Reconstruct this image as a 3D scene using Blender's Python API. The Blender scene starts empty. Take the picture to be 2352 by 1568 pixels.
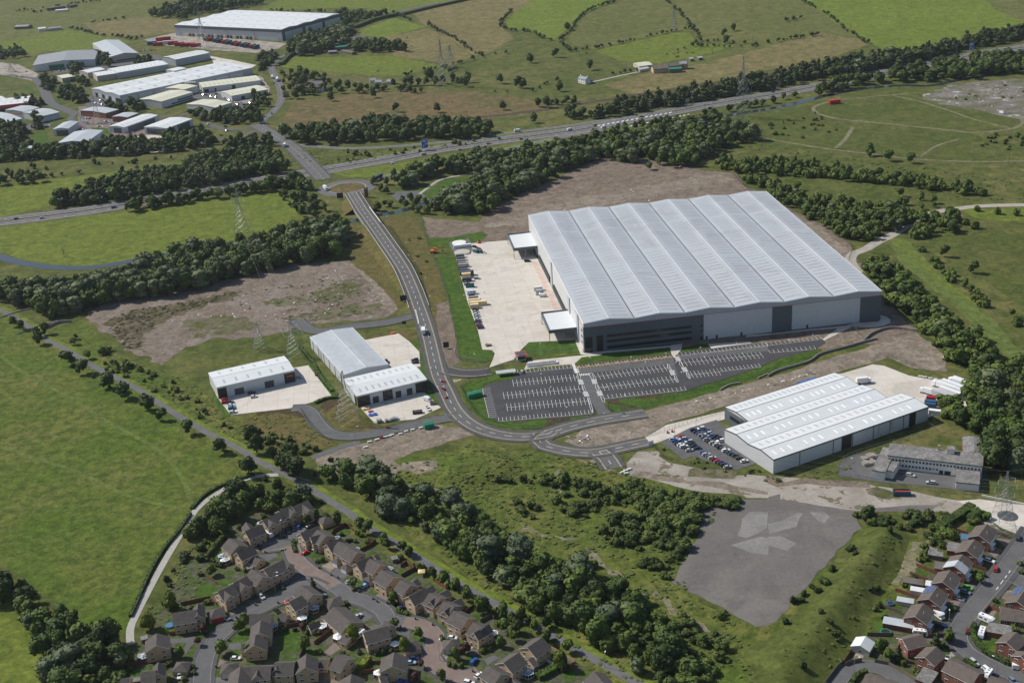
import bpy, math, random
import numpy as np
from mathutils import Matrix, Vector, noise as VN
R = random.Random(11)
D2R = math.radians
sc = bpy.context.scene
COL = sc.collection

# ---------------------------------------------------------------- camera
H = 320.0
FV, CX, CY = 2900.0, 1176.0, 784.0          # focal length and centre in units of a 2352 px wide picture
PITCH, ROLL = D2R(23.3), D2R(-3.7)
cam = bpy.data.cameras.new('camera'); camo = bpy.data.objects.new('camera', cam); COL.objects.link(camo)
cam.sensor_width = 36; cam.lens = FV / 2352 * 36; cam.clip_start = 5; cam.clip_end = 20000
camo.matrix_world = Matrix.Translation((0, 0, H)) @ Matrix.Rotation(math.pi / 2 - PITCH, 4, 'X') @ Matrix.Rotation(ROLL, 4, 'Z')
sc.camera = camo

# ---------------------------------------------------------------- sky, sun, exposure
SUN_EL, SUN_AZ = D2R(43), D2R(153)           # sun stands up-left behind the warehouse
w = bpy.data.worlds.new('World'); sc.world = w; w.use_nodes = True
nt = w.node_tree; nt.nodes.clear()
sky = nt.nodes.new('ShaderNodeTexSky'); sky.sky_type = 'NISHITA'; sky.sun_disc = False
sky.sun_elevation = SUN_EL; sky.sun_rotation = D2R(90) - SUN_AZ
bg = nt.nodes.new('ShaderNodeBackground'); bg.inputs[1].default_value = 0.08
wo = nt.nodes.new('ShaderNodeOutputWorld')
nt.links.new(sky.outputs[0], bg.inputs[0]); nt.links.new(bg.outputs[0], wo.inputs[0])
sl = bpy.data.lights.new('sun', 'SUN'); sl.energy = 4.0; sl.angle = D2R(0.5); sl.color = (1.0, 0.955, 0.87)
so = bpy.data.objects.new('sun', sl); COL.objects.link(so)
sv = Vector((math.cos(SUN_EL) * math.cos(SUN_AZ), math.cos(SUN_EL) * math.sin(SUN_AZ), math.sin(SUN_EL)))
so.rotation_euler = sv.to_track_quat('Z', 'Y').to_euler(); so.location = sv * 500 + Vector((0, 700, 0))
sc.view_settings.view_transform = 'Standard'; sc.view_settings.look = 'None'
sc.view_settings.exposure = 0.34; sc.view_settings.gamma = 1

# ---------------------------------------------------------------- picture units -> ground
cr_, sr_ = math.cos(ROLL), math.sin(ROLL); cp_, sp_ = math.cos(PITCH), math.sin(PITCH)
def G(p, z=0.0):
    x = (p[0] - CX) / FV; y = -(p[1] - CY) / FV
    x, y = cr_ * x - sr_ * y, sr_ * x + cr_ * y
    dy = cp_ + y * sp_; dz = -sp_ + y * cp_
    k = (H - z) / -dz
    return (x * k, dy * k)
CROP = {'A': (820, 1960, 3.92), 'B': (1300, 2080, 3.92), 'C': (1700, 2331, 3.92), 'D': (1100, 2331, 3.92), 'E': (500, 2331, 3.92),
        'F': (3496, 2080, 3.92), 'G': (3300, 2400, 4.738), 'H': (3600, 2400, 4.738), 'v': (0, 0, 1 / 1.7415)}
def P(s):
    """'t13 430 640 ...' -> list of points in picture units (tile / crop prefix)"""
    out = []; fr = CROP['v']; buf = []
    for t in s.replace(',', ' ').split():
        if t[0] == 't' and len(t) == 3: fr = (1024 * int(t[1]), 683 * int(t[2]), 2351 / 1024)
        elif t in CROP: fr = CROP[t]
        else:
            buf.append(float(t))
            if len(buf) == 2:
                out.append(((fr[0] + buf[0] / fr[2]) / 1.7415, (fr[1] + buf[1] / fr[2]) / 1.7415)); buf = []
    return out
def PS(s): return sorted(P(s))
def W(s, z=0.0): return [G(p, z) for p in P(s)]

# ---------------------------------------------------------------- materials
MATS = {}
def newmat(name):
    m = bpy.data.materials.new(name); m.use_nodes = True; n = m.node_tree; b = n.nodes['Principled BSDF']
    MATS[name] = m; return m, n, b
def N(n, t, **kw):
    x = n.nodes.new(t)
    for k, v in kw.items(): setattr(x, k, v)
    return x
def noise(n, vec, scale, detail=4, rough=0.6, dist=0.0):
    x = N(n, 'ShaderNodeTexNoise'); x.inputs['Scale'].default_value = scale; x.inputs['Detail'].default_value = detail
    x.inputs['Roughness'].default_value = rough; x.inputs['Distortion'].default_value = dist
    n.links.new(vec, x.inputs['Vector']); return x.outputs['Fac']
def ramp(n, fac, stops):
    x = N(n, 'ShaderNodeValToRGB'); e = x.color_ramp.elements
    while len(e) < len(stops): e.new(0.5)
    for i, (p, c) in enumerate(stops): e[i].position = p; e[i].color = (*c, 1) if len(c) == 3 else c
    n.links.new(fac, x.inputs[0]); return x.outputs[0]
def mixc(n, fac, a, b, mode='MIX'):
    x = N(n, 'ShaderNodeMix', data_type='RGBA', blend_type=mode)
    for i, v in ((0, fac), (6, a), (7, b)):
        if isinstance(v, (int, float)): x.inputs[i].default_value = v
        elif isinstance(v, tuple): x.inputs[i].default_value = (*v, 1)
        else: n.links.new(v, x.inputs[i])
    return x.outputs[2]
def bump(n, b, h, strength, dist=0.3):
    x = N(n, 'ShaderNodeBump'); x.inputs['Strength'].default_value = strength; x.inputs['Distance'].default_value = dist
    n.links.new(h, x.inputs['Height']); n.links.new(x.outputs[0], b.inputs['Normal'])
def pos(n): return N(n, 'ShaderNodeNewGeometry').outputs['Position']
def mul(c, k): return tuple(min(1, x * k) for x in c)
def ground(name, c1, c2, c3, big=0.012, mid=0.07, fine=0.5, b=0.6, speck=None, rough=1.0, contrast=1.0, grain=.75):
    """mottled ground: large patches, medium clumps, fine grain"""
    m, n, bs = newmat(name); p = pos(n)
    a = noise(n, p, big, 5, 0.55, 0.6); mm = noise(n, p, mid, 6, 0.65, 0.4); f = noise(n, p, fine, 4, 0.7)
    A = ramp(n, a, [(0.5 - 0.12 / contrast, c1), (0.5 + 0.12 / contrast, c2)])
    M = ramp(n, mm, [(0.42, (0, 0, 0)), (0.62, (1, 1, 1))])
    c = mixc(n, M, A, c3)
    F = ramp(n, f, [(0.3, (0.62, 0.62, 0.62)), (0.7, (1.3, 1.3, 1.3))])
    c = mixc(n, grain, c, F, 'MULTIPLY')
    if grain > .5: c = mixc(n, .8, c, ramp(n, noise(n, p, fine * .3, 5, .7, .8), [(.36, (.58, .62, .60)), (.52, (1, 1, 1)), (.66, (1.42, 1.32, 1.25))]), 'MULTIPLY')
    if speck:
        s = noise(n, p, speck[1], 3, 0.7); S = ramp(n, s, [(speck[2], (0, 0, 0)), (speck[2] + 0.05, (1, 1, 1))])
        c = mixc(n, S, c, speck[0])
    n.links.new(c, bs.inputs['Base Color']); bs.inputs['Roughness'].default_value = rough; bs.inputs['Specular IOR Level'].default_value = 0.1
    bump(n, bs, f, b, 0.4); return m
def plain(name, c, rough=0.6, metal=0.0, var=0.12, sc_=0.4, spec=0.5, objc=False):
    m, n, b = newmat(name)
    if objc: base = N(n, 'ShaderNodeObjectInfo').outputs['Color']
    else: base = None
    f = noise(n, pos(n), sc_, 5, 0.6)
    F = ramp(n, f, [(0.3, (1 - var,) * 3), (0.7, (1 + var,) * 3)])
    n.links.new(mixc(n, 1.0, base if base else c, F, 'MULTIPLY'), b.inputs['Base Color'])
    b.inputs['Roughness'].default_value = rough; b.inputs['Metallic'].default_value = metal; b.inputs['Specular IOR Level'].default_value = spec
    return m
def striped(name, c, period, depth=0.25, rough=0.55, axis=0, var=0.12, col2=0.85, sc_=0.25, objc=False, wear=None):
    """cladding or tiles: fine ribs in object space"""
    m, n, b = newmat(name)
    tc = N(n, 'ShaderNodeTexCoord').outputs['Object']; sp = N(n, 'ShaderNodeSeparateXYZ'); n.links.new(tc, sp.inputs[0])
    mt = N(n, 'ShaderNodeMath', operation='MULTIPLY'); mt.inputs[1].default_value = 1.0 / period; n.links.new(sp.outputs[axis], mt.inputs[0])
    fr = N(n, 'ShaderNodeMath', operation='FRACT'); n.links.new(mt.outputs[0], fr.inputs[0])
    st = ramp(n, fr.outputs[0], [(0.0, (col2,) * 3), (0.18, (1, 1, 1)), (0.85, (1, 1, 1)), (1.0, (col2,) * 3)])
    f = noise(n, pos(n), sc_, 5, 0.65); F = ramp(n, f, [(0.3, (1 - var,) * 3), (0.7, (1 + var,) * 3)])
    base = N(n, 'ShaderNodeObjectInfo').outputs['Color'] if objc else c
    x = mixc(n, 1.0, mixc(n, 1.0, base, F, 'MULTIPLY'), st, 'MULTIPLY')
    if wear:
        g = noise(n, pos(n), wear[1], 5, 0.7, 0.5); x = mixc(n, ramp(n, g, [(wear[2], (0, 0, 0)), (wear[2] + 0.08, (1, 1, 1))]), x, wear[0])
    n.links.new(x, b.inputs['Base Color']); b.inputs['Roughness'].default_value = rough; b.inputs['Specular IOR Level'].default_value = 0.3
    bump(n, b, st, depth, 0.05); return m
def leafmat(name, c1, c2):
    m, n, b = newmat(name)
    rnd = N(n, 'ShaderNodeObjectInfo').outputs['Random']
    f = noise(n, pos(n), 0.13, 2, 0.6); f2 = noise(n, pos(n), 0.9, 3, 0.6)
    c = mixc(n, ramp(n, f, [(0.35, (0, 0, 0)), (0.65, (1, 1, 1))]), c1, c2)
    c = mixc(n, 1.0, c, ramp(n, f2, [(0.25, (0.6, 0.6, 0.6)), (0.75, (1.35, 1.35, 1.3))]), 'MULTIPLY')
    c = mixc(n, 1.0, c, ramp(n, rnd, [(0, (0.72, 0.76, 0.80)), (1, (1.35, 1.24, 1.05))]), 'MULTIPLY')
    n.links.new(c, b.inputs['Base Color']); b.inputs['Roughness'].default_value = 0.75; b.inputs['Specular IOR Level'].default_value = 0.25
    return m
g_rough = ground('rough_grass', (0.084, 0.101, 0.026), (0.131, 0.124, 0.044), (0.066, 0.086, 0.021), 0.006, 0.05, 0.35)
g_field = ground('left_field', (0.076, 0.121, 0.017), (0.135, 0.139, 0.038), (0.059, 0.090, 0.015), 0.02, 0.16, 0.75, contrast=.75)
g_bright = ground('meadow_grass', (0.118, 0.150, 0.025), (0.135, 0.164, 0.030), (0.100, 0.131, 0.023), 0.01, 0.09, 0.5)
g_vivid = ground('vivid_grass', (0.121, 0.160, 0.025), (0.136, 0.177, 0.030), (0.108, 0.145, 0.023), 0.006, 0.03, 0.4, 0.3)
g_lawn = ground('lawn', (0.051, 0.102, 0.015), (0.067, 0.115, 0.020), (0.046, 0.085, 0.015), 0.03, 0.15, 0.8, 0.3)
g_olive = ground('olive_pasture', (0.110, 0.120, 0.036), (0.137, 0.137, 0.047), (0.090, 0.104, 0.029), 0.008, 0.05, 0.4)
g_tan = ground('dry_grass', (0.162, 0.134, 0.061), (0.189, 0.160, 0.073), (0.124, 0.116, 0.044), 0.01, 0.05, 0.4)
g_heath = ground('heath_grass', (0.132, 0.101, 0.047), (0.094, 0.092, 0.034), (0.149, 0.110, 0.055), 0.012, 0.06, 0.4)
g_brownsc = ground('banking_grass', (0.109, 0.095, 0.034), (0.086, 0.090, 0.025), (0.127, 0.099, 0.040), 0.02, 0.12, 0.7)
g_mown = ground('mown_grass', (0.109, 0.144, 0.038), (0.125, 0.157, 0.043), (0.089, 0.121, 0.030), .03, .15, .7)
g_dust = ground('dusty_track', (0.172, 0.159, 0.097), (0.138, 0.136, 0.066), (0.207, 0.190, 0.127), .03, .10, .8)
g_mound = ground('mound_grass', (0.077, 0.096, 0.023), (0.106, 0.110, 0.034), (0.064, 0.082, 0.021), 0.015, 0.06, 0.4)
g_scrub = ground('scrub_ground', (0.084, 0.122, 0.023), (0.152, 0.145, 0.043), (0.066, 0.093, 0.017), 0.02, 0.16, 0.8, 0.9)
g_soil = ground('bare_soil', (0.177, 0.142, 0.113), (0.217, 0.175, 0.140), (0.146, 0.115, 0.089), 0.015, 0.10, 0.8, 0.7, ((.34, .32, .29), 1.6, .68))
g_soil2 = ground('tracked_soil', (0.255, 0.216, 0.176), (0.215, 0.180, 0.147), (0.180, 0.149, 0.117), 0.02, 0.10, 0.8, 0.8, ((.40, .38, .35), 1.4, .68))
g_lot = ground('rubble_lot', (0.184, 0.149, 0.121), (0.143, 0.113, 0.088), (0.216, 0.184, 0.158), 0.015, 0.05, 0.9, 0.9, ((.30, .30, .31), 0.12, .66))
g_reed = ground('reedy_ground', (.105, .088, .050), (.150, .120, .090), (.075, .072, .034), .04, .12, .9, .8)
g_olot = ground('weedy_rubble', (.110, .105, .050), (.170, .145, .110), (.080, .088, .034), .04, .10, .9, .8)
g_rubble = ground('broken_concrete', (.21, .19, .18), (.17, .15, .14), (.10, .105, .05), 0.02, 0.05, 0.9, 0.6, ((.36, .35, .33), 0.06, .60))
g_garden = ground('garden_ground', (0.051, 0.087, 0.018), (0.068, 0.092, 0.028), (0.107, 0.092, 0.078), 0.05, 0.22, 1.0, 0.6)
g_concrete = ground('pale_concrete', (.54, .50, .45), (.52, .485, .44), (.56, .525, .475), 0.02, 0.08, 0.35, 0.1, rough=.85, grain=.10)
n = MATS['pale_concrete'].node_tree; bs = n.nodes['Principled BSDF']; mp_ = N(n, 'ShaderNodeMapping'); mp_.inputs['Rotation'].default_value = (0, 0, -D2R(6.5)); n.links.new(pos(n), mp_.inputs[0])
bt = N(n, 'ShaderNodeTexBrick'); bt.offset = 0; n.links.new(mp_.outputs[0], bt.inputs['Vector']); bt.inputs['Scale'].default_value = 1; bt.inputs['Brick Width'].default_value = 9; bt.inputs['Row Height'].default_value = 6.5; bt.inputs['Mortar Size'].default_value = .11
bt.inputs['Color1'].default_value = (1, 1, 1, 1); bt.inputs['Color2'].default_value = (.95, .94, .92, 1); bt.inputs['Mortar'].default_value = (.78, .74, .70, 1); old = bs.inputs['Base Color'].links[0].from_socket
c_ = mixc(n, 1.0, old, bt.outputs[0], 'MULTIPLY'); c_ = mixc(n, 1.0, c_, ramp(n, noise(n, pos(n), .045, 4, .6, 1.5), [(.36, (.86, .85, .84)), (.5, (1, 1, 1))]), 'MULTIPLY'); n.links.new(c_, bs.inputs['Base Color'])
g_slab = ground('old_concrete', (.30, .27, .235), (.22, .195, .17), (.34, .31, .275), 0.02, 0.06, 0.6, 0.2, ((.14, .125, .085), 0.10, .56), grain=.35)
g_asph = ground('asphalt', (.110, .110, .112), (.098, .098, .101), (.122, .122, .124), 0.03, 0.2, 1.2, 0.1, rough=.9, grain=.35)
g_asphd = ground('new_asphalt', (.062, .062, .066), (.054, .054, .058), (.070, .070, .073), 0.02, 0.1, 1.0, 0.1, rough=.85, grain=.35)
g_asphl = ground('worn_asphalt', (.128, .127, .128), (.114, .113, .114), (.142, .140, .139), 0.03, 0.2, 1.2, 0.1, rough=.9, grain=.35)
g_waste = ground('worn_tarmac', (0.141, 0.130, 0.123), (0.163, 0.152, 0.142), (0.123, 0.115, 0.108), 0.02, 0.06, 0.5, 0.3, ((.085, .078, .074), 0.11, .70), grain=.35)
g_foot = ground('footway', (.080, .080, .083), (.073, .073, .076), (.088, .088, .090), 0.03, 0.2, 1.2, 0.1, rough=.9, grain=.35)
g_brick = ground('block_paving', (.185, .140, .125), (.170, .130, .116), (.205, .158, .140), 0.04, 0.2, 1.5, 0.1, rough=.9, grain=.35)
g_track = ground('gravel_track', (.34, .31, .27), (.30, .27, .235), (.37, .34, .30), 0.04, 0.2, 1.2, 0.3, grain=.35)
g_rail = ground('rail_ballast', (.085, .060, .048), (.100, .072, .060), (.070, .050, .042), 0.03, 0.2, 1.0, 0.4)
g_path = ground('pale_path', (.35, .34, .31), (.32, .31, .285), (.37, .36, .33), 0.04, 0.2, 1.2, 0.2, grain=.35)
g_mulch = ground('planting_bed', (.075, .055, .038), (.10, .065, .040), (.05, .05, .02), 0.1, 0.4, 1.5, 0.8)
g_patch = ground('pale_tarmac', (.205, .198, .190), (.235, .226, .215), (.180, .172, .165), .04, .12, .7, .2, grain=.4)
water = plain('canal_water', (.026, .034, .038), 0.14, 0, .2, .05, .38)
m_white = plain('white_line', (.72, .72, .70), .8); m_yel = plain('yellow_line', (.62, .48, .24), .8); m_kerb = plain('kerb_stone', (.25, .245, .235), .9)
m_roofm = striped('main_roof_sheet', (.40, .42, .45), 1.0, .1, .5, 1, .05, .97, .06, wear=((.36, .375, .40), .03, .52))
m_roofw = striped('white_roof_sheet', (.60, .62, .63), 1.0, .15, .5, 1, .05, .94)
m_roofb = striped('beige_roof_sheet', (.56, .55, .42), 1.0, .15, .6, 1, .08, .92)
m_roofg = striped('grey_roof_sheet', (.24, .25, .27), 1.0, .15, .6, 1, .15, .88)
m_roofl = striped('light_grey_roof_sheet', (.40, .43, .46), 1.0, .15, .6, 1, .10, .9)
m_roofbw = striped('brown_barn_roof', (.13, .11, .10), 1.0, .2, .8, 1, .2, .85)
m_wallw = striped('white_cladding', (.52, .53, .54), 1.0, .1, .5, 0, .03, .96)
m_wallg = striped('grey_cladding', (.38, .40, .43), 1.0, .1, .5, 0, .05, .95)
m_walld = striped('dark_cladding', (.10, .115, .13), 1.0, .1, .5, 0, .04, .95)
m_wallb = plain('buff_block_wall', (.42, .38, .32), .9); m_cap = plain('white_capping', (.74, .75, .76), .4, 0, .02)
m_glass = plain('dark_glass', (.015, .018, .022), .12, 0, .1, .3); m_sky = plain('rooflight_sheet', (.25, .265, .28), .35, 0, .25, .3)
m_skyw = plain('pale_rooflight', (.86, .87, .86), .4, 0, .1, .3); m_skyg = plain('grey_rooflight', (.40, .42, .43), .4, 0, .12, .3)
m_red = plain('red_trim', (.42, .03, .03), .5); m_green = plain('green_panel', (.02, .20, .11), .5); m_blk = plain('black_panel', (.02, .02, .022), .5)
m_dark = plain('dark_grey_trim', (.06, .065, .07), .6); m_steel = plain('galvanised_steel', (.27, .285, .29), .45, .3, .15)
m_stone = plain('buff_stone', (.44, .32, .20), .95, 0, .22, 1.6); m_brickr = plain('red_brick', (.20, .075, .045), .95, 0, .2, 1.8)
m_tile = striped('brown_roof_tiles', (.092, .080, .074), .42, .6, .9, 1, .22, .55, .6)
m_tiler = striped('grey_brown_tiles', (.12, .098, .085), .42, .6, .9, 1, .2, .6, .6)
m_felt = ground('felt_roof', (.20, .195, .19), (.25, .245, .24), (.16, .155, .15), .05, .3, 1.5, .2, ((.09, .085, .08), .25, .66))
m_fence = plain('brown_fence', (.16, .060, .035), .9, 0, .25, 1.5); m_fencep = plain('pale_timber', (.36, .26, .17), .9, 0, .2, 1.5)
m_wood = plain('timber', (.14, .11, .085), .9); m_upvc = plain('white_frame', (.78, .79, .80), .4, 0, .03)
m_bark = plain('bark', (.08, .06, .045), 1.0, 0, .3, 3); m_rend = plain('white_render', (.66, .65, .62), .9, 0, .08)
m_paint = plain('vehicle_paint', (1, 1, 1), .3, 0, .02, 1, .5, True); m_tyre = plain('tyre_rubber', (.02, .02, .02), .9)
m_orange = plain('orange_paint', (.65, .12, .02), .5); m_blue = plain('blue_sign', (.02, .10, .42), .5); m_gsign = plain('green_sign', (.0, .16, .09), .5)
m_lamp = plain('lamp_glass', (.8, .8, .78), .3); m_box = striped('container_side', (1, 1, 1), .35, .4, .6, 0, .1, .8, .5, True)
m_solar = plain('solar_panel', (.07, .10, .22), .2); m_mesh = plain('fence_mesh', (.30, .33, .33), .6)
l_dec = leafmat('leaves_green', (.044, .076, .013), (.070, .108, .020)); l_dk = leafmat('leaves_dark', (.028, .050, .011), (.046, .072, .015))
l_wil = leafmat('leaves_willow', (.090, .115, .062), (.070, .098, .046)); l_con = leafmat('needles', (.030, .048, .018), (.042, .062, .022))
l_lite = leafmat('leaves_light', (.070, .100, .020), (.055, .080, .020)); l_pur = leafmat('leaves_purple', (.045, .020, .022), (.060, .028, .026))
l_yel = leafmat('leaves_yellow_green', (.11, .14, .012), (.085, .12, .014)); l_hedge = leafmat('hedge_leaves', (.045, .085, .012), (.035, .065, .012))
l_weed = leafmat('weed_leaves', (.072, .108, .020), (.105, .118, .032)); l_reed = leafmat('reeds', (.075, .075, .034), (.100, .090, .042))
l_shr = leafmat('shrub_leaves', (.054, .086, .016), (.080, .114, .024))

# ---------------------------------------------------------------- mesh helpers
def tag(o, label=None, cat=None, group=None, kind=None):
    if label: o['label'] = label
    if cat: o['category'] = cat
    if group: o['group'] = group
    if kind: o['kind'] = kind
    return o
class MB:
    def __init__(s): s.v = []; s.f = []; s.m = []; s.mats = []
    def mi(s, m):
        if m not in s.mats: s.mats.append(m)
        return s.mats.index(m)
    def face(s, pts, m):
        k = len(s.v); s.v += [tuple(p) for p in pts]; s.f.append(list(range(k, k + len(pts)))); s.m.append(s.mi(m))
    def box(s, x0, y0, z0, x1, y1, z1, m, fr=None):
        c = [(x0, y0, z0), (x1, y0, z0), (x1, y1, z0), (x0, y1, z0), (x0, y0, z1), (x1, y0, z1), (x1, y1, z1), (x0, y1, z1)]
        if fr: c = [fr(p) for p in c]
        k = len(s.v); s.v += c; i = s.mi(m)
        for q in ((0, 3, 2, 1), (4, 5, 6, 7), (0, 1, 5, 4), (1, 2, 6, 5), (2, 3, 7, 6), (3, 0, 4, 7)):
            s.f.append([k + a for a in q]); s.m.append(i)
    def bar(s, a, b, r, m, n=4):
        a = Vector(a); b = Vector(b); d = b - a
        if d.length < 1e-6: return
        q = d.to_track_quat('Z', 'Y'); k = len(s.v); i = s.mi(m)
        for e in (a, b):
            for j in range(n):
                t = 2 * math.pi * j / n + .785; s.v.append(tuple(e + q @ Vector((math.cos(t) * r, math.sin(t) * r, 0))))
        for j in range(n): s.f.append([k + j, k + (j + 1) % n, k + n + (j + 1) % n, k + n + j]); s.m.append(i)
        s.f.append([k + j for j in reversed(range(n))]); s.m.append(i); s.f.append([k + n + j for j in range(n)]); s.m.append(i)
    def cyl(s, x, y, z0, z1, r0, r1, m, n=10):
        k = len(s.v); i = s.mi(m)
        for z, r in ((z0, r0), (z1, r1)):
            for j in range(n): t = 2 * math.pi * j / n; s.v.append((x + r * math.cos(t), y + r * math.sin(t), z))
        for j in range(n): s.f.append([k + j, k + (j + 1) % n, k + n + (j + 1) % n, k + n + j]); s.m.append(i)
        s.f.append([k + j for j in reversed(range(n))]); s.m.append(i); s.f.append([k + n + j for j in range(n)]); s.m.append(i)
    def mesh(s, name):
        me = bpy.data.meshes.new(name); me.from_pydata(s.v, [], s.f)
        for m in s.mats: me.materials.append(m)
        me.polygons.foreach_set('material_index', s.m); me.update(); return me
    def build(s, name, parent=None, **t):
        o = bpy.data.objects.new(name, s.mesh(name)); COL.objects.link(o)
        if parent: o.parent = parent
        return tag(o, **t)
def empty(name, loc, rz=0, **t):
    o = bpy.data.objects.new(name, None); COL.objects.link(o); o.location = loc; o.rotation_euler = (0, 0, rz); o.empty_display_size = 1
    return tag(o, **t)
def link(name, me, parent=None, loc=(0, 0, 0), rz=0, scale=None, color=None, **t):
    o = bpy.data.objects.new(name, me); COL.objects.link(o); o.location = loc; o.rotation_euler = (0, 0, rz)
    if scale: o.scale = scale if isinstance(scale, tuple) else (scale,) * 3
    if color: o.color = (*color, 1)
    if parent: o.parent = parent
    return tag(o, **t)
def dup(root, loc, rz=0, color=None, parent=None, **t):
    r = root.copy(); COL.objects.link(r)
    if parent is None:
        r.location = loc; r.rotation_euler = (0, 0, rz)
        for k in ('label', 'group'):
            if k in r: del r[k]
        tag(r, **t)
    else: r.parent = parent
    if color: r.color = (*color, 1)
    for ch in root.children: dup(ch, None, 0, color, r)
    return r
def densify(pts, step, jit, seed=0):
    rr = random.Random(seed); out = []
    n = len(pts)
    for i in range(n):
        a = pts[i]; b = pts[(i + 1) % n]; L = math.dist(a, b); k = max(1, min(60, int(L / step)))
        nx, ny = -(b[1] - a[1]) / (L or 1), (b[0] - a[0]) / (L or 1)
        for j in range(k):
            t = j / k; o = rr.uniform(-jit, jit) if j or jit else 0
            out.append((a[0] + (b[0] - a[0]) * t + nx * o, a[1] + (b[1] - a[1]) * t + ny * o))
    return out
def smooth(pts, step=5.0, closed=False):
    if len(pts) < 3 and not closed:
        (a, b) = pts; k = max(1, int(math.dist(a, b) / step)); return [(a[0] + (b[0] - a[0]) * i / k, a[1] + (b[1] - a[1]) * i / k) for i in range(k + 1)]
    q = list(pts); n = len(q); out = []
    rng = range(n if closed else n - 1)
    for i in rng:
        p1, p2 = q[i], q[(i + 1) % n]
        p0 = q[i - 1] if (closed or i > 0) else (2 * p1[0] - p2[0], 2 * p1[1] - p2[1])
        p3 = q[(i + 2) % n] if (closed or i + 2 < n) else (2 * p2[0] - p1[0], 2 * p2[1] - p1[1])
        k = max(1, int(math.dist(p1, p2) / step))
        for j in range(k):
            t = j / k; t2, t3 = t * t, t * t * t
            out.append(tuple(0.5 * (2 * p1[c] + (p2[c] - p0[c]) * t + (2 * p0[c] - 5 * p1[c] + 4 * p2[c] - p3[c]) * t2 + (3 * p1[c] - p0[c] - 3 * p2[c] + p3[c]) * t3) for c in (0, 1)))
    if not closed: out.append(q[-1])
    return out
LAY = [0]
def sheet(name, s, z, m, step=9, jit=1.2, curve=False, kind='structure', pts=None):
    p = pts or W(s)
    if curve: p = smooth(p, 4, True)
    elif jit: p = densify(p, step, jit, len(p))
    LAY[0] += 1; b = MB(); zz = z + (LAY[0] % 9) * 0.0011
    b.face([(x, y, zz) for x, y in p], m)
    o = b.build(name, kind=kind); return o
def offs(path, off):
    out = []
    for i, p in enumerate(path):
        a = path[max(0, i - 1)]; b = path[min(len(path) - 1, i + 1)]; L = math.dist(a, b) or 1
        out.append((p[0] - (b[1] - a[1]) / L * off, p[1] + (b[0] - a[0]) / L * off))
    return out
def strip(b, path, o0, o1, z, m, zs=None):
    A = offs(path, o0); B = offs(path, o1)
    for i in range(len(path) - 1):
        z0, z1 = (zs[i] + z, zs[i + 1] + z) if zs else (z, z)
        b.face([(*A[i], z0), (*B[i], z0), (*B[i + 1], z1), (*A[i + 1], z1)][::-1], m)
def dashes(b, path, off, w_, on, gap, z, m, zs=None):
    A = offs(path, off); acc = 0; last = None; per = on + gap
    # resample at 1 m
    pts = []; zz = []
    for i in range(len(A) - 1):
        L = math.dist(A[i], A[i + 1]); k = max(1, int(L))
        for j in range(k):
            t = j / k; pts.append((A[i][0] + (A[i + 1][0] - A[i][0]) * t, A[i][1] + (A[i + 1][1] - A[i][1]) * t)); zz.append((zs[i] + (zs[i + 1] - zs[i]) * t) if zs else 0)
    i = 0
    while i + int(on) < len(pts):
        seg = pts[i:i + int(on) + 1]; strip(b, seg, -w_ / 2, w_ / 2, z, m, zz[i:i + int(on) + 1]); i += int(per)
def path3(s, zf=None, step=5.0):
    """smoothed path; zf: heights at the given points"""
    pp = P(s)
    if not zf: return smooth([G(p) for p in pp], step), None
    w3 = [G(p, z) for p, z in zip(pp, zf)]; sm = smooth(w3, step); zs = []
    for q in sm:
        best = None
        for i in range(len(w3) - 1):
            a, b = w3[i], w3[i + 1]; L2 = (b[0] - a[0]) ** 2 + (b[1] - a[1]) ** 2; t = max(0, min(1, ((q[0] - a[0]) * (b[0] - a[0]) + (q[1] - a[1]) * (b[1] - a[1])) / L2))
            d = math.dist(q, (a[0] + (b[0] - a[0]) * t, a[1] + (b[1] - a[1]) * t))
            if best is None or d < best[0]: best = (d, zf[i] + (zf[i + 1] - zf[i]) * t)
        zs.append(best[1])
    for _ in range(3): zs = [zs[0]] + [(zs[i - 1] + zs[i] + zs[i + 1]) / 3 for i in range(1, len(zs) - 1)] + [zs[-1]]
    return sm, zs
def road(name, s, width, z=.2, m=None, foot=0, edge=None, centre=None, zf=None, kerb=True, step=5.0, footm=None):
    pth, zs = path3(s, zf, step); b = MB(); hw = width / 2; m = m or g_asph; LAY[0] += 1; z += (LAY[0] % 11) * .0017
    strip(b, pth, -hw, hw, z, m, zs); o = b.build(name, kind='structure')
    if kerb:
        k = MB()
        for sgn in (-1, 1):
            a0, a1 = (hw, hw + .18) if sgn > 0 else (-hw - .18, -hw)
            strip(k, pth, a0, a1, z + .11, m_kerb, zs); A = offs(pth, sgn * hw)
            for i in range(len(A) - 1):
                z0, z1 = (zs[i], zs[i + 1]) if zs else (0, 0); k.face([(*A[i], z0 + z - .01), (*A[i + 1], z1 + z - .01), (*A[i + 1], z1 + z + .11), (*A[i], z0 + z + .11)], m_kerb)
        k.build('kerb', kind='structure')
    if foot:
        k = MB()
        for sgn in (-1, 1):
            a0, a1 = (hw + .22, hw + .22 + foot) if sgn > 0 else (-hw - .22 - foot, -hw - .22)
            strip(k, pth, a0, a1, z + .10, footm or g_foot, zs)
        k.build('pavement', kind='structure')
    if edge or centre:
        k = MB()
        if edge:
            for sgn in (-1, 1):
                strip(k, pth, *sorted((sgn * (hw - .35), sgn * (hw - .35 - .22))), z + .012, edge, zs)
        if centre: dashes(k, pth, 0, .22, centre[0], centre[1], z + .014, m_white, zs)
        k.build('road_marking', kind='structure')
    return pth, zs

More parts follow.
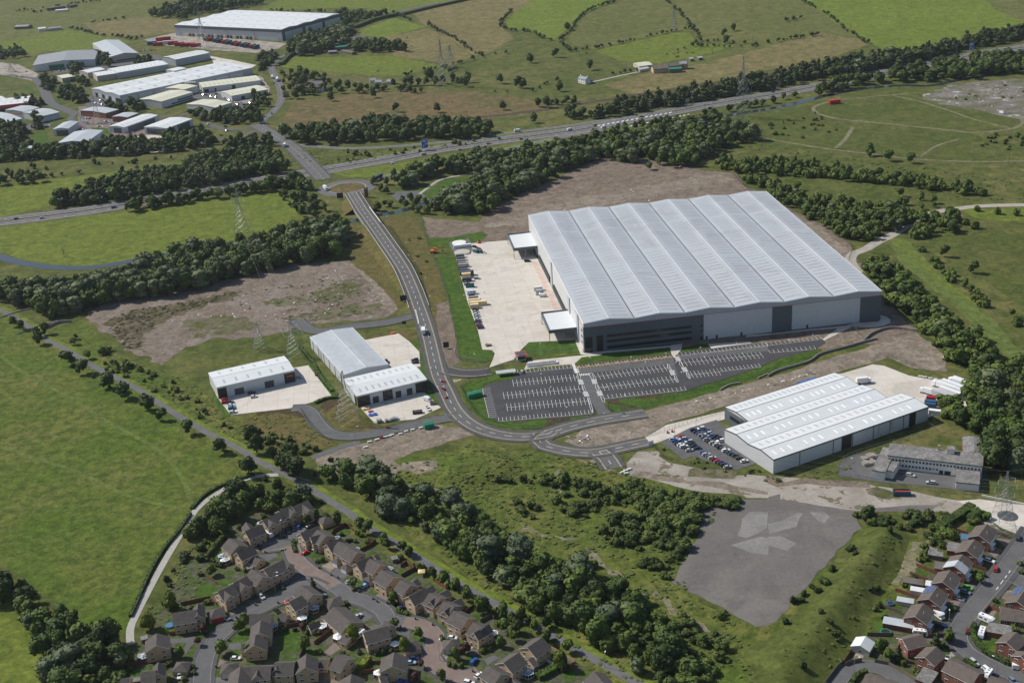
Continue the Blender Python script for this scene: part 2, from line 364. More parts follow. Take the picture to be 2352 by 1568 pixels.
# ================================================================ GROUND
b = MB(); b.face([(-2600, -200, 0), (2600, -200, 0), (2600, 3900, 0), (-2600, 3900, 0)], g_rough); b.build('ground', kind='structure')
F = lambda s, z, m, **k: sheet('field', s, z, m, **k)
# far fields
F('v -700 -200 590 -120 640 0 440 0 410 40 380 60 330 95 185 118 110 117 40 130 -200 140', .03, g_olive, step=40, jit=3)
F('v 0 97 155 68 225 82 300 95 185 118 110 117 40 130 -40 128', .045, g_bright, step=30, jit=2)
F('v 190 55 330 40 410 45 400 75 300 85 230 80', .045, g_tan, step=20, jit=3)
F('v 590 26 640 0 700 -60 1200 -60 1090 -4 960 14 890 30 850 20 780 18 700 22', .035, g_bright, step=40, jit=2)
F('v 815 75 905 42 978 62 880 87 838 84', .05, g_vivid, step=20, jit=.5)
F('v 880 86 988 65 1023 87 1088 130 1040 150 900 128 905 112 870 95', .045, g_tan, step=20, jit=2)
F('v 645 155 683 128 740 133 870 128 900 128 1010 150 925 175 840 172 760 165', .045, g_bright, step=20, jit=2)
F('v 935 25 1100 -4 1300 -90 1250 0 1176 35 1150 62 1180 90 1130 118 1090 128 1023 87 985 62', .035, g_tan, step=30, jit=3)
F('v 640 295 672 235 760 222 960 205 1176 222 1260 235 1250 250 1110 275 960 290 760 300 700 305', .04, g_heath, step=20, jit=4)
F('v 1176 35 1240 -10 1460 -60 1408 0 1336 37 1300 70 1271 92 1240 78 1165 62 1160 45', .05, g_vivid, step=30, jit=.5)
F('v 1420 2 1531 3 1576 45 1576 66 1480 88 1366 115 1286 95 1310 62 1340 37', .045, g_olive, step=20, jit=1)
F('v 1366 117 1480 90 1580 68 1601 100 1690 108 1580 135 1480 150 1420 138', .045, g_bright, step=20, jit=1)
F('v 1425 2 1460 -60 2000 -60 1850 0 1890 30 1960 75 1985 95 1890 130 1764 160 1650 170 1460 165 1540 150 1690 110 1605 95 1580 50 1533 3', .04, g_olive, step=40, jit=1)
F('v 1386 195 1476 172 1600 150 1764 108 1890 75 1985 95 1990 105 1900 135 1764 162 1620 190 1450 218', .055, g_tan, step=30, jit=2)
F('v 1842 0 1830 -60 2600 -60 2600 0 2264 0 2290 22 2352 45 2400 65 2264 80 2140 103 2040 122 2020 110 1964 82 1884 28', .055, g_vivid, step=50, jit=.5)
F('v 2264 -5 2600 -60 2600 60 2380 60 2290 25', .06, g_olive, step=30, jit=3)
F('v 1190 120 1240 95 1286 97 1366 118 1420 140 1470 165 1450 190 1386 200 1240 230 1100 215 1130 170 1160 140', .035, g_rough, step=20, jit=3)
# mid fields
F('v 0 429 100 414 205 402 322 386 430 371 400 388 322 398 262 403 225 414 185 434 142 447 112 474 0 499 -60 505 -60 432', .06, g_bright, step=15, jit=1)
F('v -60 528 60 515 150 504 270 487 400 470 500 455 620 432 680 455 690 500 640 525 585 540 545 548 470 575 330 598 215 611 120 609 60 597 0 580 -60 570', .06, g_bright, step=15, jit=1)
F('v -80 690 40 730 112 795 220 860 312 905 425 978 487 1012 550 1045 600 1086 540 1106 480 1146 440 1175 395 1245 350 1326 305 1410 292 1446 230 1490 100 1370 0 1290 -80 1250', .05, g_field, step=15, jit=1.5)
F('v -80 1300 0 1320 60 1400 130 1480 230 1600 -80 1640', .05, g_bright, step=15, jit=2)
F('v 750 386 850 362 1050 322 1176 298 1176 316 1013 338 888 360 800 380', .05, g_bright, step=12, jit=1)
F('v 762 397 850 384 940 372 1100 345 1290 312 1280 330 1120 358 960 392 880 408 800 408', .05, g_bright, step=12, jit=1)
F('v 2121 545 2190 540 2262 530 2285 510 2380 505 2380 715 2290 668 2210 600 2150 570', .05, g_mound, step=12, jit=1.5)
F('v 2180 470 2264 482 2380 470 2380 520 2290 505 2240 500', .045, g_bright, step=12, jit=2)
F('v 2040 545 2075 548 2160 625 2230 690 2330 790 2400 830 2400 870 2300 810 2190 700 2120 640 2060 600', .06, g_mown, step=10, jit=2)
F('v 1740 250 1864 243 1904 230 2064 210 2114 230 2240 250 2339 270 2352 283 2324 295 2240 310 2226 350 2400 372 2260 378 2110 366 1990 355 1850 345 1764 325 1720 300', .05, g_mound, step=14, jit=2)
F('v 1690 318 1760 330 1990 362 2400 385 2400 470 2200 470 2100 440 1900 400 1700 345', .045, g_rough, step=15, jit=3)
F('v 2115 222 2180 195 2300 184 2420 178 2420 280 2330 272 2240 252 2160 240', .065, g_rubble, step=10, jit=3)
F('v 1200 1030 1400 1060 1470 1090 1600 1130 1660 1170 1610 1230 1560 1310 1600 1390 1700 1430 1730 1568 1600 1640 1400 1620 1280 1480 1150 1380 1000 1270 860 1150 750 1090 740 1060', .045, g_scrub, step=12, jit=3)
F('v 1796 1411 1869 1326 1926 1263 1974 1213 2000 1200 2100 1230 2140 1290 2040 1400 1985 1480 1900 1600 1700 1640 1650 1450', .05, g_scrub, step=12, jit=2)
F('v 105 800 150 790 230 840 330 893 440 960 560 1020 640 1010 620 940 560 960 500 950 450 880 340 840 240 800 195 730 130 760', .05, g_scrub, step=12, jit=2)
# soil, rubble and waste ground
F('v 195 725 250 690 340 680 540 640 640 610 770 600 800 600 840 640 880 680 912 712 870 732 740 742 690 750 640 765 574 779 492 775 410 803 369 840 335 820 290 802 240 762', .075, g_lot, step=5, jit=3)
F('v 246 738 300 715 420 695 500 678 560 664 540 690 470 700 380 738 330 770 335 812 300 800 262 770', .085, g_reed, step=3, jit=4)
F('v 600 690 700 675 800 640 850 665 800 690 700 700 640 705', .088, g_olot, step=4, jit=4); F('v 640 730 720 715 800 700 880 700 860 722 760 732 690 742', .088, g_olot, step=4, jit=4); F('v 420 740 500 722 560 730 600 750 520 765 450 775', .088, g_olot, step=4, jit=4)
sheet('path', 'v 790 598 800 598 860 645 905 690 913 712 898 722 880 690 850 650', .10, g_soil2, 6, .8)
F('v 780 515 812 512 850 560 880 620 925 700 912 712 880 680 840 640 800 598 805 550', .08, g_brownsc, step=8, jit=1.5)
F('v 868 500 900 500 960 498 975 540 1000 600 1040 760 1052 822 1040 832 1020 820 1005 780 985 720 950 640 905 560', .08, g_brownsc, step=8, jit=1.5)
F('v 1000 700 1030 690 1050 790 1058 830 1045 835 1030 845 1015 820 1008 780', .085, g_soil, step=6, jit=1)
F('v 968 498 1100 510 1130 478 1230 432 1290 405 1330 385 1385 362 1470 365 1540 372 1620 392 1690 398 1705 425 1765 452 1830 490 1900 520 1950 560 1975 605 1972 640 2015 670 2065 720 2105 755 2100 765 2020 790 1900 800 1800 800 1330 790 1215 560 1110 560 1010 545 985 548', .07, g_soil, step=8, jit=2)
F('v 1700 445 1830 495 1885 520 1935 562 1960 600 1950 630 1880 570 1780 500', .08, g_soil2, step=8, jit=2)
F('v 1110 520 1250 470 1450 432 1640 400 1690 412 1600 430 1300 490 1212 520', .078, g_soil2, step=8, jit=2.5)
F('v 1488 944 1560 925 1660 893 1764 868 1864 836 1950 810 2029 786 2100 762 2140 790 2168 815 2176 856 2096 845 2039 820 2001 836 1914 856 1764 905 1660 935 1533 972 1490 1008 1400 1027 1330 1026 1298 1014 1340 987', .08, g_soil2, step=7, jit=1.2)
F('v 720 1052 770 1032 850 1012 1000 976 1060 980 1090 995 1060 1008 1010 1020 980 1030 900 1058 930 1075 890 1100 800 1092 740 1072', .08, g_soil2, step=6, jit=2)
F('v 930 1065 1000 1040 1080 1020 1160 1030 1210 1060 1180 1100 1080 1130 990 1122 930 1100', .085, g_scrub, step=6, jit=3)
F('v 560 960 640 945 695 955 715 990 768 1012 765 1022 700 1046 620 1040 560 1000', .08, g_brownsc, step=6, jit=2)
sheet('ground_slab', 'v 1466 1040 1500 1035 1540 1060 1600 1078 1680 1090 1760 1092 1830 1100 1940 1108 2000 1112 2150 1142 2250 1162 2300 1215 2230 1190 2120 1172 1990 1165 1960 1175 1800 1150 1720 1140 1600 1125 1500 1105 1450 1090 1440 1065', .09, g_slab, 8, 1.5)
sheet('waste_ground', 'v 1596 1174 1640 1160 1700 1148 1800 1148 1960 1172 1976 1212 1926 1263 1869 1326 1796 1411 1764 1438 1740 1438 1690 1412 1626 1381 1546 1338 1560 1308 1600 1240 1608 1215', .105, g_waste, 5, .8)
for s, m in (('t22 1140 1180 1500 1260 1900 1290 2351 1380 2351 1410 1900 1340 1400 1290 1100 1240', g_soil2), ('t22 1320 1215 1600 1235 1640 1180 1670 1150 2000 1190 2100 1200 2040 1260 1700 1250 1330 1230', g_olot), ('t32 0 1220 160 1290 330 1250 640 1280 900 1290 940 1340 700 1340 370 1310 100 1330 0 1290', g_soil), ('t32 900 1360 1000 1340 1130 1370 1210 1440 1050 1450 930 1400', g_olot), ('t32 0 1420 90 1400 120 1470 700 1560 1300 1500 1560 1500 1500 1568 0 1568', g_waste), ('t22 1160 1060 1280 1000 1350 1010 1330 1060 1200 1110', g_slab)): sheet('bare_ground', s, .097, m, 7, 1.2)
for s in ('t23 2120 60 2180 0 2351 0 2351 150 2150 235 2075 215', 't23 2010 300 2290 225 2351 240 2351 385 2200 380', 't33 0 110 130 85 270 0 330 10 260 130 20 195', 't33 0 225 110 220 255 280 180 345 0 300', 't33 380 0 520 0 560 40 520 95 470 80'):
    sheet('concrete_patch', s, .125, g_patch, 6, .7)
sheet('yard', 'v 2200 1150 2251 1146 2352 1160 2420 1165 2420 1230 2352 1232 2300 1212 2270 1190', .10, g_concrete, 9, 0)
for s_, m in (('t22 600 1090 760 1080 860 1120 940 1200 900 1210 800 1150 640 1120', g_soil2), ('t22 420 1170 450 1180 440 1330 410 1400 400 1330', g_dust), ('t23 650 330 760 380 1030 590 1050 620 960 600 740 440', g_dust), ('t23 1340 700 1500 860 1900 1100 1990 1180 1900 1150 1480 920 1330 760', g_dust), ('t23 100 130 300 190 600 240 560 260 260 210 80 170', g_dust), ('t12 1340 1120 1640 1100 1700 1180 1500 1200 1350 1170', g_soil2), ('t12 1300 1300 1500 1340 1850 1370 1900 1400 1600 1380 1320 1350', g_soil2), ('t12 1930 1070 2020 1060 2010 1110 1940 1120', g_soil2), ('t33 1190 400 1340 280 1550 210 1560 250 1480 340 1330 560 1180 690 1080 640 1200 560', g_dust)): sheet('bare_ground', s_, .094, m, 4, 2.2)
# lawns around the new warehouse
L = lambda s, **k: sheet('lawn', s, .12, g_lawn, 8, .3, **k)
L('v 998 592 1044 590 1050 625 1075 690 1100 760 1106 800 1135 808 1128 828 1108 832 1055 822 1050 784 1035 700 1015 640')
L('v 985 549 1040 545 1108 532 1120 540 1100 560 1085 562 1033 570 988 563')
L('v 1060 886 1080 875 1140 858 1176 848 1180 870 1125 878 1106 890 1120 957 1146 969 1361 953 1355 962 1230 986 1176 986 1120 972 1085 945 1064 915')
L('v 1200 802 1215 786 1320 781 1332 808 1300 810 1250 816 1228 818')
L('v 1245 822 1320 813 1400 808 1545 793 1547 808 1330 836 1310 834 1280 838')
L('v 1394 922 1576 899 1612 885 1660 873 1748 843 1792 824 1874 803 1885 812 1800 848 1764 858 1640 902 1560 918 1480 937 1400 948')
L('v 960 812 970 806 1015 925 1000 945 978 900')
L('t12 1430 0 1510 0 1500 60 1440 40')
L('v 1565 800 1600 792 1640 790 1640 796 1570 808')
sheet('field', 'v 840 770 900 757 950 757 962 785 940 784 915 766 838 781', .11, g_brownsc, 8, .5)
sheet('field', 't12 600 640 770 520 900 600 1040 760 1150 800 960 830 800 820 700 760', .11, g_brownsc, 8, .5)
sheet('field', 't12 350 235 480 200 600 260 760 480 740 520 700 505', .11, g_lawn, 8, .5)
L('v 489 905 505 918 530 953 520 958 500 935')
for s in ('t22 860 530 980 530 990 560 1140 600 1170 625 1100 610 890 570', 't22 320 690 540 690 530 720 430 740 300 785', 't22 1120 500 1400 480 1350 520 1130 530', 't22 0 710 210 710 120 745 0 750', 't22 1900 280 2120 262 2060 290 1910 302', 't12 590 600 660 530 770 510 770 560 650 640', 't12 0 640 130 620 300 620 440 670 440 700 200 655 0 680'):
    sheet('planting_bed', s, .135, g_mulch, 6, .4)
sheet('field', 't11 1450 140 1660 90 1540 180 1450 180', .12, g_lawn, 6, .5); sheet('field', 't11 1530 210 1760 65 1930 75 1900 140 1700 230 1600 260', .12, g_lawn, 6, .5)
sheet('parking_area', 't11 1300 190 1500 190 1600 270 1300 280 1240 230', .13, g_asph, 6, .3)
# far estate surfaces
sheet('yard', 'v 195 330 255 318 350 310 430 322 372 350 300 352 200 352', .09, g_concrete, 10, 1)
sheet('yard', 'v 480 128 590 150 560 166 500 160', .09, g_concrete, 10, 1); sheet('yard', 'v 330 92 400 76 660 100 640 112 588 122 480 115 430 108 360 104', .09, g_slab, 10, 1)
for s_ in ('t00 830 880 1100 940 1290 930 1000 1000 790 960', 't00 1760 850 1850 840 2130 850 2140 950 2351 930 2351 1010 2130 1010 1980 1000 1770 960', 't00 1180 600 1500 560 1560 640 1400 650', 't00 860 560 1020 540 1280 500 1480 510 1500 540 1060 620 900 640', 't00 30 1180 120 1150 480 1130 470 1170 200 1200', 't00 430 640 870 590 900 620 500 680'): sheet('parking_area', s_, .088, g_asph, 10, 1)
sheet('yard', 'v -30 140 40 148 90 170 75 186 -30 165', .09, g_slab, 10, 1); sheet('yard', 'v 455 190 540 235 610 240 620 205 600 175 500 180', .085, g_slab, 10, 1)
sheet('parking_area', 'v 180 245 260 240 330 270 420 290 380 320 250 322 180 300', .08, g_brick, 10, 1); sheet('parking_area', 'v 200 225 260 222 300 240 200 250', .085, g_asph, 10, 1)
sheet('lawn', 't00 300 1220 430 1210 440 1390 410 1390 300 1300', .1, g_lawn, 8, 1); sheet('lawn', 't00 490 910 560 890 570 950 510 940', .1, g_lawn, 8, 1); sheet('lawn', 't00 200 790 260 780 310 850 240 830', .1, g_lawn, 8, 1); sheet('lawn', 't00 830 1170 1000 1180 1010 1240 880 1230', .1, g_lawn, 8, 1)
sheet('lawn', 't00 1280 1390 1960 1220 1960 1260 1400 1400', .1, g_lawn, 8, 1)
sheet('parking_area', 't00 70 1180 200 1160 150 1300 110 1420 40 1400', .09, g_asph, 8, 1)
# yards
sheet('yard', 'v 1045 583 1085 559 1170 552 1216 557 1262 650 1340 800 1332 806 1322 781 1215 786 1198 802 1180 826 1160 832 1124 844 1132 826 1137 812 1130 804 1108 803 1098 760 1073 690', .15, g_concrete, 9, 0)
sheet('yard', 'v 495 905 506 922 530 953 600 945 665 938 763 911 708 839 672 845 660 880', .15, g_concrete, 9, 0)
sheet('yard', 'v 818 925 860 972 953 963 1013 936 976 902 900 900', .15, g_concrete, 9, 0)
sheet('yard', 'v 838 781 915 766 940 784 963 808 966 842 900 852 870 820', .15, g_concrete, 9, 0)
sheet('yard', 'v 1900 860 1934 858 2004 837 2030 840 2089 863 2170 877 2230 890 2230 930 2160 945 2130 960 2035 930', .15, g_concrete, 9, 0)
sheet('yard', 'v 1476 1009 1531 976 1663 944 1675 960 1586 985 1518 1014 1501 1019', .15, g_concrete, 9, 0)
sheet('parking_area', 'v 1518 1016 1586 982 1646 964 1668 984 1664 1010 1738 1064 1691 1080 1590 1048 1571 1056', .155, g_asph, 9, 0)
sheet('yard', 'v 1925 1065 1960 1045 2020 1040 2270 1080 2250 1130 2190 1122 2000 1105 1925 1092', .12, g_asph, 9, .3)
sheet('pavement', 't22 110 260 150 180 280 165 620 130 830 110 820 125 640 145 575 205 560 208 240 235', .16, g_concrete, 9, 0)
sheet('pavement', 't22 580 0 612 0 660 105 1440 40 1560 20 1560 35 1450 55 670 122 630 118', .16, g_concrete, 9, 0)
sheet('pavement', 't22 1450 45 1560 40 1560 70 1490 145 1465 120', .165, g_concrete, 9, 0)
sheet('pavement', 't22 1800 25 2180 0 2200 15 1830 65', .165, g_concrete, 9, 0)
sheet('pavement', 't22 545 210 575 205 605 290 590 295', .175, g_concrete, 9, 0)
sheet('pavement', 't31 -200 1510 40 1495 430 1450 710 1425 790 1400 1020 1385 1028 1322 1090 1340 1125 1370 1120 1400 1060 1425 930 1440 770 1435 500 1568 440 1590 640 1450 430 1465 -200 1530', .165, g_concrete, 9, 0)
# main car park
sheet('car_park', 'v 1108 892 1127 880 1176 872 1181 856 1326 838 1545 812 1650 798 1889 778 1897 788 1874 801 1792 822 1748 842 1660 872 1612 884 1577 898 1388 920 1361 951 1280 960 1146 967 1120 957', .17, g_asphd, 9, 0)
sheet('road', 't22 600 255 700 245 745 330 870 620 960 680 860 710 800 690 700 500 640 340', .18, g_asph, 9, 0)
sheet('road', 't22 600 256 1480 158 1530 330 1420 215 745 285 610 290', .185, g_asph, 9, 0)
sheet('road', 't22 1500 140 1760 100 2351 25 2351 90 1900 130 1540 170', .185, g_asph, 9, 0)

# ---------------------------------------------------------------- roads and water
road('canal', 'v -60 580 0 590 50 604 125 614 207 614 300 600 420 578 550 557 640 545 720 528 788 512 823 505 868 494 913 487 988 464 1060 440 1130 415 1250 375 1400 335 1500 308 1551 295 1651 270 1726 257 1814 242 1876 225 1964 207 2064 197 2139 197 2200 185 2400 150', 9, .10, water, kerb=False)
road('railway_bed', 'v 700 330 900 300 1088 272 1176 262 1301 245 1451 220 1601 197 1800 165 2000 130 2200 100 2420 60', 9, .10, g_rail, kerb=False)
mw = 'v -90 526 0 509.5 125 494 225 480 350 458 500 432 640 408 745 391 888 366 1013 342 1176 319 1326 299 1426 280 1551 255.5 1676 233 1764 219.5 1889 196 2014 172 2089 155 2264 122 2352 109 2440 92'
mp, _ = path3(mw, None, 12)
for sgn in (-1, 1):
    b = MB(); strip(b, mp, *sorted((sgn * 2, sgn * 14.5)), .16, g_asphl); b.build('motorway', kind='structure')
    b = MB(); strip(b, mp, sgn * 3 - .12, sgn * 3 + .12, .19, m_white); strip(b, mp, sgn * 11.4 - .15, sgn * 11.4 + .15, .19, m_white)
    dashes(b, mp, sgn * 7.2, .22, 3, 9, .192, m_white); b.build('road_marking', kind='structure')
b = MB(); strip(b, mp, -2, 2, .15, g_mulch); b.build('central_reserve', kind='structure')
slip = [('v 850 414 900 402 960 388 1050 366 1150 345 1260 322 1326 309 1390 300', 7), ('v 680 334 740 338 800 341 900 337 1040 325 1110 315 1176 305 1301 290 1366 280 1420 272', 7)]
for s, wd in slip: road('slip_road', s, wd, .17, g_asphl, 0, m_white, None, kerb=False)
b = MB()
for i in range(16):                                              # hatched nose where the slip roads meet the motorway
    t = i / 16; p = G((1375 + 175 * t, 289 - 32 * t)); b.face([(p[0] - 2.2, p[1] - 1.8, .2), (p[0] - .6, p[1] - 2.6, .2), (p[0] + 2.6, p[1] + 1.6, .2), (p[0] + 1.0, p[1] + 2.4, .2)], m_white)
    p = G((1440 + 150 * t, 292 - 30 * t)); b.face([(p[0] - 1.8, p[1] - 1.2, .2), (p[0], p[1] - 1.8, .2), (p[0] + 2.0, p[1] + 1.2, .2), (p[0] + .2, p[1] + 1.8, .2)], m_white)
b.build('road_marking', kind='structure')
road('road', 'v 743 412 725 392 708 375 675 342 638 317 606 298 588 287', 13, .21, g_asphl, 2.5, None, (3, 6), step=8)
for s in ( 'v 606 290 603 277 625 260 645 232 643 200 630 175 625 155 638 135 663 125 720 98 790 70 850 47 905 30 985 12 1090 -6 1200 -40',):
    road('road', s, 9, .21, g_asphl, 0, None, (3, 6), step=8)
for s, wd in (('v 600 291 560 296 520 298 490 290 470 282', 8), ('v 592 298 560 313 500 322 430 334 350 348 290 356', 8), ('v 80 178 95 195 110 225 120 240 150 252 172 262', 13),
              ('v 172 262 162 275 185 291 212 306 250 315', 8), ('v 185 262 200 285 250 283', 6), ('v 205 205 130 225', 5), ('v 210 165 150 172 80 180 20 172', 9), ('v 420 130 350 140 280 165 240 172', 6), ('v 365 265 390 270 430 262 460 235 440 220', 6)):
    road('road', s, wd, .2, g_asph, 0, None, None, kerb=False, step=8)
ZR = [0, 1.6, 3.6, 4.6, 4.3, 3.6, 2.8, 1.6, .6, 0, 0, 0, 0, 0, 0, 0, 0, 0, 0, 0, 0, 0, 0, 0]
MAIN = 't11 880 200 900 235 935 290 985 370 1060 475 1190 660 1340 880 1425 1060 1490 1235 1545 1390 1590 1540 t12 1620 100 1670 300 1735 440 1825 620 1950 745 2130 830 2351 872 t22 200 870 370 835 500 790 750 732 940 700 1225 655'
mainp, mainz = road('road', MAIN, 8.0, .22, g_asph, 2.4, m_yel, (4, 5), ZR, step=4)
B2 = MB(); B3 = MB()                                            # bankings carrying the road, and the bridge
A1, A2 = offs(mainp, 6.7), offs(mainp, -6.7); dist0 = [0]
for i in range(1, len(mainp)): dist0.append(dist0[-1] + math.dist(mainp[i - 1], mainp[i]))
bs = [i for i in range(len(mainp)) if math.dist(mainp[i], G((838, 497), 4.3)) < 24]
for sgn in (-1, 1):
    e = offs(mainp, sgn * 6.65)
    for i in range(len(mainp) - 1):
        if mainz[i] < .15 or i in bs: continue
        o0 = offs(mainp, sgn * (6.65 + 2.2 * mainz[i])); o1 = offs(mainp, sgn * (6.65 + 2.2 * mainz[i + 1]))
        B2.face([(*e[i], mainz[i] + .3), (*e[i + 1], mainz[i + 1] + .3), (*o1[i + 1], .02), (*o0[i], .02)], g_brownsc)
B2.build('road_banking', kind='structure')
root = empty('road_bridge', (*mainp[bs[0]], 0), 0, label='white concrete bridge carrying the new road over the canal by the roundabout', cat='bridge')
ox, oy = mainp[bs[0]]
for sgn in (-1, 1):
    pb = MB(); fb = MB(); e = offs(mainp, sgn * 6.7); e2 = offs(mainp, sgn * 7.1)
    for i in bs[:-1]:
        for (q, z0, z1, bb, mm) in ((e, .3, 1.5, pb, m_white), (e2, -1.3, 1.5, pb, m_kerb)):
            bb.face([(q[i][0] - ox, q[i][1] - oy, mainz[i] + z0), (q[i + 1][0] - ox, q[i + 1][1] - oy, mainz[i + 1] + z0), (q[i + 1][0] - ox, q[i + 1][1] - oy, mainz[i + 1] + z1), (q[i][0] - ox, q[i][1] - oy, mainz[i] + z1)], mm)
        pb.face([(e[i][0] - ox, e[i][1] - oy, mainz[i] + 1.5), (e[i + 1][0] - ox, e[i + 1][1] - oy, mainz[i + 1] + 1.5), (e2[i + 1][0] - ox, e2[i + 1][1] - oy, mainz[i + 1] + 1.5), (e2[i][0] - ox, e2[i][1] - oy, mainz[i] + 1.5)], m_kerb)
    pb.build('parapet', root)
for i in (bs[0], bs[len(bs) // 2 - 3], bs[len(bs) // 2 + 3], bs[-1]):
    ab = MB(); a, c = e[i], offs(mainp, 6.7)[i]; d_ = Vector((c[0] - a[0], c[1] - a[1])).normalized(); nrm = Vector((-d_.y, d_.x)) * .8
    q = [(a[0] + nrm.x - ox, a[1] + nrm.y - oy), (c[0] + nrm.x - ox, c[1] + nrm.y - oy), (c[0] - nrm.x - ox, c[1] - nrm.y - oy), (a[0] - nrm.x - ox, a[1] - nrm.y - oy)]
    h = mainz[i] - .2
    for k in range(4): p, r = q[k], q[(k + 1) % 4]; ab.face([(*p, 0), (*r, 0), (*r, h), (*p, h)], m_kerb)
    ab.build('abutment', root)
# white railings on both sides of the raised road
for sgn, nm in ((-1, 'left'), (1, 'right')):
    rb = MB(); e = offs(mainp, sgn * 6.9)
    seg = [i for i in range(len(mainp)) if mainz[i] > .5]
    for i in seg[:-1]:
        for hz in (.75, 1.15): rb.bar((*e[i], mainz[i] + hz + .2), (*e[i + 1], mainz[i + 1] + hz + .2), .07, m_upvc)
        rb.bar((*e[i], mainz[i] + .1), (*e[i], mainz[i] + 1.4), .07, m_upvc)
    rb.build('railing', label='white railing along the %s side of the raised road' % ('near' if sgn < 0 else 'warehouse'), cat='railing')
road('road', 'v 1269 990 1238 1012 1251 1024 1301 1036 1351 1040 1401 1033 1451 1022 1490 1014', 7.5, .215, g_asph, 2.2, m_yel, (4, 5), step=4)
road('road', 'v 1376 1038 1392 1050 1410 1076', 9, .205, g_asph, 2.2, m_yel, (4, 5), step=4)
road('road', 't12 1850 690 1650 722 1300 800 1000 858 800 870 660 835 560 740 500 650 420 610 330 615', 7.2, .21, g_asph, 1.2, None, None, step=4)
road('road', 't11 1480 1330 1400 1345 1200 1395 900 1430 600 1475 450 1440 375 1370', 7.5, .21, g_asph, 1.8, None, None, step=4)
road('road', 't12 1745 260 1850 285 2000 292 2150 272', 9, .212, g_asphd, 2, m_yel, None, step=4)
road('path', 't12 960 925 820 955 700 1000 510 1065', 4.5, .14, g_asph, 0, None, None, kerb=False, step=4)
rc = G((797, 432)); ring = lambda r, n=48: [(rc[0] + r * math.cos(2 * math.pi * i / n), rc[1] + r * math.sin(2 * math.pi * i / n)) for i in range(n)]
sheet('roundabout_road', '', .22, g_asphl, pts=ring(27), jit=0); sheet('roundabout_island', '', .32, g_heath, pts=ring(16.5), jit=0)
b = MB(); r_ = ring(17.2) + [ring(17.2)[0]]; strip(b, r_, -.6, .6, .3, m_kerb); b.build('kerb', kind='structure')
# old railway path, gravel paths, tracks
cyc = 'v -60 690 0 712 60 745 112 784 140 796 220 844 312 891 362 924 425 964 487 999 550 1031 588 1056 613 1069 688 1106 750 1146 800 1176 838 1206 938 1266 1050 1338 1163 1401 1288 1471 1401 1533 1463 1568 1560 1625'
cp, _ = path3(cyc, None, 6)
b = MB(); strip(b, cp, -2.2, 2.2, .13, g_asphl); b.build('cycle_path', kind='structure')
b = MB(); strip(b, cp, 2.2, 5.2, .10, g_vivid); b.build('verge', kind='structure'); b = MB(); strip(b, cp, -4.4, -2.2, .10, g_scrub); b.build('verge', kind='structure')
road('path', 'v 640 1090 588 1094 537 1111 487 1141 450 1171 400 1251 357 1326 312 1413 299 1446 300 1480', 3.4, .12, g_path, kerb=False)
road('path', 'v 2400 469 2352 471 2264 473 2201 479 2140 490 2089 514 2051 539 2014 557 1989 572 1959 584 1953 600 1960 612 1971 626', 8, .12, g_track, kerb=False)
for s, wd in (('t30 560 935 420 985 450 1040 620 1090 800 1110 1000 1130 1300 1160 1700 1200 1900 1220 2240 1185 2340 1130 2330 1085 2200 1075', 4), ('t30 1150 880 1400 935 1700 1030 1900 1100 2230 1180', 3), ('t30 780 1170 700 1290 620 1360', 4),
              ('t30 1750 1280 1550 1340 1400 1440', 3), ('t30 600 925 1000 885 1300 860', 3.5), ('t30 -200 1265 0 1280 300 1330 560 1370 900 1410 1380 1465 1900 1485 2400 1480', 3.5)):
    road('track', s, wd, .11, g_dust, kerb=False, step=10)
for s in ('t02 0 130 300 340 630 500 930 700 1200 850 1450 990 1620 1170 1720 1350 1750 1480', 't02 0 960 250 1050 700 1190 1000 1340 1300 1450 1700 1540'):
    road('mown_path', s, 2.6, .08, g_mown, kerb=False, step=8)
road('path', 't31 1185 640 1240 700 1500 930 1700 1080 1990 1260', 3, .10, g_bright, kerb=False)
road('path', 't11 1500 215 1680 90 1870 45 2060 10', 3, .14, g_path, kerb=False)
road('track', 't20 660 770 850 730 1000 695 1180 660 1290 650', 4, .1, g_path, kerb=False, step=10)
sheet('parking_area', 't10 330 715 640 750 640 800 440 745 350 745', .1, g_asphl, 10, .5); sheet('parking_area', 't10 600 430 900 350 900 400 760 450 640 470', .1, g_asph, 10, 1)

# ---------------------------------------------------------------- car park markings
CPK = MB()
def bays(s, n, half, both=True, m=None, z=.19, side=1):
    (a, c) = W(s); L_ = math.dist(a, c); ux, uy = (c[0] - a[0]) / L_, (c[1] - a[1]) / L_; nx, ny = -uy, ux; m = m or m_white
    def ln(p, q, w_=.16):
        l = math.dist(p, q); tx, ty = (q[0] - p[0]) / l * w_ / 2, (q[1] - p[1]) / l * w_ / 2
        CPK.face([(p[0] - ty, p[1] + tx, z), (p[0] + ty, p[1] - tx, z), (q[0] + ty, q[1] - tx, z), (q[0] - ty, q[1] + tx, z)], m)
    ln(a, c)
    lo, hi = (-half, half) if both else ((0, half) if side > 0 else (-half, 0))
    for i in range(n + 1):
        t = L_ * i / n; x, y = a[0] + ux * t, a[1] + uy * t; ln((x + nx * lo, y + ny * lo), (x + nx * hi, y + ny * hi))
    return a, c
bays('t22 762 325 1445 241', 18, 4.8); bays('t22 800 424 1505 345', 18, 4.8); bays('t22 850 526 1600 447', 19, 4.8, False)
bays('t22 10 382 610 328', 16, 4.8); bays('t22 -76 498 655 432', 19, 4.8); bays('t22 -45 606 705 546', 20, 4.8); bays('t22 -120 734 745 662', 24, 4.8, False)
bays('t12 2140 698 2078 436', 15, 4.8, False, side=-1); bays('t22 20 294 245 272', 6, 4.8, False); bays('t22 265 270 580 240', 9, 4.8, False)
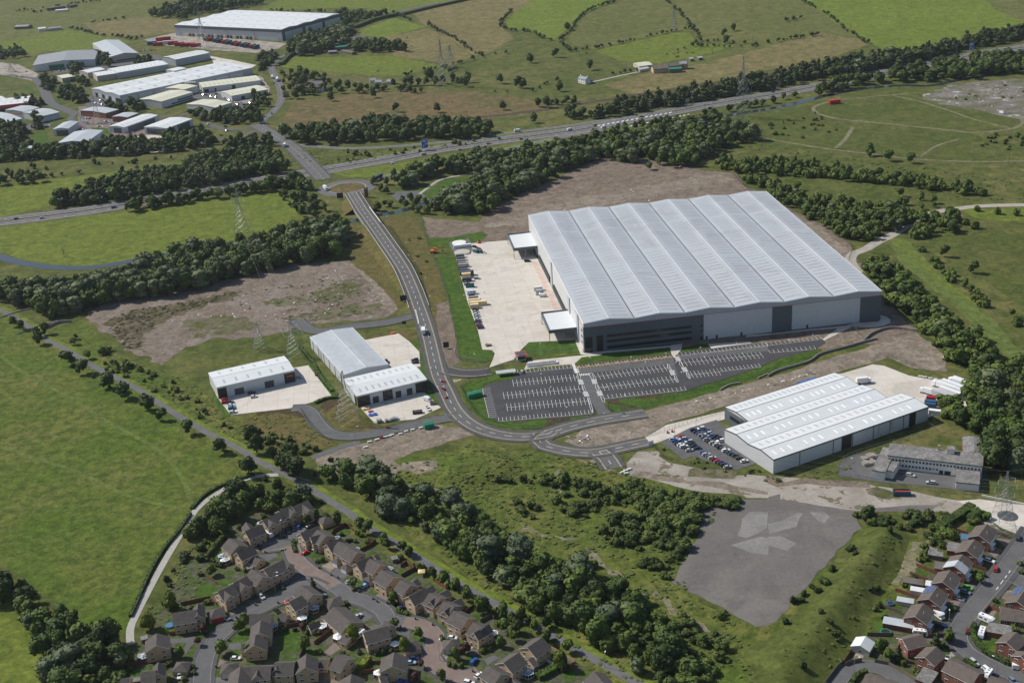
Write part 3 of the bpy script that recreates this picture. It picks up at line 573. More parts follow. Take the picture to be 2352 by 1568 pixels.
bays('t22 600 252 1490 150', 30, 5.6, False, m_yel, .2); bays('t22 1555 200 2290 122', 19, 4.8); bays('t22 1615 308 1900 280', 8, 4.8); bays('t22 1900 278 2285 234', 11, 4.8, False)
bays('t22 1530 132 2351 42', 22, 4.6, False, z=.2); bays('t32 0 38 500 -20', 12, 4.6, False, z=.2); bays('t32 20 105 440 70', 10, 4.6, False)
(a, c) = W('t22 600 252 1490 150'); L_ = math.dist(a, c); ux, uy = (c[0] - a[0]) / L_, (c[1] - a[1]) / L_
for i in range(30):                                              # yellow hatching and wheelchair marks of the reserved bays
    t = L_ * (i + .5) / 30; x, y = a[0] + ux * t - uy * 1.6, a[1] + uy * t + ux * 1.6
    for k in range(2 if i % 3 else 4):
        s_ = .35 + .55 * k; CPK.face([(x - .8, y + s_ - .8, .203), (x + .8, y + s_ - .1, .203), (x + .8, y + s_ + .15, .203), (x - .8, y + s_ - .5, .203)], m_yel)
def zebra(s, n, wd):
    (a, c) = W(s)
    for i in range(n):
        t0, t1 = i / n, (i + .5) / n; L_ = math.dist(a, c); nx, ny = -(c[1] - a[1]) / L_ * wd / 2, (c[0] - a[0]) / L_ * wd / 2
        p = [(a[0] + (c[0] - a[0]) * t, a[1] + (c[1] - a[1]) * t) for t in (t0, t1)]
        CPK.face([(p[0][0] + nx, p[0][1] + ny, .205), (p[1][0] + nx, p[1][1] + ny, .205), (p[1][0] - nx, p[1][1] - ny, .205), (p[0][0] - nx, p[0][1] - ny, .205)], m_white)
for s, n, wd in (('t22 585 250 600 292', 5, 3), ('t22 620 308 715 300', 6, 2.4), ('t22 625 355 640 398', 5, 3), ('t22 670 465 690 508', 5, 3), ('t22 750 350 765 392', 5, 3), ('t22 798 458 815 500', 5, 3), ('t22 1510 140 1535 182', 5, 3), ('t22 1575 240 1600 282', 5, 3), ('t22 1465 268 1485 312', 5, 3),
                 ('t22 780 715 1010 685', 24, .5), ('t22 50 910 430 858', 34, .6), ('t22 720 1052 1050 1008', 26, .5), ('t12 1730 240 1820 440', 24, .5), ('t12 1770 590 1880 740', 16, .5)): zebra(s, n, wd)
def outline(s, m=None, w_=.18, z=.206):
    p = W(s); 
    for i in range(len(p)):
        a, c = p[i], p[(i + 1) % len(p)]; l = math.dist(a, c); tx, ty = (c[0] - a[0]) / l * w_ / 2, (c[1] - a[1]) / l * w_ / 2
        CPK.face([(a[0] - ty, a[1] + tx, z), (a[0] + ty, a[1] - tx, z), (c[0] + ty, c[1] - tx, z), (c[0] - ty, c[1] + tx, z)], m or m_white)
for s in ('t22 600 295 625 300 632 350 612 352 595 330', 't22 640 402 660 405 680 455 668 465 648 440', 't22 690 515 710 520 740 620 745 660 728 640', 't22 712 292 735 290 752 342 735 348 715 320', 't22 765 395 782 398 800 450 788 455 768 425', 't22 812 505 830 510 850 530 852 560 830 545',
          't22 1535 182 1552 185 1575 232 1562 236 1540 215', 't22 1600 285 1618 288 1642 340 1630 344 1605 315', 't22 1425 208 1440 212 1465 262 1450 266 1428 240', 't22 1490 315 1505 318 1530 368 1515 374 1495 350'): outline(s)
for s in ('t22 845 655 865 680 848 683', 't22 218 925 255 945 235 950', 't22 855 1058 878 1055 885 1085', 't12 1815 358 1885 350 1830 370', 't12 1725 672 1780 655 1755 675'): outline(s, None, .35)
CPK.build('car_park_marking', kind='structure')

# ================================================================ SHEDS AND WAREHOUSES
def rect3(A, B_, C, z):
    a, b_, c = G(A, z), G(B_, z), G(C, z); ang = math.atan2(b_[1] - a[1], b_[0] - a[0]); L_ = math.dist(a, b_)
    d_ = -(c[0] - a[0]) * math.sin(ang) + (c[1] - a[1]) * math.cos(ang)
    return a, ang, L_, d_
def shed_body(root, Lx, Dy, e, rise, along='x', nb=1, wall=None, roof=None, cap=None, over=.25, mono=False, x0=0, y0=0):
    """walls + zigzag roof; ridges run along x or y"""
    T_ = Dy if along == 'x' else Lx; S_ = Lx if along == 'x' else Dy
    prof = []
    for i in range(nb):
        prof += [(T_ * i / nb, e), (T_ * (i + .5) / nb, e + rise)]
    prof.append((T_, e))
    if mono: prof = [(0, e), (T_, e + rise)]
    q = (lambda s, t, z: (x0 + s, y0 + t, z)) if along == 'x' else (lambda s, t, z: (x0 + t, y0 + s, z))
    wb = MB()
    for s in (0, S_): wb.face([q(s, 0, 0)] + [q(s, t, z) for t, z in prof] + [q(s, T_, 0)], wall)
    for t, z in (prof[0], prof[-1]): wb.face([q(0, t, 0), q(S_, t, 0), q(S_, t, z), q(0, t, z)], wall)
    wb.build('wall', root); rb = MB(); th = .35
    for (t0, z0), (t1, z1) in zip(prof, prof[1:]):
        a, c = (t0 - (over if t0 == 0 else 0)), (t1 + (over if t1 == T_ else 0))
        rb.face([q(-over, a, z0 + th), q(S_ + over, a, z0 + th), q(S_ + over, c, z1 + th), q(-over, c, z1 + th)], roof)
    for s in (-over, S_ + over):
        for (t0, z0), (t1, z1) in zip(prof, prof[1:]): rb.face([q(s, t0, z0 - .25), q(s, t1, z1 - .25), q(s, t1, z1 + th), q(s, t0, z0 + th)], cap or roof)
    for t, z in ((-over, prof[0][1]), (T_ + over, prof[-1][1])): rb.face([q(-over, t, z - .35), q(S_ + over, t, z - .35), q(S_ + over, t, z + th), q(-over, t, z + th)], cap or roof)
    rb.build('roof', root)
    if cap:
        cb = MB()
        for t, z in prof[1:-1:2]: cb.bar(q(-over, t, z + th), q(S_ + over, t, z + th), .15, cap)
        for (t0, z0), (t1, z1) in zip(prof, prof[1:]):
            for s in (0, S_): cb.bar(q(s, t0, z0 + th), q(s, t1, z1 + th), .12, cap)
        for t, z in (prof[0], prof[-1]): cb.bar(q(0, t, z + th), q(S_, t, z + th), .12, cap)
        cb.build('roof_edging', root)
    return prof, q, S_, T_
def lights(root, prof, q, s0, s1, n, lo, hi, wd, m, skip=None, cap_n=100, dz=.40, only=None, cnt=None):
    """rooflights laid up each slope"""
    cnt = cnt if cnt is not None else [0]; rest = MB(); meshes = {}
    for k, ((t0, z0), (t1, z1)) in enumerate(zip(prof, prof[1:])):
        if only is not None and k not in only: continue
        for i in range(n):
            if skip and skip(k, i): continue
            s = s0 + (s1 - s0) * (i + .5) / n; a, c = lo, hi
            if z1 < z0: a, c = 1 - hi, 1 - lo
            g = lambda f: (t0 + (t1 - t0) * f, z0 + (z1 - z0) * f + dz)
            (ta, za), (tb, zb) = g(a), g(c); bb = MB() if cnt[0] < cap_n else rest
            bb.face([q(s - wd / 2, ta, za), q(s + wd / 2, ta, za), q(s + wd / 2, tb, zb), q(s - wd / 2, tb, zb)], m)
            if bb is not rest: bb.build('rooflight', root)
            cnt[0] += 1
    if rest.f: rest.build('rooflight', root, kind='stuff')
def panel(root, name, side, Lx, Dy, u0, u1, z0, z1, m, th=.08):
    b = MB()
    if side == 'f': b.box(u0, -th, z0, u1, .0 - .002, z1, m)
    elif side == 'b': b.box(u0, Dy + .002, z0, u1, Dy + th, z1, m)
    elif side == 'l': b.box(-th, u0, z0, -.002, u1, z1, m)
    else: b.box(Lx + .002, u0, z0, Lx + th, u1, z1, m)
    return b.build(name, root)

# ---- the big new warehouse
MO = G((1340, 744), 19.5); MA = D2R(6.46)
mainw = empty('distribution_warehouse', (*MO, 0), MA, label='huge pale grey warehouse with six ridged roof bays beside the empty car park', cat='warehouse')
ML, MD, ME = 192.0, 227.5, 19.5
prof, q, S_, T_ = shed_body(mainw, ML, MD, ME, 1.6, 'y', 6, m_wallw, m_roofm, m_cap, .15)
gut = MB()
for i in range(1, 6): gut.box(ML * i / 6 - .3, .5, ME + .36, ML * i / 6 + .3, MD - .5, ME + .44, m_dark)
gut.build('valley_gutter', mainw)
rr = random.Random(5); missing = {(rr.randrange(12), rr.randrange(46)) for _ in range(40)}
def ypos(n):                                                      # rooflights lie closer together over the far half
    out = []; y = 6.0
    while y < MD - 5: out.append(y); y += 5.6 if y < 118 else (3.7 if not 168 < y < 172 else 7)
    return out
yp = ypos(0); rest = MB(); cnt = 0
for j, y in enumerate(yp):
    for k, ((t0, z0), (t1, z1)) in enumerate(zip(prof, prof[1:])):
        f0, f1 = (.18, .80) if z1 > z0 else (.20, .82); bb = MB() if cnt < 99 else rest
        x0, x1 = t0 + (t1 - t0) * f0, t0 + (t1 - t0) * f1; za, zb = z0 + (z1 - z0) * f0 + .40, z0 + (z1 - z0) * f1 + .40
        m = m_skyg if (k, j) in missing else m_sky
        bb.face([(x0, y - .34, za), (x1, y - .34, zb), (x1, y + .34, zb), (x0, y + .34, za)], m)
        if bb is not rest: bb.build('rooflight', mainw)
        cnt += 1
rest.build('rooflight', mainw, kind='stuff')
b = MB(); b.box(0, -.12, 16.9, ML, -.0, 17.15, m_red); b.box(-.12, 0, 16.9, 0, 30, 17.15, m_red); b.build('red_band', mainw)
b = MB(); b.box(-.02, -.10, 17.15, ML + .02, -.01, ME + .0, m_wallg)
for k in range(6):
    b.face([(ML * k / 6, -.10, ME), (ML * (k + .5) / 6, -.10, ME + 1.6), (ML * (k + 1) / 6, -.10, ME)], m_wallg)
b.build('upper_cladding', mainw)
for u0, u1, z0, nm in ((0, 76.2, 0, 'office_cladding'), (120.4, 133.4, 0, 'dark_cladding'), (178, ML, 0, 'dark_cladding')):
    panel(mainw, nm, 'f', ML, MD, u0, u1, z0, 16.9, m_walld)
panel(mainw, 'dark_cladding', 'l', ML, MD, 0, 3, 0, 16.9, m_walld)
for z0, z1 in ((1.2, 3.0), (5.4, 7.0), (9.0, 10.7)):
    g_ = MB(); g_.box(14.4, -.22, z0, 68.3, -.09, z1, m_glass)
    for k in range(28): x = 14.4 + 53.9 * k / 27; g_.box(x - .05, -.25, z0, x + .05, -.21, z1, m_dark)
    g_.build('window_band', mainw)
for x0, x1, z0, z1 in ((.6, 5.2, .3, 10.4), (7.9, 11.9, .3, 10.7), (74.0, 75.5, .3, 2.4), (74.0, 75.5, 5.4, 7.0), (74.0, 75.5, 9, 10.6)):
    g_ = MB(); g_.box(x0, -.22, z0, x1, -.09, z1, m_glass)
    for k in range(1, 4): zz = z0 + (z1 - z0) * k / 4; g_.box(x0, -.25, zz - .05, x1, -.21, zz + .05, m_dark)
    g_.build('window', mainw)
for x in (77.5, 84, 100, 143): panel(mainw, 'door', 'f', ML, MD, x, x + 1.2, .1, 2.3, m_blk)
for (y0, y1) in ((58, 112), (128, 176)):                          # rows of dock doors facing the yard
    n = int((y1 - y0) / 3.6)
    for k in range(n):
        y = y0 + (y1 - y0) * k / n; dd = MB(); dd.box(-1.0, y + .3, .4, -.01, y + 3.1, 4.6, m_blk); dd.box(-1.05, y + .9, .9, -.98, y + 2.5, 3.6, m_walld); dd.build('dock_door', mainw)
for y in (120, 20, 50): panel(mainw, 'wall_bay', 'l', ML, MD, y - 3, y + 3, 0, 19.0, m_wallg, .6)
for k in range(5):
    for z in (4, 8, 12): panel(mainw, 'window', 'l', ML, MD, 5 + 0 * k, 9, z, z + 1.2, m_glass) if k == 0 else None
for (y0, y1, xw) in ((21.5, 53.5, 18.6), (185, 220.5, 18.4)):    # the two loading canopies
    c = MB(); c.face([(-xw + .5, y0 + .5, 7.6), (-.05, y0 + .5, 7.9), (-.05, y1 - .5, 7.9), (-xw + .5, y1 - .5, 7.6)], m_roofw)
    c.box(-xw, y0, 6.3, 0, y0 + .5, 8.6, m_walld); c.box(-xw, y1 - .5, 6.3, 0, y1, 8.6, m_walld); c.box(-xw, y0 + .5, 6.3, -xw + .5, y1 - .5, 8.6, m_walld); c.box(-xw + .5, y0 + .5, 6.3, -.05, y1 - .5, 6.5, m_dark)
    co = c.build('loading_canopy', mainw)
    for x in (-xw + .4, -xw / 2, -1.2):
        for y in (y0 + .4, y1 - .4):
            if x == -1.2 and y > y0 + 1: continue
            p_ = MB(); p_.bar((x, y, 0), (x, y, 6.4), .28, m_steel); p_.build('canopy_post', co)
def mloc(x, y, z=0): return (MO[0] + x * math.cos(MA) - y * math.sin(MA), MO[1] + x * math.sin(MA) + y * math.cos(MA), z)
rb = MB()
for k in range(44): rb.box(-6.5, 57 + k * 2.72, 0, -3.2, 57.5 + k * 2.72, .17 + .02, m_orange)
rb.build('dock_bay_marking', empty('dock_markings', mloc(0, 0), MA, kind='structure'), kind='structure')

def shed(name, s, e, rise, label, cat='industrial unit', along='x', nb=1, wall=None, roof=None, cap=None, n=0, lo=.3, hi=.75, wd=1.1, lm=None, doors=(), group=None, dz=.40):
    A, B_, C = P(s)[:3]; o, ang, Lx, Dy = rect3(A, B_, C, e)
    if Dy < 0: Dy = 12
    r = empty(name, (*o, 0), ang, label=label, cat=cat, group=group)
    pr, q_, S, T = shed_body(r, Lx, Dy, e, rise, along, nb, wall or m_wallw, roof or m_roofw, cap)
    if n: lights(r, pr, q_, 2, S - 2, n, lo, hi, wd, lm or m_skyg)
    for d in doors:
        side, u0, u1, z1, m = d[:5]; nm = d[5] if len(d) > 5 else 'door'
        panel(r, nm, side, Lx, Dy, u0 * (Lx if side in 'fb' else Dy), u1 * (Lx if side in 'fb' else Dy), d[6] if len(d) > 6 else .1, z1, m)
    return r, Lx, Dy, o, ang
rA = shed('industrial_unit', 't02 1992 425 t12 350 265 t02 1912 290', 7.4, 1.2, 'white roofed unit with dark glazed corners, standing alone on its own pale yard', cap=m_roofw, roof=m_roofw, n=6, lo=.25, hi=.62, wd=1.3,
     doors=(('f', .0, .115, 6.6, m_blk, 'glazed_corner', .1), ('f', .21, .33, 4.2, m_dark), ('f', .60, .72, 4.4, m_dark), ('f', .86, 1.0, 6.6, m_blk, 'glazed_corner', .1)))
sg = MB(); sg.box(rA[1] * .9, -.16, 4.2, rA[1] * .97, -.09, 4.8, m_orange); sg.build('red_sign', rA[0])
rC = shed('industrial_unit', 't12 925 503 t12 1568 350 t12 820 345', 7.1, 1.2, 'white roofed unit with five dark openings facing the yard beside the pylon', n=10, lo=.25, hi=.6, wd=1.2,
     doors=(('f', .0, .18, 6.4, m_blk, 'glazed_corner', .1), ('f', .215, .30, 4.3, m_blk), ('f', .36, .50, 6.4, m_blk, 'glazed_bay', .1), ('f', .54, .62, 4.3, m_blk), ('f', .70, .78, 4.3, m_blk), ('f', .83, 1.0, 6.4, m_blk, 'glazed_corner', .1), ('l', .02, .2, 6.4, m_glass, 'window', .1)))
rB = shed('industrial_unit', 't12 803 309 t12 1215 210 t11 485 1532', 7.5, 1.5, 'long light grey roofed unit with one central ridge behind the white roofed unit', along='y', roof=m_roofl, cap=m_cap, n=26, lo=.2, hi=.72, wd=.6, lm=m_skyg, doors=(('f', .76, .95, 4.5, m_blk), ('r', .1, .2, 5, m_dark), ('r', .4, .5, 5, m_dark)))
for k in range(6): panel(rB[0], 'downpipe', 'l', rB[1], rB[2], rB[2] * (k + .5) / 6, rB[2] * (k + .5) / 6 + .4, 0, 7.2, m_dark, .2)
# ---- white three-bay warehouse, lower right
BO = G((1776.5, 1057), 7.8); BA = D2R(26.5)
br = empty('three_bay_warehouse', (*BO, 0), BA, label='white roofed warehouse of three parallel bays behind the full car park', cat='warehouse')
for (x0, x1, y0, y1) in ((0, 104, 0, 20.4), (-.02, 94.2, 20.42, 40.2), (15.5, 92.4, 40.22, 61)):
    pr, q_, S, T = shed_body(br, x1 - x0, y1 - y0, 7.8, 1.25, 'x', 1, m_wallw, m_roofw, m_dark, .05, x0=x0, y0=y0)
    lights(br, pr, q_, 2, S - 2, 22, .28, .62, 1.15, m_skyg if y0 != 20.42 else m_skyg, cap_n=50, only=[1]); lights(br, pr, q_, 2, S - 2, 20, .3, .66, 1.2, m_skyw, cap_n=40, only=[0], skip=lambda k, i: i % 4 == 3)
for u in (.16, .37, .495, .63, .74, .83): panel(br, 'downpipe', 'f', 104, 61, 104 * u, 104 * u + .35, 0, 7.6, m_dark, .15)
for u0, u1 in ((.425, .49), (.87, .915)): panel(br, 'loading_door', 'f', 104, 61, 104 * u0, 104 * u1, .1, 7.4, m_blk)
for u in (.66, .75): panel(br, 'window', 'f', 104, 61, 104 * u, 104 * u + 1.2, 2, 6.8, m_skyg)
g_ = MB(); g_.box(15.36, 40.3, 0, 15.49, 60.9, 7.6, m_walld); g_.box(15.2, 42, 3.2, 15.35, 56, 5.2, m_glass); g_.build('office_front', br)
lg = MB()                                                         # green number and tick on the dark office front
for a, c in (((46.9, 6.6), (45.6, 6.9)), ((45.6, 6.9), (45.2, 6.2)), ((45.2, 6.2), (46.0, 5.6)), ((46.0, 5.6), (45.0, 5.0)), ((45, 5.0), (44.9, 4.2)), ((44.9, 4.2), (46.4, 3.9)), ((44.0, 4.0), (43.2, 3.4)), ((43.2, 3.4), (42.3, 5.9)), ((47.2, 5.2), (46.2, 3.2)), ((46.2, 3.2), (43.2, 3.3))):
    lg.bar((15.1, a[0], a[1]), (15.1, c[0], c[1]), .14, l_yel)
lg.build('logo', br)
# ---- far top warehouse
tl = shed('distribution_warehouse', 't10 235 275 768 130 v 401.7 57.5', 17, 1.5, 'huge white roofed warehouse with grey walls far behind the industrial estate', 'warehouse', 'y', 4, m_wallw, m_roofw, m_roofw, n=9, lo=.45, hi=.6, wd=5, lm=m_skyg)
tr, tL, tD = tl[:3]
for k in range(5): panel(tr, 'grey_pier', 'l', tL, tD, tD * k / 4 - (10 if k == 4 else 0), tD * k / 4 + (10 if k == 0 else 6 if k < 4 else 0), 0, 13, m_wallg, .5)
panel(tr, 'grey_band', 'l', tL, tD, 0, tD, 12.9, 17, m_walld, .7); panel(tr, 'grey_band', 'f', tL, tD, 0, tL, 12.5, 17, m_walld, .7)
for u in (0, .34, .68): panel(tr, 'grey_pier', 'f', tL, tD, tL * u, tL * u + 6, 0, 12.5, m_walld, .5)
for k in range(22): panel(tr, 'dock_door', 'l', tL, tD, tD * (.25 + .03 * k), tD * (.25 + .03 * k) + 3.4, .1, 4.5, m_blk if k % 3 else m_yel, .9)
# ---- the older industrial estate
U = lambda s, e, r_, lab, **k: shed('industrial_unit', 't00 ' + s, e, r_, lab, **k)
U('300 605 870 548 145 533', 9, 3, 'dark grey roofed unit with green glazed front at the edge of the estate', roof=m_roofg, wall=m_wallw, along='y', doors=(('f', .25, .50, 7.5, m_green, 'green_front', .1), ('f', .50, .60, 8.5, m_wallw, 'entrance', .1), ('f', .60, .82, 7.5, m_green, 'green_front', .1), ('f', .26, .49, 5, m_glass, 'window', 3.8), ('f', .61, .81, 5, m_glass, 'window', 3.8), ('f', .535, .565, 6, m_glass, 'door', .1)))
U('1015 525 1270 490 745 415', 9, 3, 'long weathered blue-grey roofed shed behind the green fronted unit', roof=m_roofl, wall=m_wallb, along='y', n=8, lm=m_skyg, wd=2, doors=(('f', .2, .9, 3.2, m_glass, 'window', 1.5),))
U('1610 552 1928 488 1495 528', 9, 2, 'green edged shed with pale ribbed walls beside the big pale yard', roof=m_roofw, wall=m_wallg, n=7, lm=m_roofb, cap=m_green, wd=2)
U('1075 672 1545 592 985 637', 8, 2, 'long blue-edged white roofed shed behind the long white factory', roof=m_roofw, wall=m_wallg, n=11, lm=m_skyw, wd=1.6)
U('890 702 1075 675 800 680', 7, 1.5, 'small pale roofed shed joined to the long blue-edged shed', roof=m_roofw, wall=m_wallb, n=5, lm=m_skyw); U('805 672 965 640 755 650', 7, 1.5, 'small shed with faded roof behind its twin on the estate', roof=m_roofw, wall=m_wallb, n=4, lm=m_skyw)
rr_ = U('1100 880 2315 625 820 820', 9, 1.6, 'very long white factory with grey walls across the middle of the estate', nb=2, wall=m_wallg, cap=m_wallw, n=9, lo=.3, hi=.7, wd=4, lm=m_skyg, doors=tuple(('f', .02 + .115 * k, .115 + .115 * k, 6, m_wallw, 'wall_panel', .3) for k in range(8)) + tuple(('l', .08 + .12 * k, .17 + .12 * k, 5, m_wallw if k % 2 else m_glass, 'bay', .2) for k in range(7)))
U('1480 935 1768 850 1285 912', 8, 1.6, 'beige roofed unit with white walls below the long white factory', roof=m_roofb, n=8, lm=m_skyg, doors=(('f', .5, .98, 5, m_glass, 'window', 3.5), ('f', .3, .98, 2.4, m_glass, 'window', 1)))
U('1690 826 1812 790 1560 800', 8, 1, 'narrow beige roofed wing reaching towards the silos', roof=m_roofb)
U('1978 990 2130 945 1690 965', 7, 1.5, 'olive roofed unit with small red signs beside the estate trees', roof=m_roofb, wall=m_wallw, n=8, lm=m_skyg, doors=(('l', .4, .44, 5, m_red, 'sign', 3), ('l', .1, .14, 5, m_yel, 'sign', 3), ('f', .5, .98, 3, m_glass, 'window', 1)))
shed('industrial_unit', 'v 465 202 598 185 461 190', 6.5, 1.5, 'long beige roofed unit nearest the estate road bend', roof=m_roofb, n=12, lm=m_skyg, wd=1.5, doors=(('f', .02, .1, 4, m_blk), ('f', .5, .56, 5, m_blk), ('f', .2, .23, 4, m_glass)))
shed('industrial_unit', 'v 532 221 615 206 526 208', 6.5, 1.5, 'shorter beige roofed unit in front of the long beige one', roof=m_roofb, n=7, lm=m_skyg, wd=1.5, doors=(('f', .25, .35, 4, m_blk), ('f', .6, .68, 4, m_red)))
wn = tuple(('f', .06 + .12 * k, .12 + .12 * k, 5.6, m_glass, 'window', 4.4) for k in range(8)) + tuple(('f', .06 + .12 * k, .12 + .12 * k, 2.8, m_glass, 'window', 1.4) for k in range(8))
U('970 1042 1088 1008 795 1000', 6.5, 1, 'red brick office with grey roof behind the car filled court', cat='office', roof=m_roofl, wall=m_brickr, doors=wn)
U('1168 1080 1268 1043 1040 1070', 6, 1, 'small red brick office beside the larger brick office', cat='office', roof=m_roofl, wall=m_brickr, doors=wn)
U('1140 1172 1450 1062 1005 1160', 7, 1.2, 'white roofed unit with dark grey front and white gable frame', roof=m_roofw, n=8, lm=m_skyg, doors=(('f', .1, .9, 6, m_walld, 'dark_front', .1), ('f', .3, .36, 4, m_blk), ('f', .6, .66, 4, m_blk), ('l', .2, .7, 6, m_walld, 'dark_front', .1)))
U('1530 1182 1765 1095 1345 1160', 7.5, 1.2, 'white roofed unit with grey and buff front nearest the estate gate', roof=m_roofw, n=6, lm=m_skyg, doors=(('f', .1, .3, 6, m_brickr, 'brick_panel', .1), ('f', .4, .88, 6.5, m_walld, 'dark_front', .1), ('l', .1, .9, 6.5, m_walld, 'dark_front', .1), ('l', .3, .4, 4, m_wallw), ('l', .55, .65, 4, m_wallw)))
U('485 1192 625 1185 470 1133', 7, 1.5, 'upper of two small grey roofed units near the lawn', along='y', roof=m_roofl, n=4, doors=(('f', .2, .98, 6, m_walld, 'dark_front', .1),))
U('527 1318 800 1305 510 1220', 7.5, 1.8, 'lower and wider of two small grey roofed units near the lawn', along='y', roof=m_roofl, n=6, doors=(('f', .3, .9, 6, m_walld, 'dark_front', .1),))
U('170 1368 368 1360 118 1345', 6, 1, 'small white office block with grey roof on the lawn', cat='office', roof=m_roofl, wall=m_rend, doors=wn[::2])
U('-120 985 255 945 -170 930', 7, 1.5, 'white roofed unit with bright red band under the eaves', roof=m_roofw, cap=m_red, n=6, wall=m_red, doors=(('f', .1, .9, 3, m_glass),))
U('215 1030 360 990 92 1000', 7, 1.2, 'small grey ribbed roofed unit with orange stripe', roof=m_roofl, n=8, doors=(('l', .1, .9, 4.6, m_orange, 'orange_stripe', 3.8),)); U('375 1072 548 1032 215 1035', 7, 1.5, 'grey roofed blue-edged unit beside the orange striped one', roof=m_roofl, n=8, doors=(('f', .1, .9, 5.6, m_blue, 'blue_stripe', 5),))
U('-20 1140 205 1092 -130 1060', 7, 1.5, 'grey roofed unit cut by the edge of the picture', roof=m_roofl, n=6); U('-60 925 48 905 -90 900', 6, 1, 'white roofed corner of a unit at the far edge of the estate', roof=m_roofw)
U('570 722 705 700 535 698', 6, .6, 'small two storey block with flat cream roof among trees', cat='office', roof=m_roofb, wall=m_wallb, doors=wn[::2]); U('1600 655 1710 630 1580 632', 11, .5, 'white plant room rising from the long factory roof', cat='plant room')
for i in range(5):
    p = G(((1728 + 20 * i) / 4, 835 / 4)); c = MB(); c.cyl(0, 0, 0, 11, 2.6, 2.6, m_steel, 12); c.cyl(0, 0, 11, 12, 2.6, .6, m_steel, 12); o = c.build('silo', label='%s grey silo from the left in the row beside the beige unit' % ['first', 'second', 'third', 'fourth', 'fifth'][i], cat='silo', group='silos on the estate'); o.location = (*p, 0)
# ---- farms and small buildings far off
def hut(name, s, e, rise, lab, cat, wall=None, roof=None, depth=None, win=0, chim=0, along='x', group=None):
    A, B_ = P(s)[:2]; C = P(s)[2] if len(P(s)) > 2 else None; a, c = G(A, e), G(B_, e); ang = math.atan2(c[1] - a[1], c[0] - a[0]); Lx = math.dist(a, c)
    Dy = depth or (rect3(A, B_, C, e)[3]); r = empty(name, (*a, 0), ang, label=lab, cat=cat, group=group)
    shed_body(r, Lx, Dy, e, rise, along, 1, wall or m_rend, roof or m_roofg, None)
    for k in range(win):
        panel(r, 'window', 'f', Lx, Dy, Lx * (k + .3) / win, Lx * (k + .3) / win + 1.3, 1, 2.2, m_glass)
        if e > 4.5: panel(r, 'window', 'f', Lx, Dy, Lx * (k + .3) / win, Lx * (k + .3) / win + 1.3, 3.6, 4.7, m_glass)
    for k in range(chim):
        c = MB(); x = .6 if k == 0 else Lx - .6; c.box(x - .5, Dy / 2 - .5, e + rise - .5, x + .5, Dy / 2 + .5, e + rise + 1.6, m_brickr if roof is m_tiler else (wall or m_rend)); c.build('chimney', r)
    return r
hut('farmhouse', 't20 605 720 672 735', 5.5, 2.2, 'white farmhouse with chimneys alone beside the farm lane', 'house', m_rend, m_roofg, 8, 3, 2)
hut('barn', 't20 680 748 742 738', 3, 1.5, 'low grey outbuilding joined to the white farmhouse yard', 'barn', m_wallb, m_roofbw, 7)
hut('barn', 't20 1170 612 1290 598', 4, 1.5, 'pale roofed open barn at the hillside farm', 'barn', m_wallb, m_roofb, 22)
hut('barn', 't20 1300 640 1440 628', 5, 2.5, 'long brown roofed stone barn at the hillside farm', 'barn', m_stone, m_roofbw, 14); hut('barn', 't20 1425 618 1560 600', 5.5, 2.5, 'dark roofed stone barn joined to the farmhouse', 'barn', m_stone, m_roofbw, 14)
hut('barn', 't20 1442 640 1560 632', 4.5, 1, 'green roofed lean-to shed in front of the stone barns', 'barn', m_wood, m_green, 9); hut('farmhouse', 't20 1535 590 1605 590', 6.5, 2.5, 'tall stone farmhouse at the end of the barns', 'house', m_stone, m_roofg, 9, 3, 2)
hut('barn', 't20 1640 545 1670 540', 3, 1, 'small field shelter nearer the farmhouse', 'shed', m_wood, m_roofl, 6); hut('barn', 't20 1715 535 1752 530', 3, 1, 'small field shelter farther from the farmhouse', 'shed', m_wood, m_roofl, 6); hut('barn', 't20 1175 645 1262 628', 3, 1, 'low pale shed with sloping roof beside the pale barn', 'barn', m_wallb, m_roofl, 9)
hut('barn', 't10 890 375 1030 340', 5, 2, 'brown roofed barn by the paddocks nearer the pines', 'barn', m_wood, m_roofbw, 22); hut('barn', 't10 960 385 1100 360', 5, 2, 'brown roofed barn by the paddocks in front of its twin', 'barn', m_wood, m_roofbw, 16)
hut('stable', 't10 665 480 740 475', 3, 1, 'dark low stable block at the corner of the paddock', 'stable', m_wood, m_roofg, 8); hut('stable', 't10 730 440 870 425', 3.5, 1, 'dark green roofed stable range beside the car park in the trees', 'stable', m_wood, m_green, 10); hut('stable', 't10 780 470 880 488', 3, 1, 'low dark stable in front of the green roofed range', 'stable', m_wood, m_roofbw, 8)
hut('cottage', 't10 352 800 475 805', 5, 2.3, 'white rendered cottages with brown roof beside the road', 'house', m_rend, m_tiler, 9, 5, 1); hut('cottage', 't10 475 805 600 803', 5.5, 2.6, 'white cottages with taller brown roof farther from the road', 'house', m_rend, m_tiler, 9, 6, 2)
for i, s in enumerate(('1045 745 1100 740', '1090 760 1150 758', '1195 755 1260 755')): hut('bungalow', 't10 ' + s, 3.2, 2, ['grey roofed bungalow nearest the white caravan', 'grey roofed bungalow in the middle of the row by the pasture', 'grey roofed bungalow at the field end of the row'][i], 'house', m_rend, m_roofg, 9, 3)
hut('barn', 't00 130 250 255 245', 4, 1.5, 'long dark shed alone in the far field', 'barn', m_wood, m_roofg, 16); hut('barn', 't00 350 270 420 262', 4, 1.5, 'white roofed barn at the far farm', 'barn', m_rend, m_roofw, 12); hut('barn', 't00 440 268 560 255', 4, 1, 'long low barn with pale roof edge at the far farm', 'barn', m_wallb, m_roofg, 12)
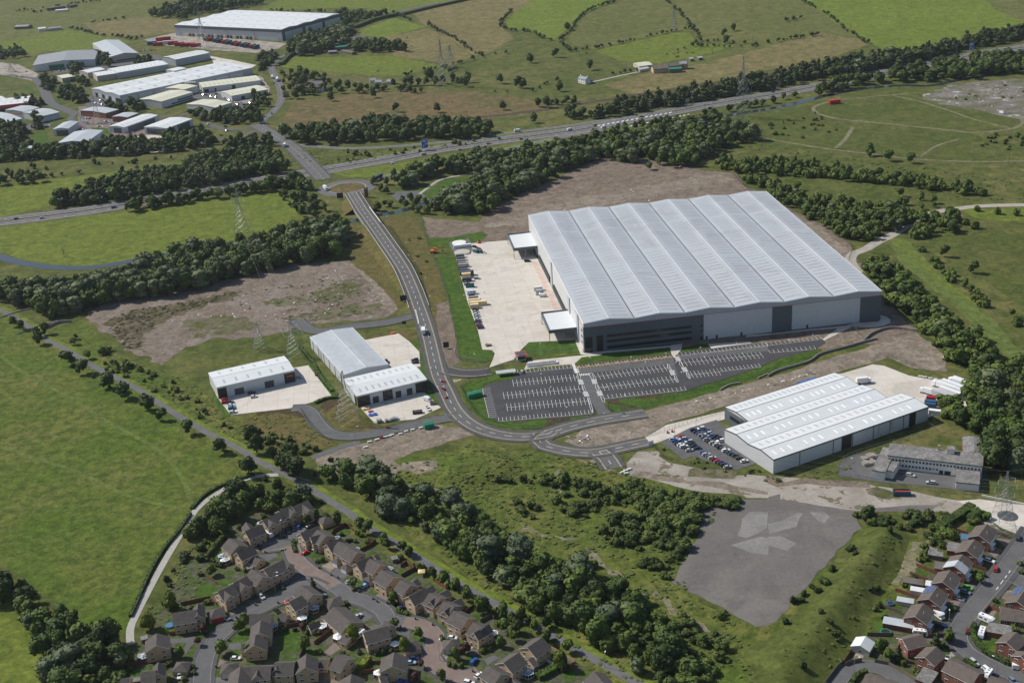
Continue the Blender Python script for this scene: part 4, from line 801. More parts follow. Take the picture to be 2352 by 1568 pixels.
hut('barn', 't00 440 80 600 58', 4, 1.2, 'long narrow poultry shed at the top farm', 'barn', m_wood, m_roofbw, 10); hut('barn', 't00 640 55 710 42', 4, 1.2, 'shorter narrow shed at the top farm', 'barn', m_wood, m_roofbw, 10); hut('barn', 't00 510 100 620 90', 3.5, 1, 'white roofed low building at the top farm', 'barn', m_rend, m_roofw, 10)
# ---- old office block, lower right
ofr = shed('old_office_building', 't32 1100 1045 1968 1145 1125 940', 7, .35, 'white two storey office with stained grey roof and small dark windows', 'office', roof=m_felt, wall=m_rend)
for k in range(27):
    for z in (4.6, 1.8):
        if z < 3 and (k < 2 or k > 14): continue
        panel(ofr[0], 'window', 'f', ofr[1], ofr[2], ofr[1] * (.012 + .0365 * k), ofr[1] * (.012 + .0365 * k) + .9, z, z + 1.0, m_glass, .1)
panel(ofr[0], 'door', 'f', ofr[1], ofr[2], ofr[1] * .56, ofr[1] * .60, .1, 2.2, m_blk, .12); panel(ofr[0], 'door', 'f', ofr[1], ofr[2], ofr[1] * .615, ofr[1] * .68, .1, 2.2, m_blk, .12); panel(ofr[0], 'yellow_sign', 'f', ofr[1], ofr[2], ofr[1] * .49, ofr[1] * .53, 1.9, 2.5, m_yel, .12)
ch = MB(); ch.box(23, 11, 7, 24, 12, 10, m_wallb); ch.build('chimney', ofr[0]); ch = MB(); ch.box(27.5, 8, 7.1, 31, 12, 9.8, m_rend); ch.box(27.3, 7.8, 9.8, 31.2, 12.2, 10, m_felt); ch.build('roof_room', ofr[0])
hut('office_wing', 't32 960 1180 1075 1200 1005 965', 4.5, .3, 'low flat roofed white wing reaching forward from the old office', 'office', m_rend, m_felt); hut('office_wing', 't32 1080 1180 1150 1195 1110 1080', 4.2, .2, 'small flat roofed block in the corner of the old office', 'office', m_rend, m_felt)
hut('garage_block', 't32 1728 1290 1940 1312 1745 1172', 4, .3, 'flat roofed white garage with brown door in front of the old office', 'garage', m_rend, m_felt); hut('workshop', 't32 1800 1030 1990 1045 1835 885', 5.5, 1.2, 'grey roofed workshop behind the old office', 'workshop', m_brickr, m_felt, along='y')
# ---- security lodge by the yard gate
ld = MB(); root = empty('gate_lodge', (*W('t22 52 180')[0], 0), MA + .02, label='red edged flat roofed gatehouse beside the yard entrance', cat='gatehouse')
ld.box(0, 0, 0, 5.2, 5.5, 3.2, m_wallg); ld.build('wall', root); ld = MB(); ld.box(.3, -.06, 1, 4.9, -.003, 2.6, m_glass); ld.build('window', root)
ld = MB(); ld.box(-.8, -.8, 3.2, 6, 6.3, 3.8, m_red); ld.box(-.2, -.2, 3.8, 5.4, 5.7, 3.86, m_dark); ld.build('roof', root)
def placed(mb, name, p, rz=0, z=0, **t): o = mb.build(name, **t); o.location = (p[0], p[1], z); o.rotation_euler = (0, 0, rz); return o
b = MB(); b.box(0, 0, 0, 19, .3, 1.1, m_rend); b.box(0, 3.4, 0, 19, 3.7, 1.1, m_rend); b.box(18.7, 0.3, 0, 19, 3.4, 1.1, m_rend)
for k in range(14): b.bar((k * 1.45, .15, 1.1), (k * 1.45, .15, 1.9), .05, m_steel)
placed(b, 'access_ramp', W('t22 140 238')[0], MA, .15, label='pale concrete ramp with railings beside the gatehouse', cat='ramp')
for i, (s, lab) in enumerate((('t12 2210 330', 'cycle shelter with clear roof nearer the gatehouse'), )):
    b = MB(); b.box(0, 0, 2.2, 12, 4.5, 2.35, m_skyg)
    for k in range(7): b.bar((k * 2, .1, 0), (k * 2, .1, 2.2), .06, m_steel); b.bar((k * 2, 4.4, 0), (k * 2, 4.4, 2.2), .06, m_steel)
    placed(b, 'cycle_shelter', W(s)[0], MA, .15, label=lab, cat='shelter')
pad = sheet('tank_plinth', 't11 1775 655 1955 622 1990 720 1970 770 1825 770 1785 700', .17, g_asphl, 9, 0)
for i, (x, y, rad) in enumerate(((1866, 655, 5.6), (1893, 741, 6.0))):
    b = MB(); b.cyl(0, 0, 0, .9, rad, rad, m_rend, 14); b.cyl(0, 0, .9, 1.05, rad - .1, .5, m_wallb if i else m_rend, 14)
    placed(b, 'water_tank', W('t11 %d %d' % (x, y + 12))[0], .1, label=('farther' if i == 0 else 'nearer') + ' round cream sprinkler tank beside the yard', cat='water tank')
b = MB(); b.box(0, 0, 0, 7, 2.4, 2.4, m_upvc); b.box(7.4, .2, 0, 14, 2.2, 2.4, m_upvc); placed(b, 'pump_house', W('t11 1815 715')[0], MA, label='white pump house between the two round tanks', cat='pump house')
for i, s in enumerate(('t12 1955 530', 't12 2012 515')):
    b = MB(); b.box(0, 0, 0, 4.2, 3.4, 2.8, m_green); b.face([(-.2, -.2, 2.8), (4.4, -.2, 2.8), (4.4, 1.7, 3.5), (-.2, 1.7, 3.5)], m_green); b.face([(-.2, 3.6, 2.8), (4.4, 3.6, 2.8), (4.4, 1.7, 3.5), (-.2, 1.7, 3.5)], m_green)
    b.face([(0, 0, 2.8), (0, 3.4, 2.8), (0, 1.7, 3.5)], m_green); b.face([(4.2, 0, 2.8), (4.2, 3.4, 2.8), (4.2, 1.7, 3.5)], m_green)
    placed(b, 'substation', W(s)[0], .3, label='green metal kiosk on the lawn, ' + ('farther from' if i == 0 else 'closer to') + ' the car park', cat='kiosk')
b = MB(); b.box(0, 0, 0, 5.4, 3.6, 2.8, m_green); b.face([(-.2, -.2, 2.8), (5.6, -.2, 2.8), (5.6, 1.8, 3.6), (-.2, 1.8, 3.6)], m_green); b.face([(-.2, 3.8, 2.8), (5.6, 3.8, 2.8), (5.6, 1.8, 3.6), (-.2, 1.8, 3.6)], m_green); placed(b, 'substation', W('t12 1552 810')[0], .3, label='green metal kiosk beside the blocks on the bare ground', cat='kiosk')

def hmound(x, y):
    h = 0
    for poly, top, run in MOUNDS:
        if inside((x, y), poly):
            d_ = min(seg_d((x, y), poly[i], poly[(i + 1) % len(poly)]) for i in range(len(poly))); t = min(1, d_ / run); h = max(h, top * t * t * (3 - 2 * t))
    return h
def seg_d(q, a, b_):
    L2 = (b_[0] - a[0]) ** 2 + (b_[1] - a[1]) ** 2 or 1; t = max(0, min(1, ((q[0] - a[0]) * (b_[0] - a[0]) + (q[1] - a[1]) * (b_[1] - a[1])) / L2)); return math.dist(q, (a[0] + (b_[0] - a[0]) * t, a[1] + (b_[1] - a[1]) * t))
MOUNDS = [(W(s), t_, r_) for s, t_, r_ in (('v 1850 1375 1900 1300 1945 1255 1985 1210 2040 1200 2100 1225 2075 1310 2030 1370 1995 1440 1915 1560 1850 1640 1740 1640 1700 1500 1790 1440', 5.5, 17), ('v 1000 1110 1000 1060 1080 1025 1160 1035 1200 1065 1170 1105 1080 1125', 2.5, 8), ('v 330 950 420 975 520 1030 560 1050 500 1040 400 990', 2, 6))]
def build_mounds():
    for poly, top, run in MOUNDS:
        b = MB(); xs = [p[0] for p in poly]; ys = [p[1] for p in poly]; st = 3.0; nx, ny = int((max(xs) - min(xs)) / st) + 1, int((max(ys) - min(ys)) / st) + 1; idx = {}
        for i in range(nx + 1):
            for j in range(ny + 1):
                x, y = min(xs) + i * st, min(ys) + j * st; h = hmound(x, y); idx[i, j] = len(b.v); b.v.append((x, y, h + .03 + (.12 * math.sin(x * .9) * math.sin(y * .7) if h > .5 else 0) if h > 0 else -.3))
        k = b.mi(g_mound if top > 3 else g_scrub)
        for i in range(nx):
            for j in range(ny):
                q = [idx[i, j], idx[i + 1, j], idx[i + 1, j + 1], idx[i, j + 1]]
                if max(b.v[a][2] for a in q) > 0: b.f.append(q); b.m.append(k)
        o = b.build('grass_mound', kind='structure')
        for p in o.data.polygons: p.use_smooth = True

# ================================================================ VEGETATION
def proj(x, y, z=0):
    dy, dz = y, z - H; f = dy * cp_ - dz * sp_; u = x / f; v_ = (dy * sp_ + dz * cp_) / f
    u, v_ = cr_ * u + sr_ * v_, -sr_ * u + cr_ * v_
    return CX + u * FV, CY - v_ * FV
def npmesh(name, V_, F3, F4, mats, mi3=None, mi4=None):
    """fast mesh from triangle and quad arrays"""
    me = bpy.data.meshes.new(name); n3, n4 = len(F3), len(F4)
    me.vertices.add(len(V_)); me.vertices.foreach_set('co', np.asarray(V_, np.float32).ravel())
    li = np.concatenate([np.asarray(F3, np.int32).ravel(), np.asarray(F4, np.int32).ravel()]); me.loops.add(len(li)); me.loops.foreach_set('vertex_index', li)
    me.polygons.add(n3 + n4); ls = np.concatenate([np.arange(n3) * 3, n3 * 3 + np.arange(n4) * 4]).astype(np.int32); me.polygons.foreach_set('loop_start', ls)
    for m in mats: me.materials.append(m)
    if mi3 is not None: me.polygons.foreach_set('material_index', np.concatenate([mi3, mi4]).astype(np.int32))
    me.update(calc_edges=True); return me
def ico():
    t = (1 + 5 ** .5) / 2; v = [(-1, t, 0), (1, t, 0), (-1, -t, 0), (1, -t, 0), (0, -1, t), (0, 1, t), (0, -1, -t), (0, 1, -t), (t, 0, -1), (t, 0, 1), (-t, 0, -1), (-t, 0, 1)]
    f = [(0, 11, 5), (0, 5, 1), (0, 1, 7), (0, 7, 10), (0, 10, 11), (1, 5, 9), (5, 11, 4), (11, 10, 2), (10, 7, 6), (7, 1, 8), (3, 9, 4), (3, 4, 2), (3, 2, 6), (3, 6, 8), (3, 8, 9), (4, 9, 5), (2, 4, 11), (6, 2, 10), (8, 6, 7), (9, 8, 1)]
    v = [Vector(a).normalized() for a in v]; c = {}; nf = []
    def mid(a, b_):
        k = (min(a, b_), max(a, b_))
        if k not in c: v.append(((v[a] + v[b_]) / 2).normalized()); c[k] = len(v) - 1
        return c[k]
    for a, b_, d_ in f:
        x, y, z = mid(a, b_), mid(b_, d_), mid(d_, a); nf += [(a, x, z), (x, b_, y), (z, y, d_), (x, y, z)]
    return np.array([tuple(a) for a in v]), np.array(nf)
IV, IF = ico()
def crown(seed, lobes, nq, leaf, shape='round', cut=.15):
    """unit crown: radius about .5, z 0..1; lumpy lobes under a shell of leaf-sized faces"""
    g = np.random.default_rng(seed); L_ = []
    for i in range(lobes):
        if shape == 'cone': z = .06 + .86 * i / max(1, lobes - 1); r = .50 * (1 - z) + .09; L_.append((g.uniform(-.07, .07), g.uniform(-.07, .07), z * .9 + .08, r, r, .15))
        elif shape == 'tall': z = .15 + .7 * i / max(1, lobes - 1); r = .30 + .12 * math.sin(math.pi * z); L_.append((g.uniform(-.13, .13), g.uniform(-.13, .13), z, r, r, .2))
        elif shape == 'bush': a = g.uniform(0, 6.28); d_ = g.uniform(0, .3); r = g.uniform(.18, .30); L_.append((d_ * math.cos(a), d_ * math.sin(a), g.uniform(.2, .5), r, r, g.uniform(.28, .48)))
        else:
            a = i * 2.4 + g.uniform(-.4, .4); z = g.uniform(.3, .76); d_ = g.uniform(.10, .30) * (1.35 - z); r = g.uniform(.17, .26)
            if i == 0: d_, z, r = 0, .62, .30
            L_.append((d_ * math.cos(a), d_ * math.sin(a), z + g.uniform(-.06, .10), r * g.uniform(.8, 1.2), r, r * g.uniform(.7, 1.2)))
    V_, F3, F4 = [], [], []; k = 0
    for (x, y, z, rx, ry, rz) in L_:
        nz = 1 + g.uniform(-.16, .16, (len(IV), 1)); V_.append(IV * nz * np.array([rx, ry, rz]) * .86 + np.array([x, y, z])); F3.append(IF + k); k += len(IV)
    w_ = np.array([l[3] * l[5] for l in L_]); pick = g.choice(len(L_), nq, p=w_ / w_.sum()); A = np.array(L_)[pick]
    d_ = g.normal(size=(nq, 3)); d_[:, 2] = d_[:, 2] * .9 + .25; d_ /= np.linalg.norm(d_, axis=1)[:, None]
    c = A[:, :3] + d_ * A[:, 3:6] * g.uniform(.85, 1.12, (nq, 1)); nrm = d_ + g.normal(size=(nq, 3)) * .45; nrm /= np.linalg.norm(nrm, axis=1)[:, None]
    t = np.cross(nrm, g.normal(size=(nq, 3))); t /= np.linalg.norm(t, axis=1)[:, None]; s = np.cross(nrm, t); sz = leaf * g.uniform(.6, 1.3, (nq, 1))
    q4 = np.stack([c - t * sz - s * sz * .8, c + t * sz - s * sz * .7, c + t * sz * .8 + s * sz, c - t * sz * .9 + s * sz * .9], 1).reshape(-1, 3)
    F4 = np.arange(nq * 4).reshape(-1, 4) + k; V_.append(q4); V_ = np.concatenate(V_); V_[:, 2] = np.maximum(V_[:, 2], .015)
    return V_, np.concatenate(F3), F4
def trunkmesh(seed):
    b = MB(); r = random.Random(seed); b.cyl(0, 0, 0, .45, .032, .02, m_bark, 7)
    for i in range(4):
        a = i * 1.6 + r.random(); b.bar((0, 0, .28 + .04 * i), (.22 * math.cos(a), .22 * math.sin(a), .62), .011, m_bark)
    return b.mesh('trunk')
TY = {'dec': (l_dec, 'round'), 'dark': (l_dk, 'round'), 'willow': (l_wil, 'tall'), 'con': (l_con, 'cone'), 'lite': (l_lite, 'round'), 'purple': (l_pur, 'round'), 'yel': (l_yel, 'round'), 'bush': (l_shr, 'bush'), 'bushl': (l_lite, 'bush'), 'bushy': (l_yel, 'bush'), 'bushd': (l_dk, 'bush')}
HI, LO = {}, {}
for ti, (k, (m, sh)) in enumerate(TY.items()):
    nv = 4 if k in ('dec', 'dark', 'bush') else 2
    HI[k] = []; LO[k] = []
    for j in range(nv):
        lob = {'round': 9, 'cone': 6, 'tall': 7, 'bush': 6}[sh]
        V_, a3, a4 = crown(ti * 10 + j, lob, 620 if sh != 'bush' else 300, .040 if sh != 'bush' else .06, sh); HI[k].append(npmesh('crown', V_, a3, a4, [m]))
        LO[k].append(crown(ti * 10 + j + 5, max(4, lob - 2), 210 if sh != 'bush' else 100, .062 if sh != 'bush' else .09, sh))
TRK = [trunkmesh(i) for i in range(2)]
def inside(p, poly):
    x, y = p; c = False; j = len(poly) - 1
    for i in range(len(poly)):
        xi, yi = poly[i]; xj, yj = poly[j]
        if (yi > y) != (yj > y) and x < (xj - xi) * (y - yi) / (yj - yi) + xi: c = not c
        j = i
    return c
build_mounds()
PLANTS = []                                                       # x, y, h, w, type, zone label, category
def zone(lab, s, mix, sp, h0, h1, dens=1.0, wr=.8, cat='tree'):
    poly = W(s); xs = [p[0] for p in poly]; ys = [p[1] for p in poly]; rr = random.Random(hash_(lab + s)); keys = mix.split()
    y = min(ys)
    while y < max(ys):
        x = min(xs)
        while x < max(xs):
            q_ = (x + rr.uniform(-.45, .45) * sp, y + rr.uniform(-.45, .45) * sp)
            if rr.random() < dens and (cat != 'shrub' or dens > .9 or VN.noise(Vector((q_[0] / 17, q_[1] / 17, .5))) > -.02 or rr.random() < .12) and inside(q_, poly):
                px = proj(*q_)
                if -60 < px[0] < 2412 and -20 < px[1] < 1660:
                    h = rr.uniform(h0, h1); h *= rr.uniform(.82, 1.22); ky = rr.choice(keys); ky = ('lite' if rr.random() < .6 else 'willow') if ky in ('dec', 'dark') and rr.random() < .10 else ky; PLANTS.append((q_[0], q_[1], h, h * wr * 1.28 * rr.uniform(.75, 1.25), ky, lab, cat))
            x += sp
        y += sp
def hash_(s):
    h = 7
    for c in s: h = (h * 31 + ord(c)) % 1000003
    return h
def row(lab, s, mix, sp, h0, h1, wr=.9, cat='tree', jit=1.5, dens=1):
    pth = smooth(W(s), sp); rr = random.Random(hash_(s)); keys = mix.split()
    for q_ in pth:
        if rr.random() > dens: continue
        h = rr.uniform(h0, h1); PLANTS.append((q_[0] + rr.uniform(-jit, jit), q_[1] + rr.uniform(-jit, jit), h, h * wr * rr.uniform(.85, 1.2), rr.choice(keys), lab, cat))
def spots(lab, s, kind, h, wr=.85, cat='tree'):
    rr = random.Random(hash_(s))
    for q_ in W(s): hh = h * rr.uniform(.85, 1.15); PLANTS.append((*q_, hh, hh * wr, kind, lab, cat))
zone('in the belt of trees south of the canal meadow', 'v -60 676 60 672 130 672 215 660 300 632 420 598 560 574 680 545 745 522 790 520 800 568 775 594 640 617 540 642 440 667 330 692 250 702 195 716 120 736 60 705 -60 690', 'dec dec dark willow willow dec', 7.5, 10, 15)
zone('beside the dual carriageway near the bright meadow', 'v 115 480 230 468 340 448 480 428 600 402 655 400 650 384 620 380 560 387 450 397 340 405 250 422 170 450', 'dark dark dec con', 7.5, 9, 13)
zone('on the verge between motorway and meadow', 'v 280 482 400 464 520 447 640 426 700 416 715 440 690 440 640 437 560 449 480 460 400 473 300 488', 'dec dark', 6, 7, 11)
zone('by the roundabout, above the canal meadow', 'v 640 446 700 450 725 462 760 478 750 492 700 504 670 482', 'dark dec bush', 7, 4, 8, .9)
zone('in the wide belt above the motorway, left part', 'v -40 354 60 352 160 347 300 341 440 328 500 332 440 347 300 358 160 366 -40 374', 'dark dec dark con', 8, 8, 12, .9)
zone('above the motorway near the roundabout road', 'v 420 385 480 368 560 354 610 350 645 374 655 398 620 384 560 389 450 399', 'dark dec dark', 7.5, 8, 12, .95)
zone('scattered on the strip below the far estate', 'v -40 384 120 380 300 370 420 358 560 340 600 345 480 362 300 378 100 392 -40 398', 'bush dark', 12, 3, 7, .5)
zone('in the field edge belt at the left', 'v -40 404 100 404 110 418 60 424 -40 430', 'dec dark', 9, 6, 10, .7)
for s in ('v 95 175 130 190 122 216 100 208', 'v 135 200 190 215 200 236 160 241 140 226', 'v 245 245 330 245 332 262 260 264', 'v 420 264 500 264 590 250 600 285 540 288 440 276', 'v 365 312 440 306 480 302 462 318 380 327', 'v -20 287 40 282 60 302 50 332 -20 332', 'v 30 236 60 226 100 240 100 251 40 247',
          'v 307 145 345 137 350 148 312 152', 'v 212 126 240 132 262 150 255 158 235 156', 'v 240 320 350 332 420 326 480 310 500 330 400 345 300 342 230 336', 'v -20 340 100 345 220 340 230 352 100 362 -20 362', 'v 160 180 200 185 210 200 170 196', 'v 170 150 190 160 180 172 160 165', 'v -20 120 50 118 55 135 -20 140', 'v 580 225 620 215 612 250 590 255', 'v 590 130 640 128 620 160 600 165', 'v 75 270 105 278 100 300 80 296', 'v 500 330 600 318 640 330 600 345 520 345'):
    zone('among the units of the far industrial estate', s, 'dark dec dark con', 8.5, 7, 11, .85)
zone('along the far side of the top warehouse', 'v 345 40 420 48 440 38 540 21 600 13 600 -30 460 -30 400 20', 'dark dec', 14, 10, 15)
zone('between the top warehouse and the paddocks', 'v 650 130 690 96 740 81 800 61 812 85 802 106 742 122 702 130', 'dark dec willow', 11, 10, 15); zone('along the lane past the top warehouse', 'v 770 32 888 36 860 47 800 62 770 57', 'dark dec', 12, 9, 13); zone('around the stables beside the paddocks', 'v 805 122 930 120 920 106 810 104', 'dec dark', 9, 8, 13)
zone('around the cottages by the estate road', 'v 640 168 700 168 755 183 762 197 862 207 902 202 962 207 982 217 902 214 802 214 702 222 668 236 645 216 640 192', 'dark dec lite', 11, 6, 11, .75)
row('around the cottages by the estate road', 'v 905 200 960 196 1000 196 1040 190 1070 200', 'dark dec', 10, 8, 13)
zone('in the dense belt above the motorway verge', 'v 640 314 700 332 745 337 760 332 860 327 960 323 1060 321 1132 313 1122 296 1062 287 962 288 880 285 800 298 720 303 690 309', 'dark dec dark', 9, 9, 14)
zone('in the young planting on the motorway verge', 'v 770 345 900 345 1020 330 1130 320 1160 312 1150 325 1020 342 900 358 790 365', 'bush bushl', 8, 2.5, 5, .7, .9, 'shrub'); zone('on the slope between slip road and motorway', 'v 730 350 800 355 900 362 850 374 760 384', 'bush bushl', 8, 1.5, 3.5, .35, .9, 'shrub')
zone('in the conifer belt above the motorway', 'v 1362 275 1450 262 1560 243 1680 220 1764 208 1889 183 2014 161 2089 147 2200 120 2264 108 2400 84 2400 64 2270 88 2190 107 2060 132 1970 142 1900 156 1764 182 1640 207 1500 230 1430 242 1370 260', 'con dark con', 9.5, 10, 14)
zone('on the field side of the railway', 'v 1260 248 1340 238 1320 232 1250 240', 'dark dec', 11, 6, 9); zone('between railway and motorway slip', 'v 1300 268 1362 262 1360 272 1310 278', 'dark dec', 9, 8, 11)
zone('between the motorway and the canal, far right', 'v 1852 224 1950 207 2050 189 2150 189 2250 178 2400 160 2400 128 2264 137 2180 147 2090 167 2030 180 1950 192 1880 210', 'dark dark dec', 10, 9, 14); zone('below the motorway near the tall pylon', 'v 1440 292 1560 275 1640 262 1764 235 1840 222 1820 228 1700 255 1600 275 1500 292', 'dark dec', 9, 5, 9, .75)
zone('in the wood between motorway and warehouse', 'v 925 410 1000 389 1100 367 1250 347 1400 322 1500 307 1640 282 1700 302 1740 322 1700 330 1640 345 1600 382 1560 392 1500 377 1380 367 1330 387 1290 402 1230 432 1150 467 1125 492 1010 492 985 477 1060 442 1090 422 1080 402 1000 402 960 416 950 430 930 440 912 432', 'dec dark dec willow dark', 8.2, 9, 14, .95)
zone('in the bushy band right of the soil heap', 'v 1640 352 1700 377 1764 372 1860 382 1980 402 2100 412 2200 432 2270 442 2260 452 2150 442 2050 427 1900 412 1764 402 1700 402 1650 387', 'dec dark bush bush', 7, 6, 9.5, .97); zone('behind the right corner of the warehouse', 'v 1712 415 1764 424 1850 462 1960 472 2050 482 2110 502 2060 530 1990 558 1955 568 1905 528 1825 488 1768 450', 'dec dark bush bush', 7, 6, 10, .97)
zone('in the round thicket beside the gravel track', 'v 2092 505 2200 500 2205 535 2110 552 2080 535', 'dec bush', 8, 7, 10); zone('scattered on the rough grass beyond the track', 'v 2040 470 2100 452 2150 462 2140 490 2060 500', 'dec bush', 9, 5, 9, .6)
zone('in the tall hedge across the field edge', 'v 2100 565 2150 600 2230 662 2310 722 2400 748 2400 772 2310 745 2230 690 2150 622', 'bush dec', 8, 4, 7, .9, .95)
zone('in the thick scrub wood right of the warehouse', 'v 1985 592 2030 600 2060 622 2120 680 2190 742 2260 792 2330 842 2400 872 2400 960 2280 982 2180 962 2162 932 2182 902 2240 880 2200 850 2140 792 2100 742 2045 702 1995 642', 'bush dec dec dark bush', 6.6, 5, 9.5, .97, 1)
zone('in the dark wood behind the old office', 'v 2172 962 2300 972 2400 942 2400 1082 2282 1092 2262 1062 2272 1012 2262 1002 2182 977', 'dark dark dec', 7.5, 12, 17, 1, .8); zone('in the dark wood behind the old office', 'v 2262 880 2352 900 2400 900 2400 940 2262 960', 'dark dec', 9, 9, 13)
zone('in the wood beside the cycle path', 'v 745 1098 800 1078 860 1085 930 1108 1000 1150 1060 1168 1110 1190 1150 1238 1221 1275 1308 1322 1423 1352 1489 1390 1525 1440 1568 1499 1600 1580 1620 1640 1570 1640 1500 1572 1400 1506 1300 1446 1200 1386 1130 1338 1040 1278 960 1228 890 1180 830 1140', 'dec dec dark dark dec bush bush bush willow', 6.0, 4, 12, .95, .9)
zone('in the hedge wood at the bottom left', 'v -40 1335 50 1355 100 1390 160 1420 225 1455 290 1500 305 1540 250 1640 120 1640 105 1530 80 1450 30 1405 -40 1380', 'dec dark dec bush', 6.8, 7, 12, .95)
zone('between the gravel path and the houses', 'v 490 1190 545 1140 605 1118 660 1120 700 1145 722 1165 652 1172 568 1192 520 1222 470 1262 440 1262 440 1230', 'dec dark bush', 6.2, 6, 11, .95)
row('between the houses and the cycle path', 't13 620 80 900 110 1080 200 1200 300 1400 420 1520 520 1640 600 1860 690 1960 780 2120 870 2280 960 2400 1040', 'dec bush dark', 6, 4, 7.5, .95, 'tree', 3); row('between the houses and the cycle path', 't13 2100 900 2250 1000 2351 1100 t23 60 1000 200 1050 350 1180', 'dark dec', 6, 6, 9, .8, 'tree', 3)
spots('standing alone along the cycle path', 'v 92 790', 'dark', 9); spots('standing alone along the cycle path', 'v 157 838 191 858 250 892 287 915 336 940 374 965 434 998 507 1040 572 1090', 'dark', 9.5, 1.12)
spots('big tree where the gravel path joins', 'v 682 1095 668 1080', 'dark', 15, 1.05); spots('beside the cycle path near the stub road', 'v 590 1040 625 1055 575 1010 645 1075', 'dark', 10, .9)
spots('beside the old railway bridge walls', 't01 130 1430 200 1460 340 1530 420 1500', 'dark', 9, .95); zone('below the reed filled lot', 'v 150 785 195 770 250 790 285 830 330 850 320 870 250 850 190 820', 'bush dec', 8, 3, 7, .55)
for s, k, h in (('t10 690 930 1080 900 1665 1035 1285 1030', 'dark', 11), ('t10 2265 1010 1950 760 2240 770', 'dec', 12), ('t10 1590 740 1420 790', 'dark', 15), ('t20 60 810 400 530 715 645 160 580 445 840 110 815', 'dark', 13), ('t20 1950 330 1965 400 2035 285 505 285', 'dark', 11), ('t20 240 985 320 990 570 1030 660 1060 205 1130', 'dark', 11), ('t30 2080 690 1885 730 2280 680 2190 680', 'dec', 12), ('t30 935 1430 1310 1500 1110 1480', 'dec', 11),
                ('t31 560 290 1210 240 270 180', 'dec', 9), ('t31 1915 370 2100 400 2280 410 1820 500 1900 530', 'bush', 7), ('t31 1620 790 1890 940', 'dark', 10), ('t20 1260 1560', 'dec', 8)):
    spots('standing alone in the fields', s, k, h, .95)
for s in ('t20 0 290 170 300 240 330 340 370 440 390 540 470 700 455', 't20 440 380 480 350 560 260 640 150 780 70 900 35 1000 -10', 't20 760 450 900 420 1020 395 1120 370 1300 330 1480 295 1620 265', 't20 1420 10 1500 80 1590 180 1650 240 1700 320 1720 380', 't20 1690 400 1760 395 1900 380 2050 400 2130 405', 't20 1520 470 1700 430 2000 440 2200 430 2351 400',
          't30 310 10 440 80 600 180 700 270 830 345 870 385 1000 420', 't30 0 400 170 370 340 345 450 325', 't30 160 200 300 175', 't00 650 265 780 295 900 325 1100 345 1220 370 1300 350', 't00 150 110 300 90 480 70 700 40 950 10', 't00 200 125 400 115 480 100', 't00 840 215 980 195 1130 180', 't10 1270 130 1350 160 1420 195', 't10 1580 220 1660 280 1760 330 1850 380 1950 450 2080 520', 't10 2351 100 2260 200 2250 250 2310 270', 't10 1380 700 1480 660 1600 640 1750 625 1860 590 1960 560 2080 530',
          't10 2140 510 2300 490', 't10 1780 670 1850 640', 't10 130 100 300 105 480 110 700 110', 't20 940 690 1040 670 1150 660', 't20 300 780 380 745 480 755', 't20 190 840 260 800', 't10 2200 850 2351 860', 't01 0 80 60 85 250 90 420 60 640 40 820 10'):
    row('along the far field hedges', s, 'dark dec dark', 6.5, 3, 6.5, 1.2, 'tree', 2, .72)
row('along the canal bank', 't20 960 1200 1200 1180 1440 1120', 'dark', 9, 6, 10)
# shrubs
sh = lambda lab, s, mix, sp, h0, h1, d=1.0: zone(lab, s, mix, sp, h0, h1, d, 1.15, 'shrub')
sh('on the overgrown ground below the spur road', 'v 1140 1100 1200 1090 1300 1104 1400 1118 1450 1112 1600 1142 1718 1152 1690 1166 1600 1172 1590 1222 1560 1292 1540 1332 1500 1322 1400 1252 1300 1202 1200 1190', 'bush bushl bushl bush bushd', 4.2, 1.6, 5.5, .85)
sh('in the thicket left of the worn tarmac', 'v 1400 1120 1500 1130 1600 1150 1715 1150 1690 1166 1602 1174 1598 1215 1580 1240 1520 1230 1480 1180 1420 1150', 'bush bush bushl', 4.5, 3, 6, .95)
sh('at the edge of the worn tarmac, lower side', 'v 1560 1350 1640 1395 1700 1425 1690 1440 1600 1400 1550 1362', 'bush bushl', 5.5, 2, 3.5, .7); sh('on the grassy mound beside the worn tarmac', 'v 1800 1420 1870 1340 1930 1275 1990 1240 2050 1260 1980 1400 1920 1500 1850 1560 1790 1520', 'bush bushd bushl', 9, 1.5, 4, .35)
sh('between cycle path wood and worn tarmac', 'v 1300 1260 1400 1300 1500 1350 1560 1400 1640 1460 1680 1540 1600 1600 1560 1560 1480 1480 1400 1400 1320 1340', 'bush bushl bushl bushd', 4.2, 1.6, 5.5, .85)
sh('in the hedge bank above the brick houses', 'v 1955 1175 2050 1185 2190 1182 2245 1172 2268 1190 2215 1226 2160 1250 2120 1262 2110 1235 2050 1212 1985 1205', 'bush bushd bushl', 5.5, 3, 5, .95)
sh('along the bottom of the industrial plots', 'v 560 985 640 1000 740 1040 700 1050 620 1030 560 1010', 'bush bushl', 4.8, 1.5, 5, .95); sh('on the verge above the cycle path', 'v 230 845 330 885 440 950 520 1000 540 985 450 905 340 850 250 815', 'bush bushl', 4.5, 1, 3.6, .8)
sh('in the far motorway side mound', 'v 1770 262 1864 250 1926 292 1926 312 1800 322 1764 305', 'bush bushl', 8, 2, 4, .5); sh('on the far mound at the right', 'v 2250 330 2290 308 2400 305 2400 350 2240 345', 'bush bushd', 8, 2, 4, .6); sh('on the broken concrete far right', 'v 2180 215 2300 195 2400 200 2400 250 2280 250 2200 235', 'bush bushl', 12, 1.5, 3, .35)
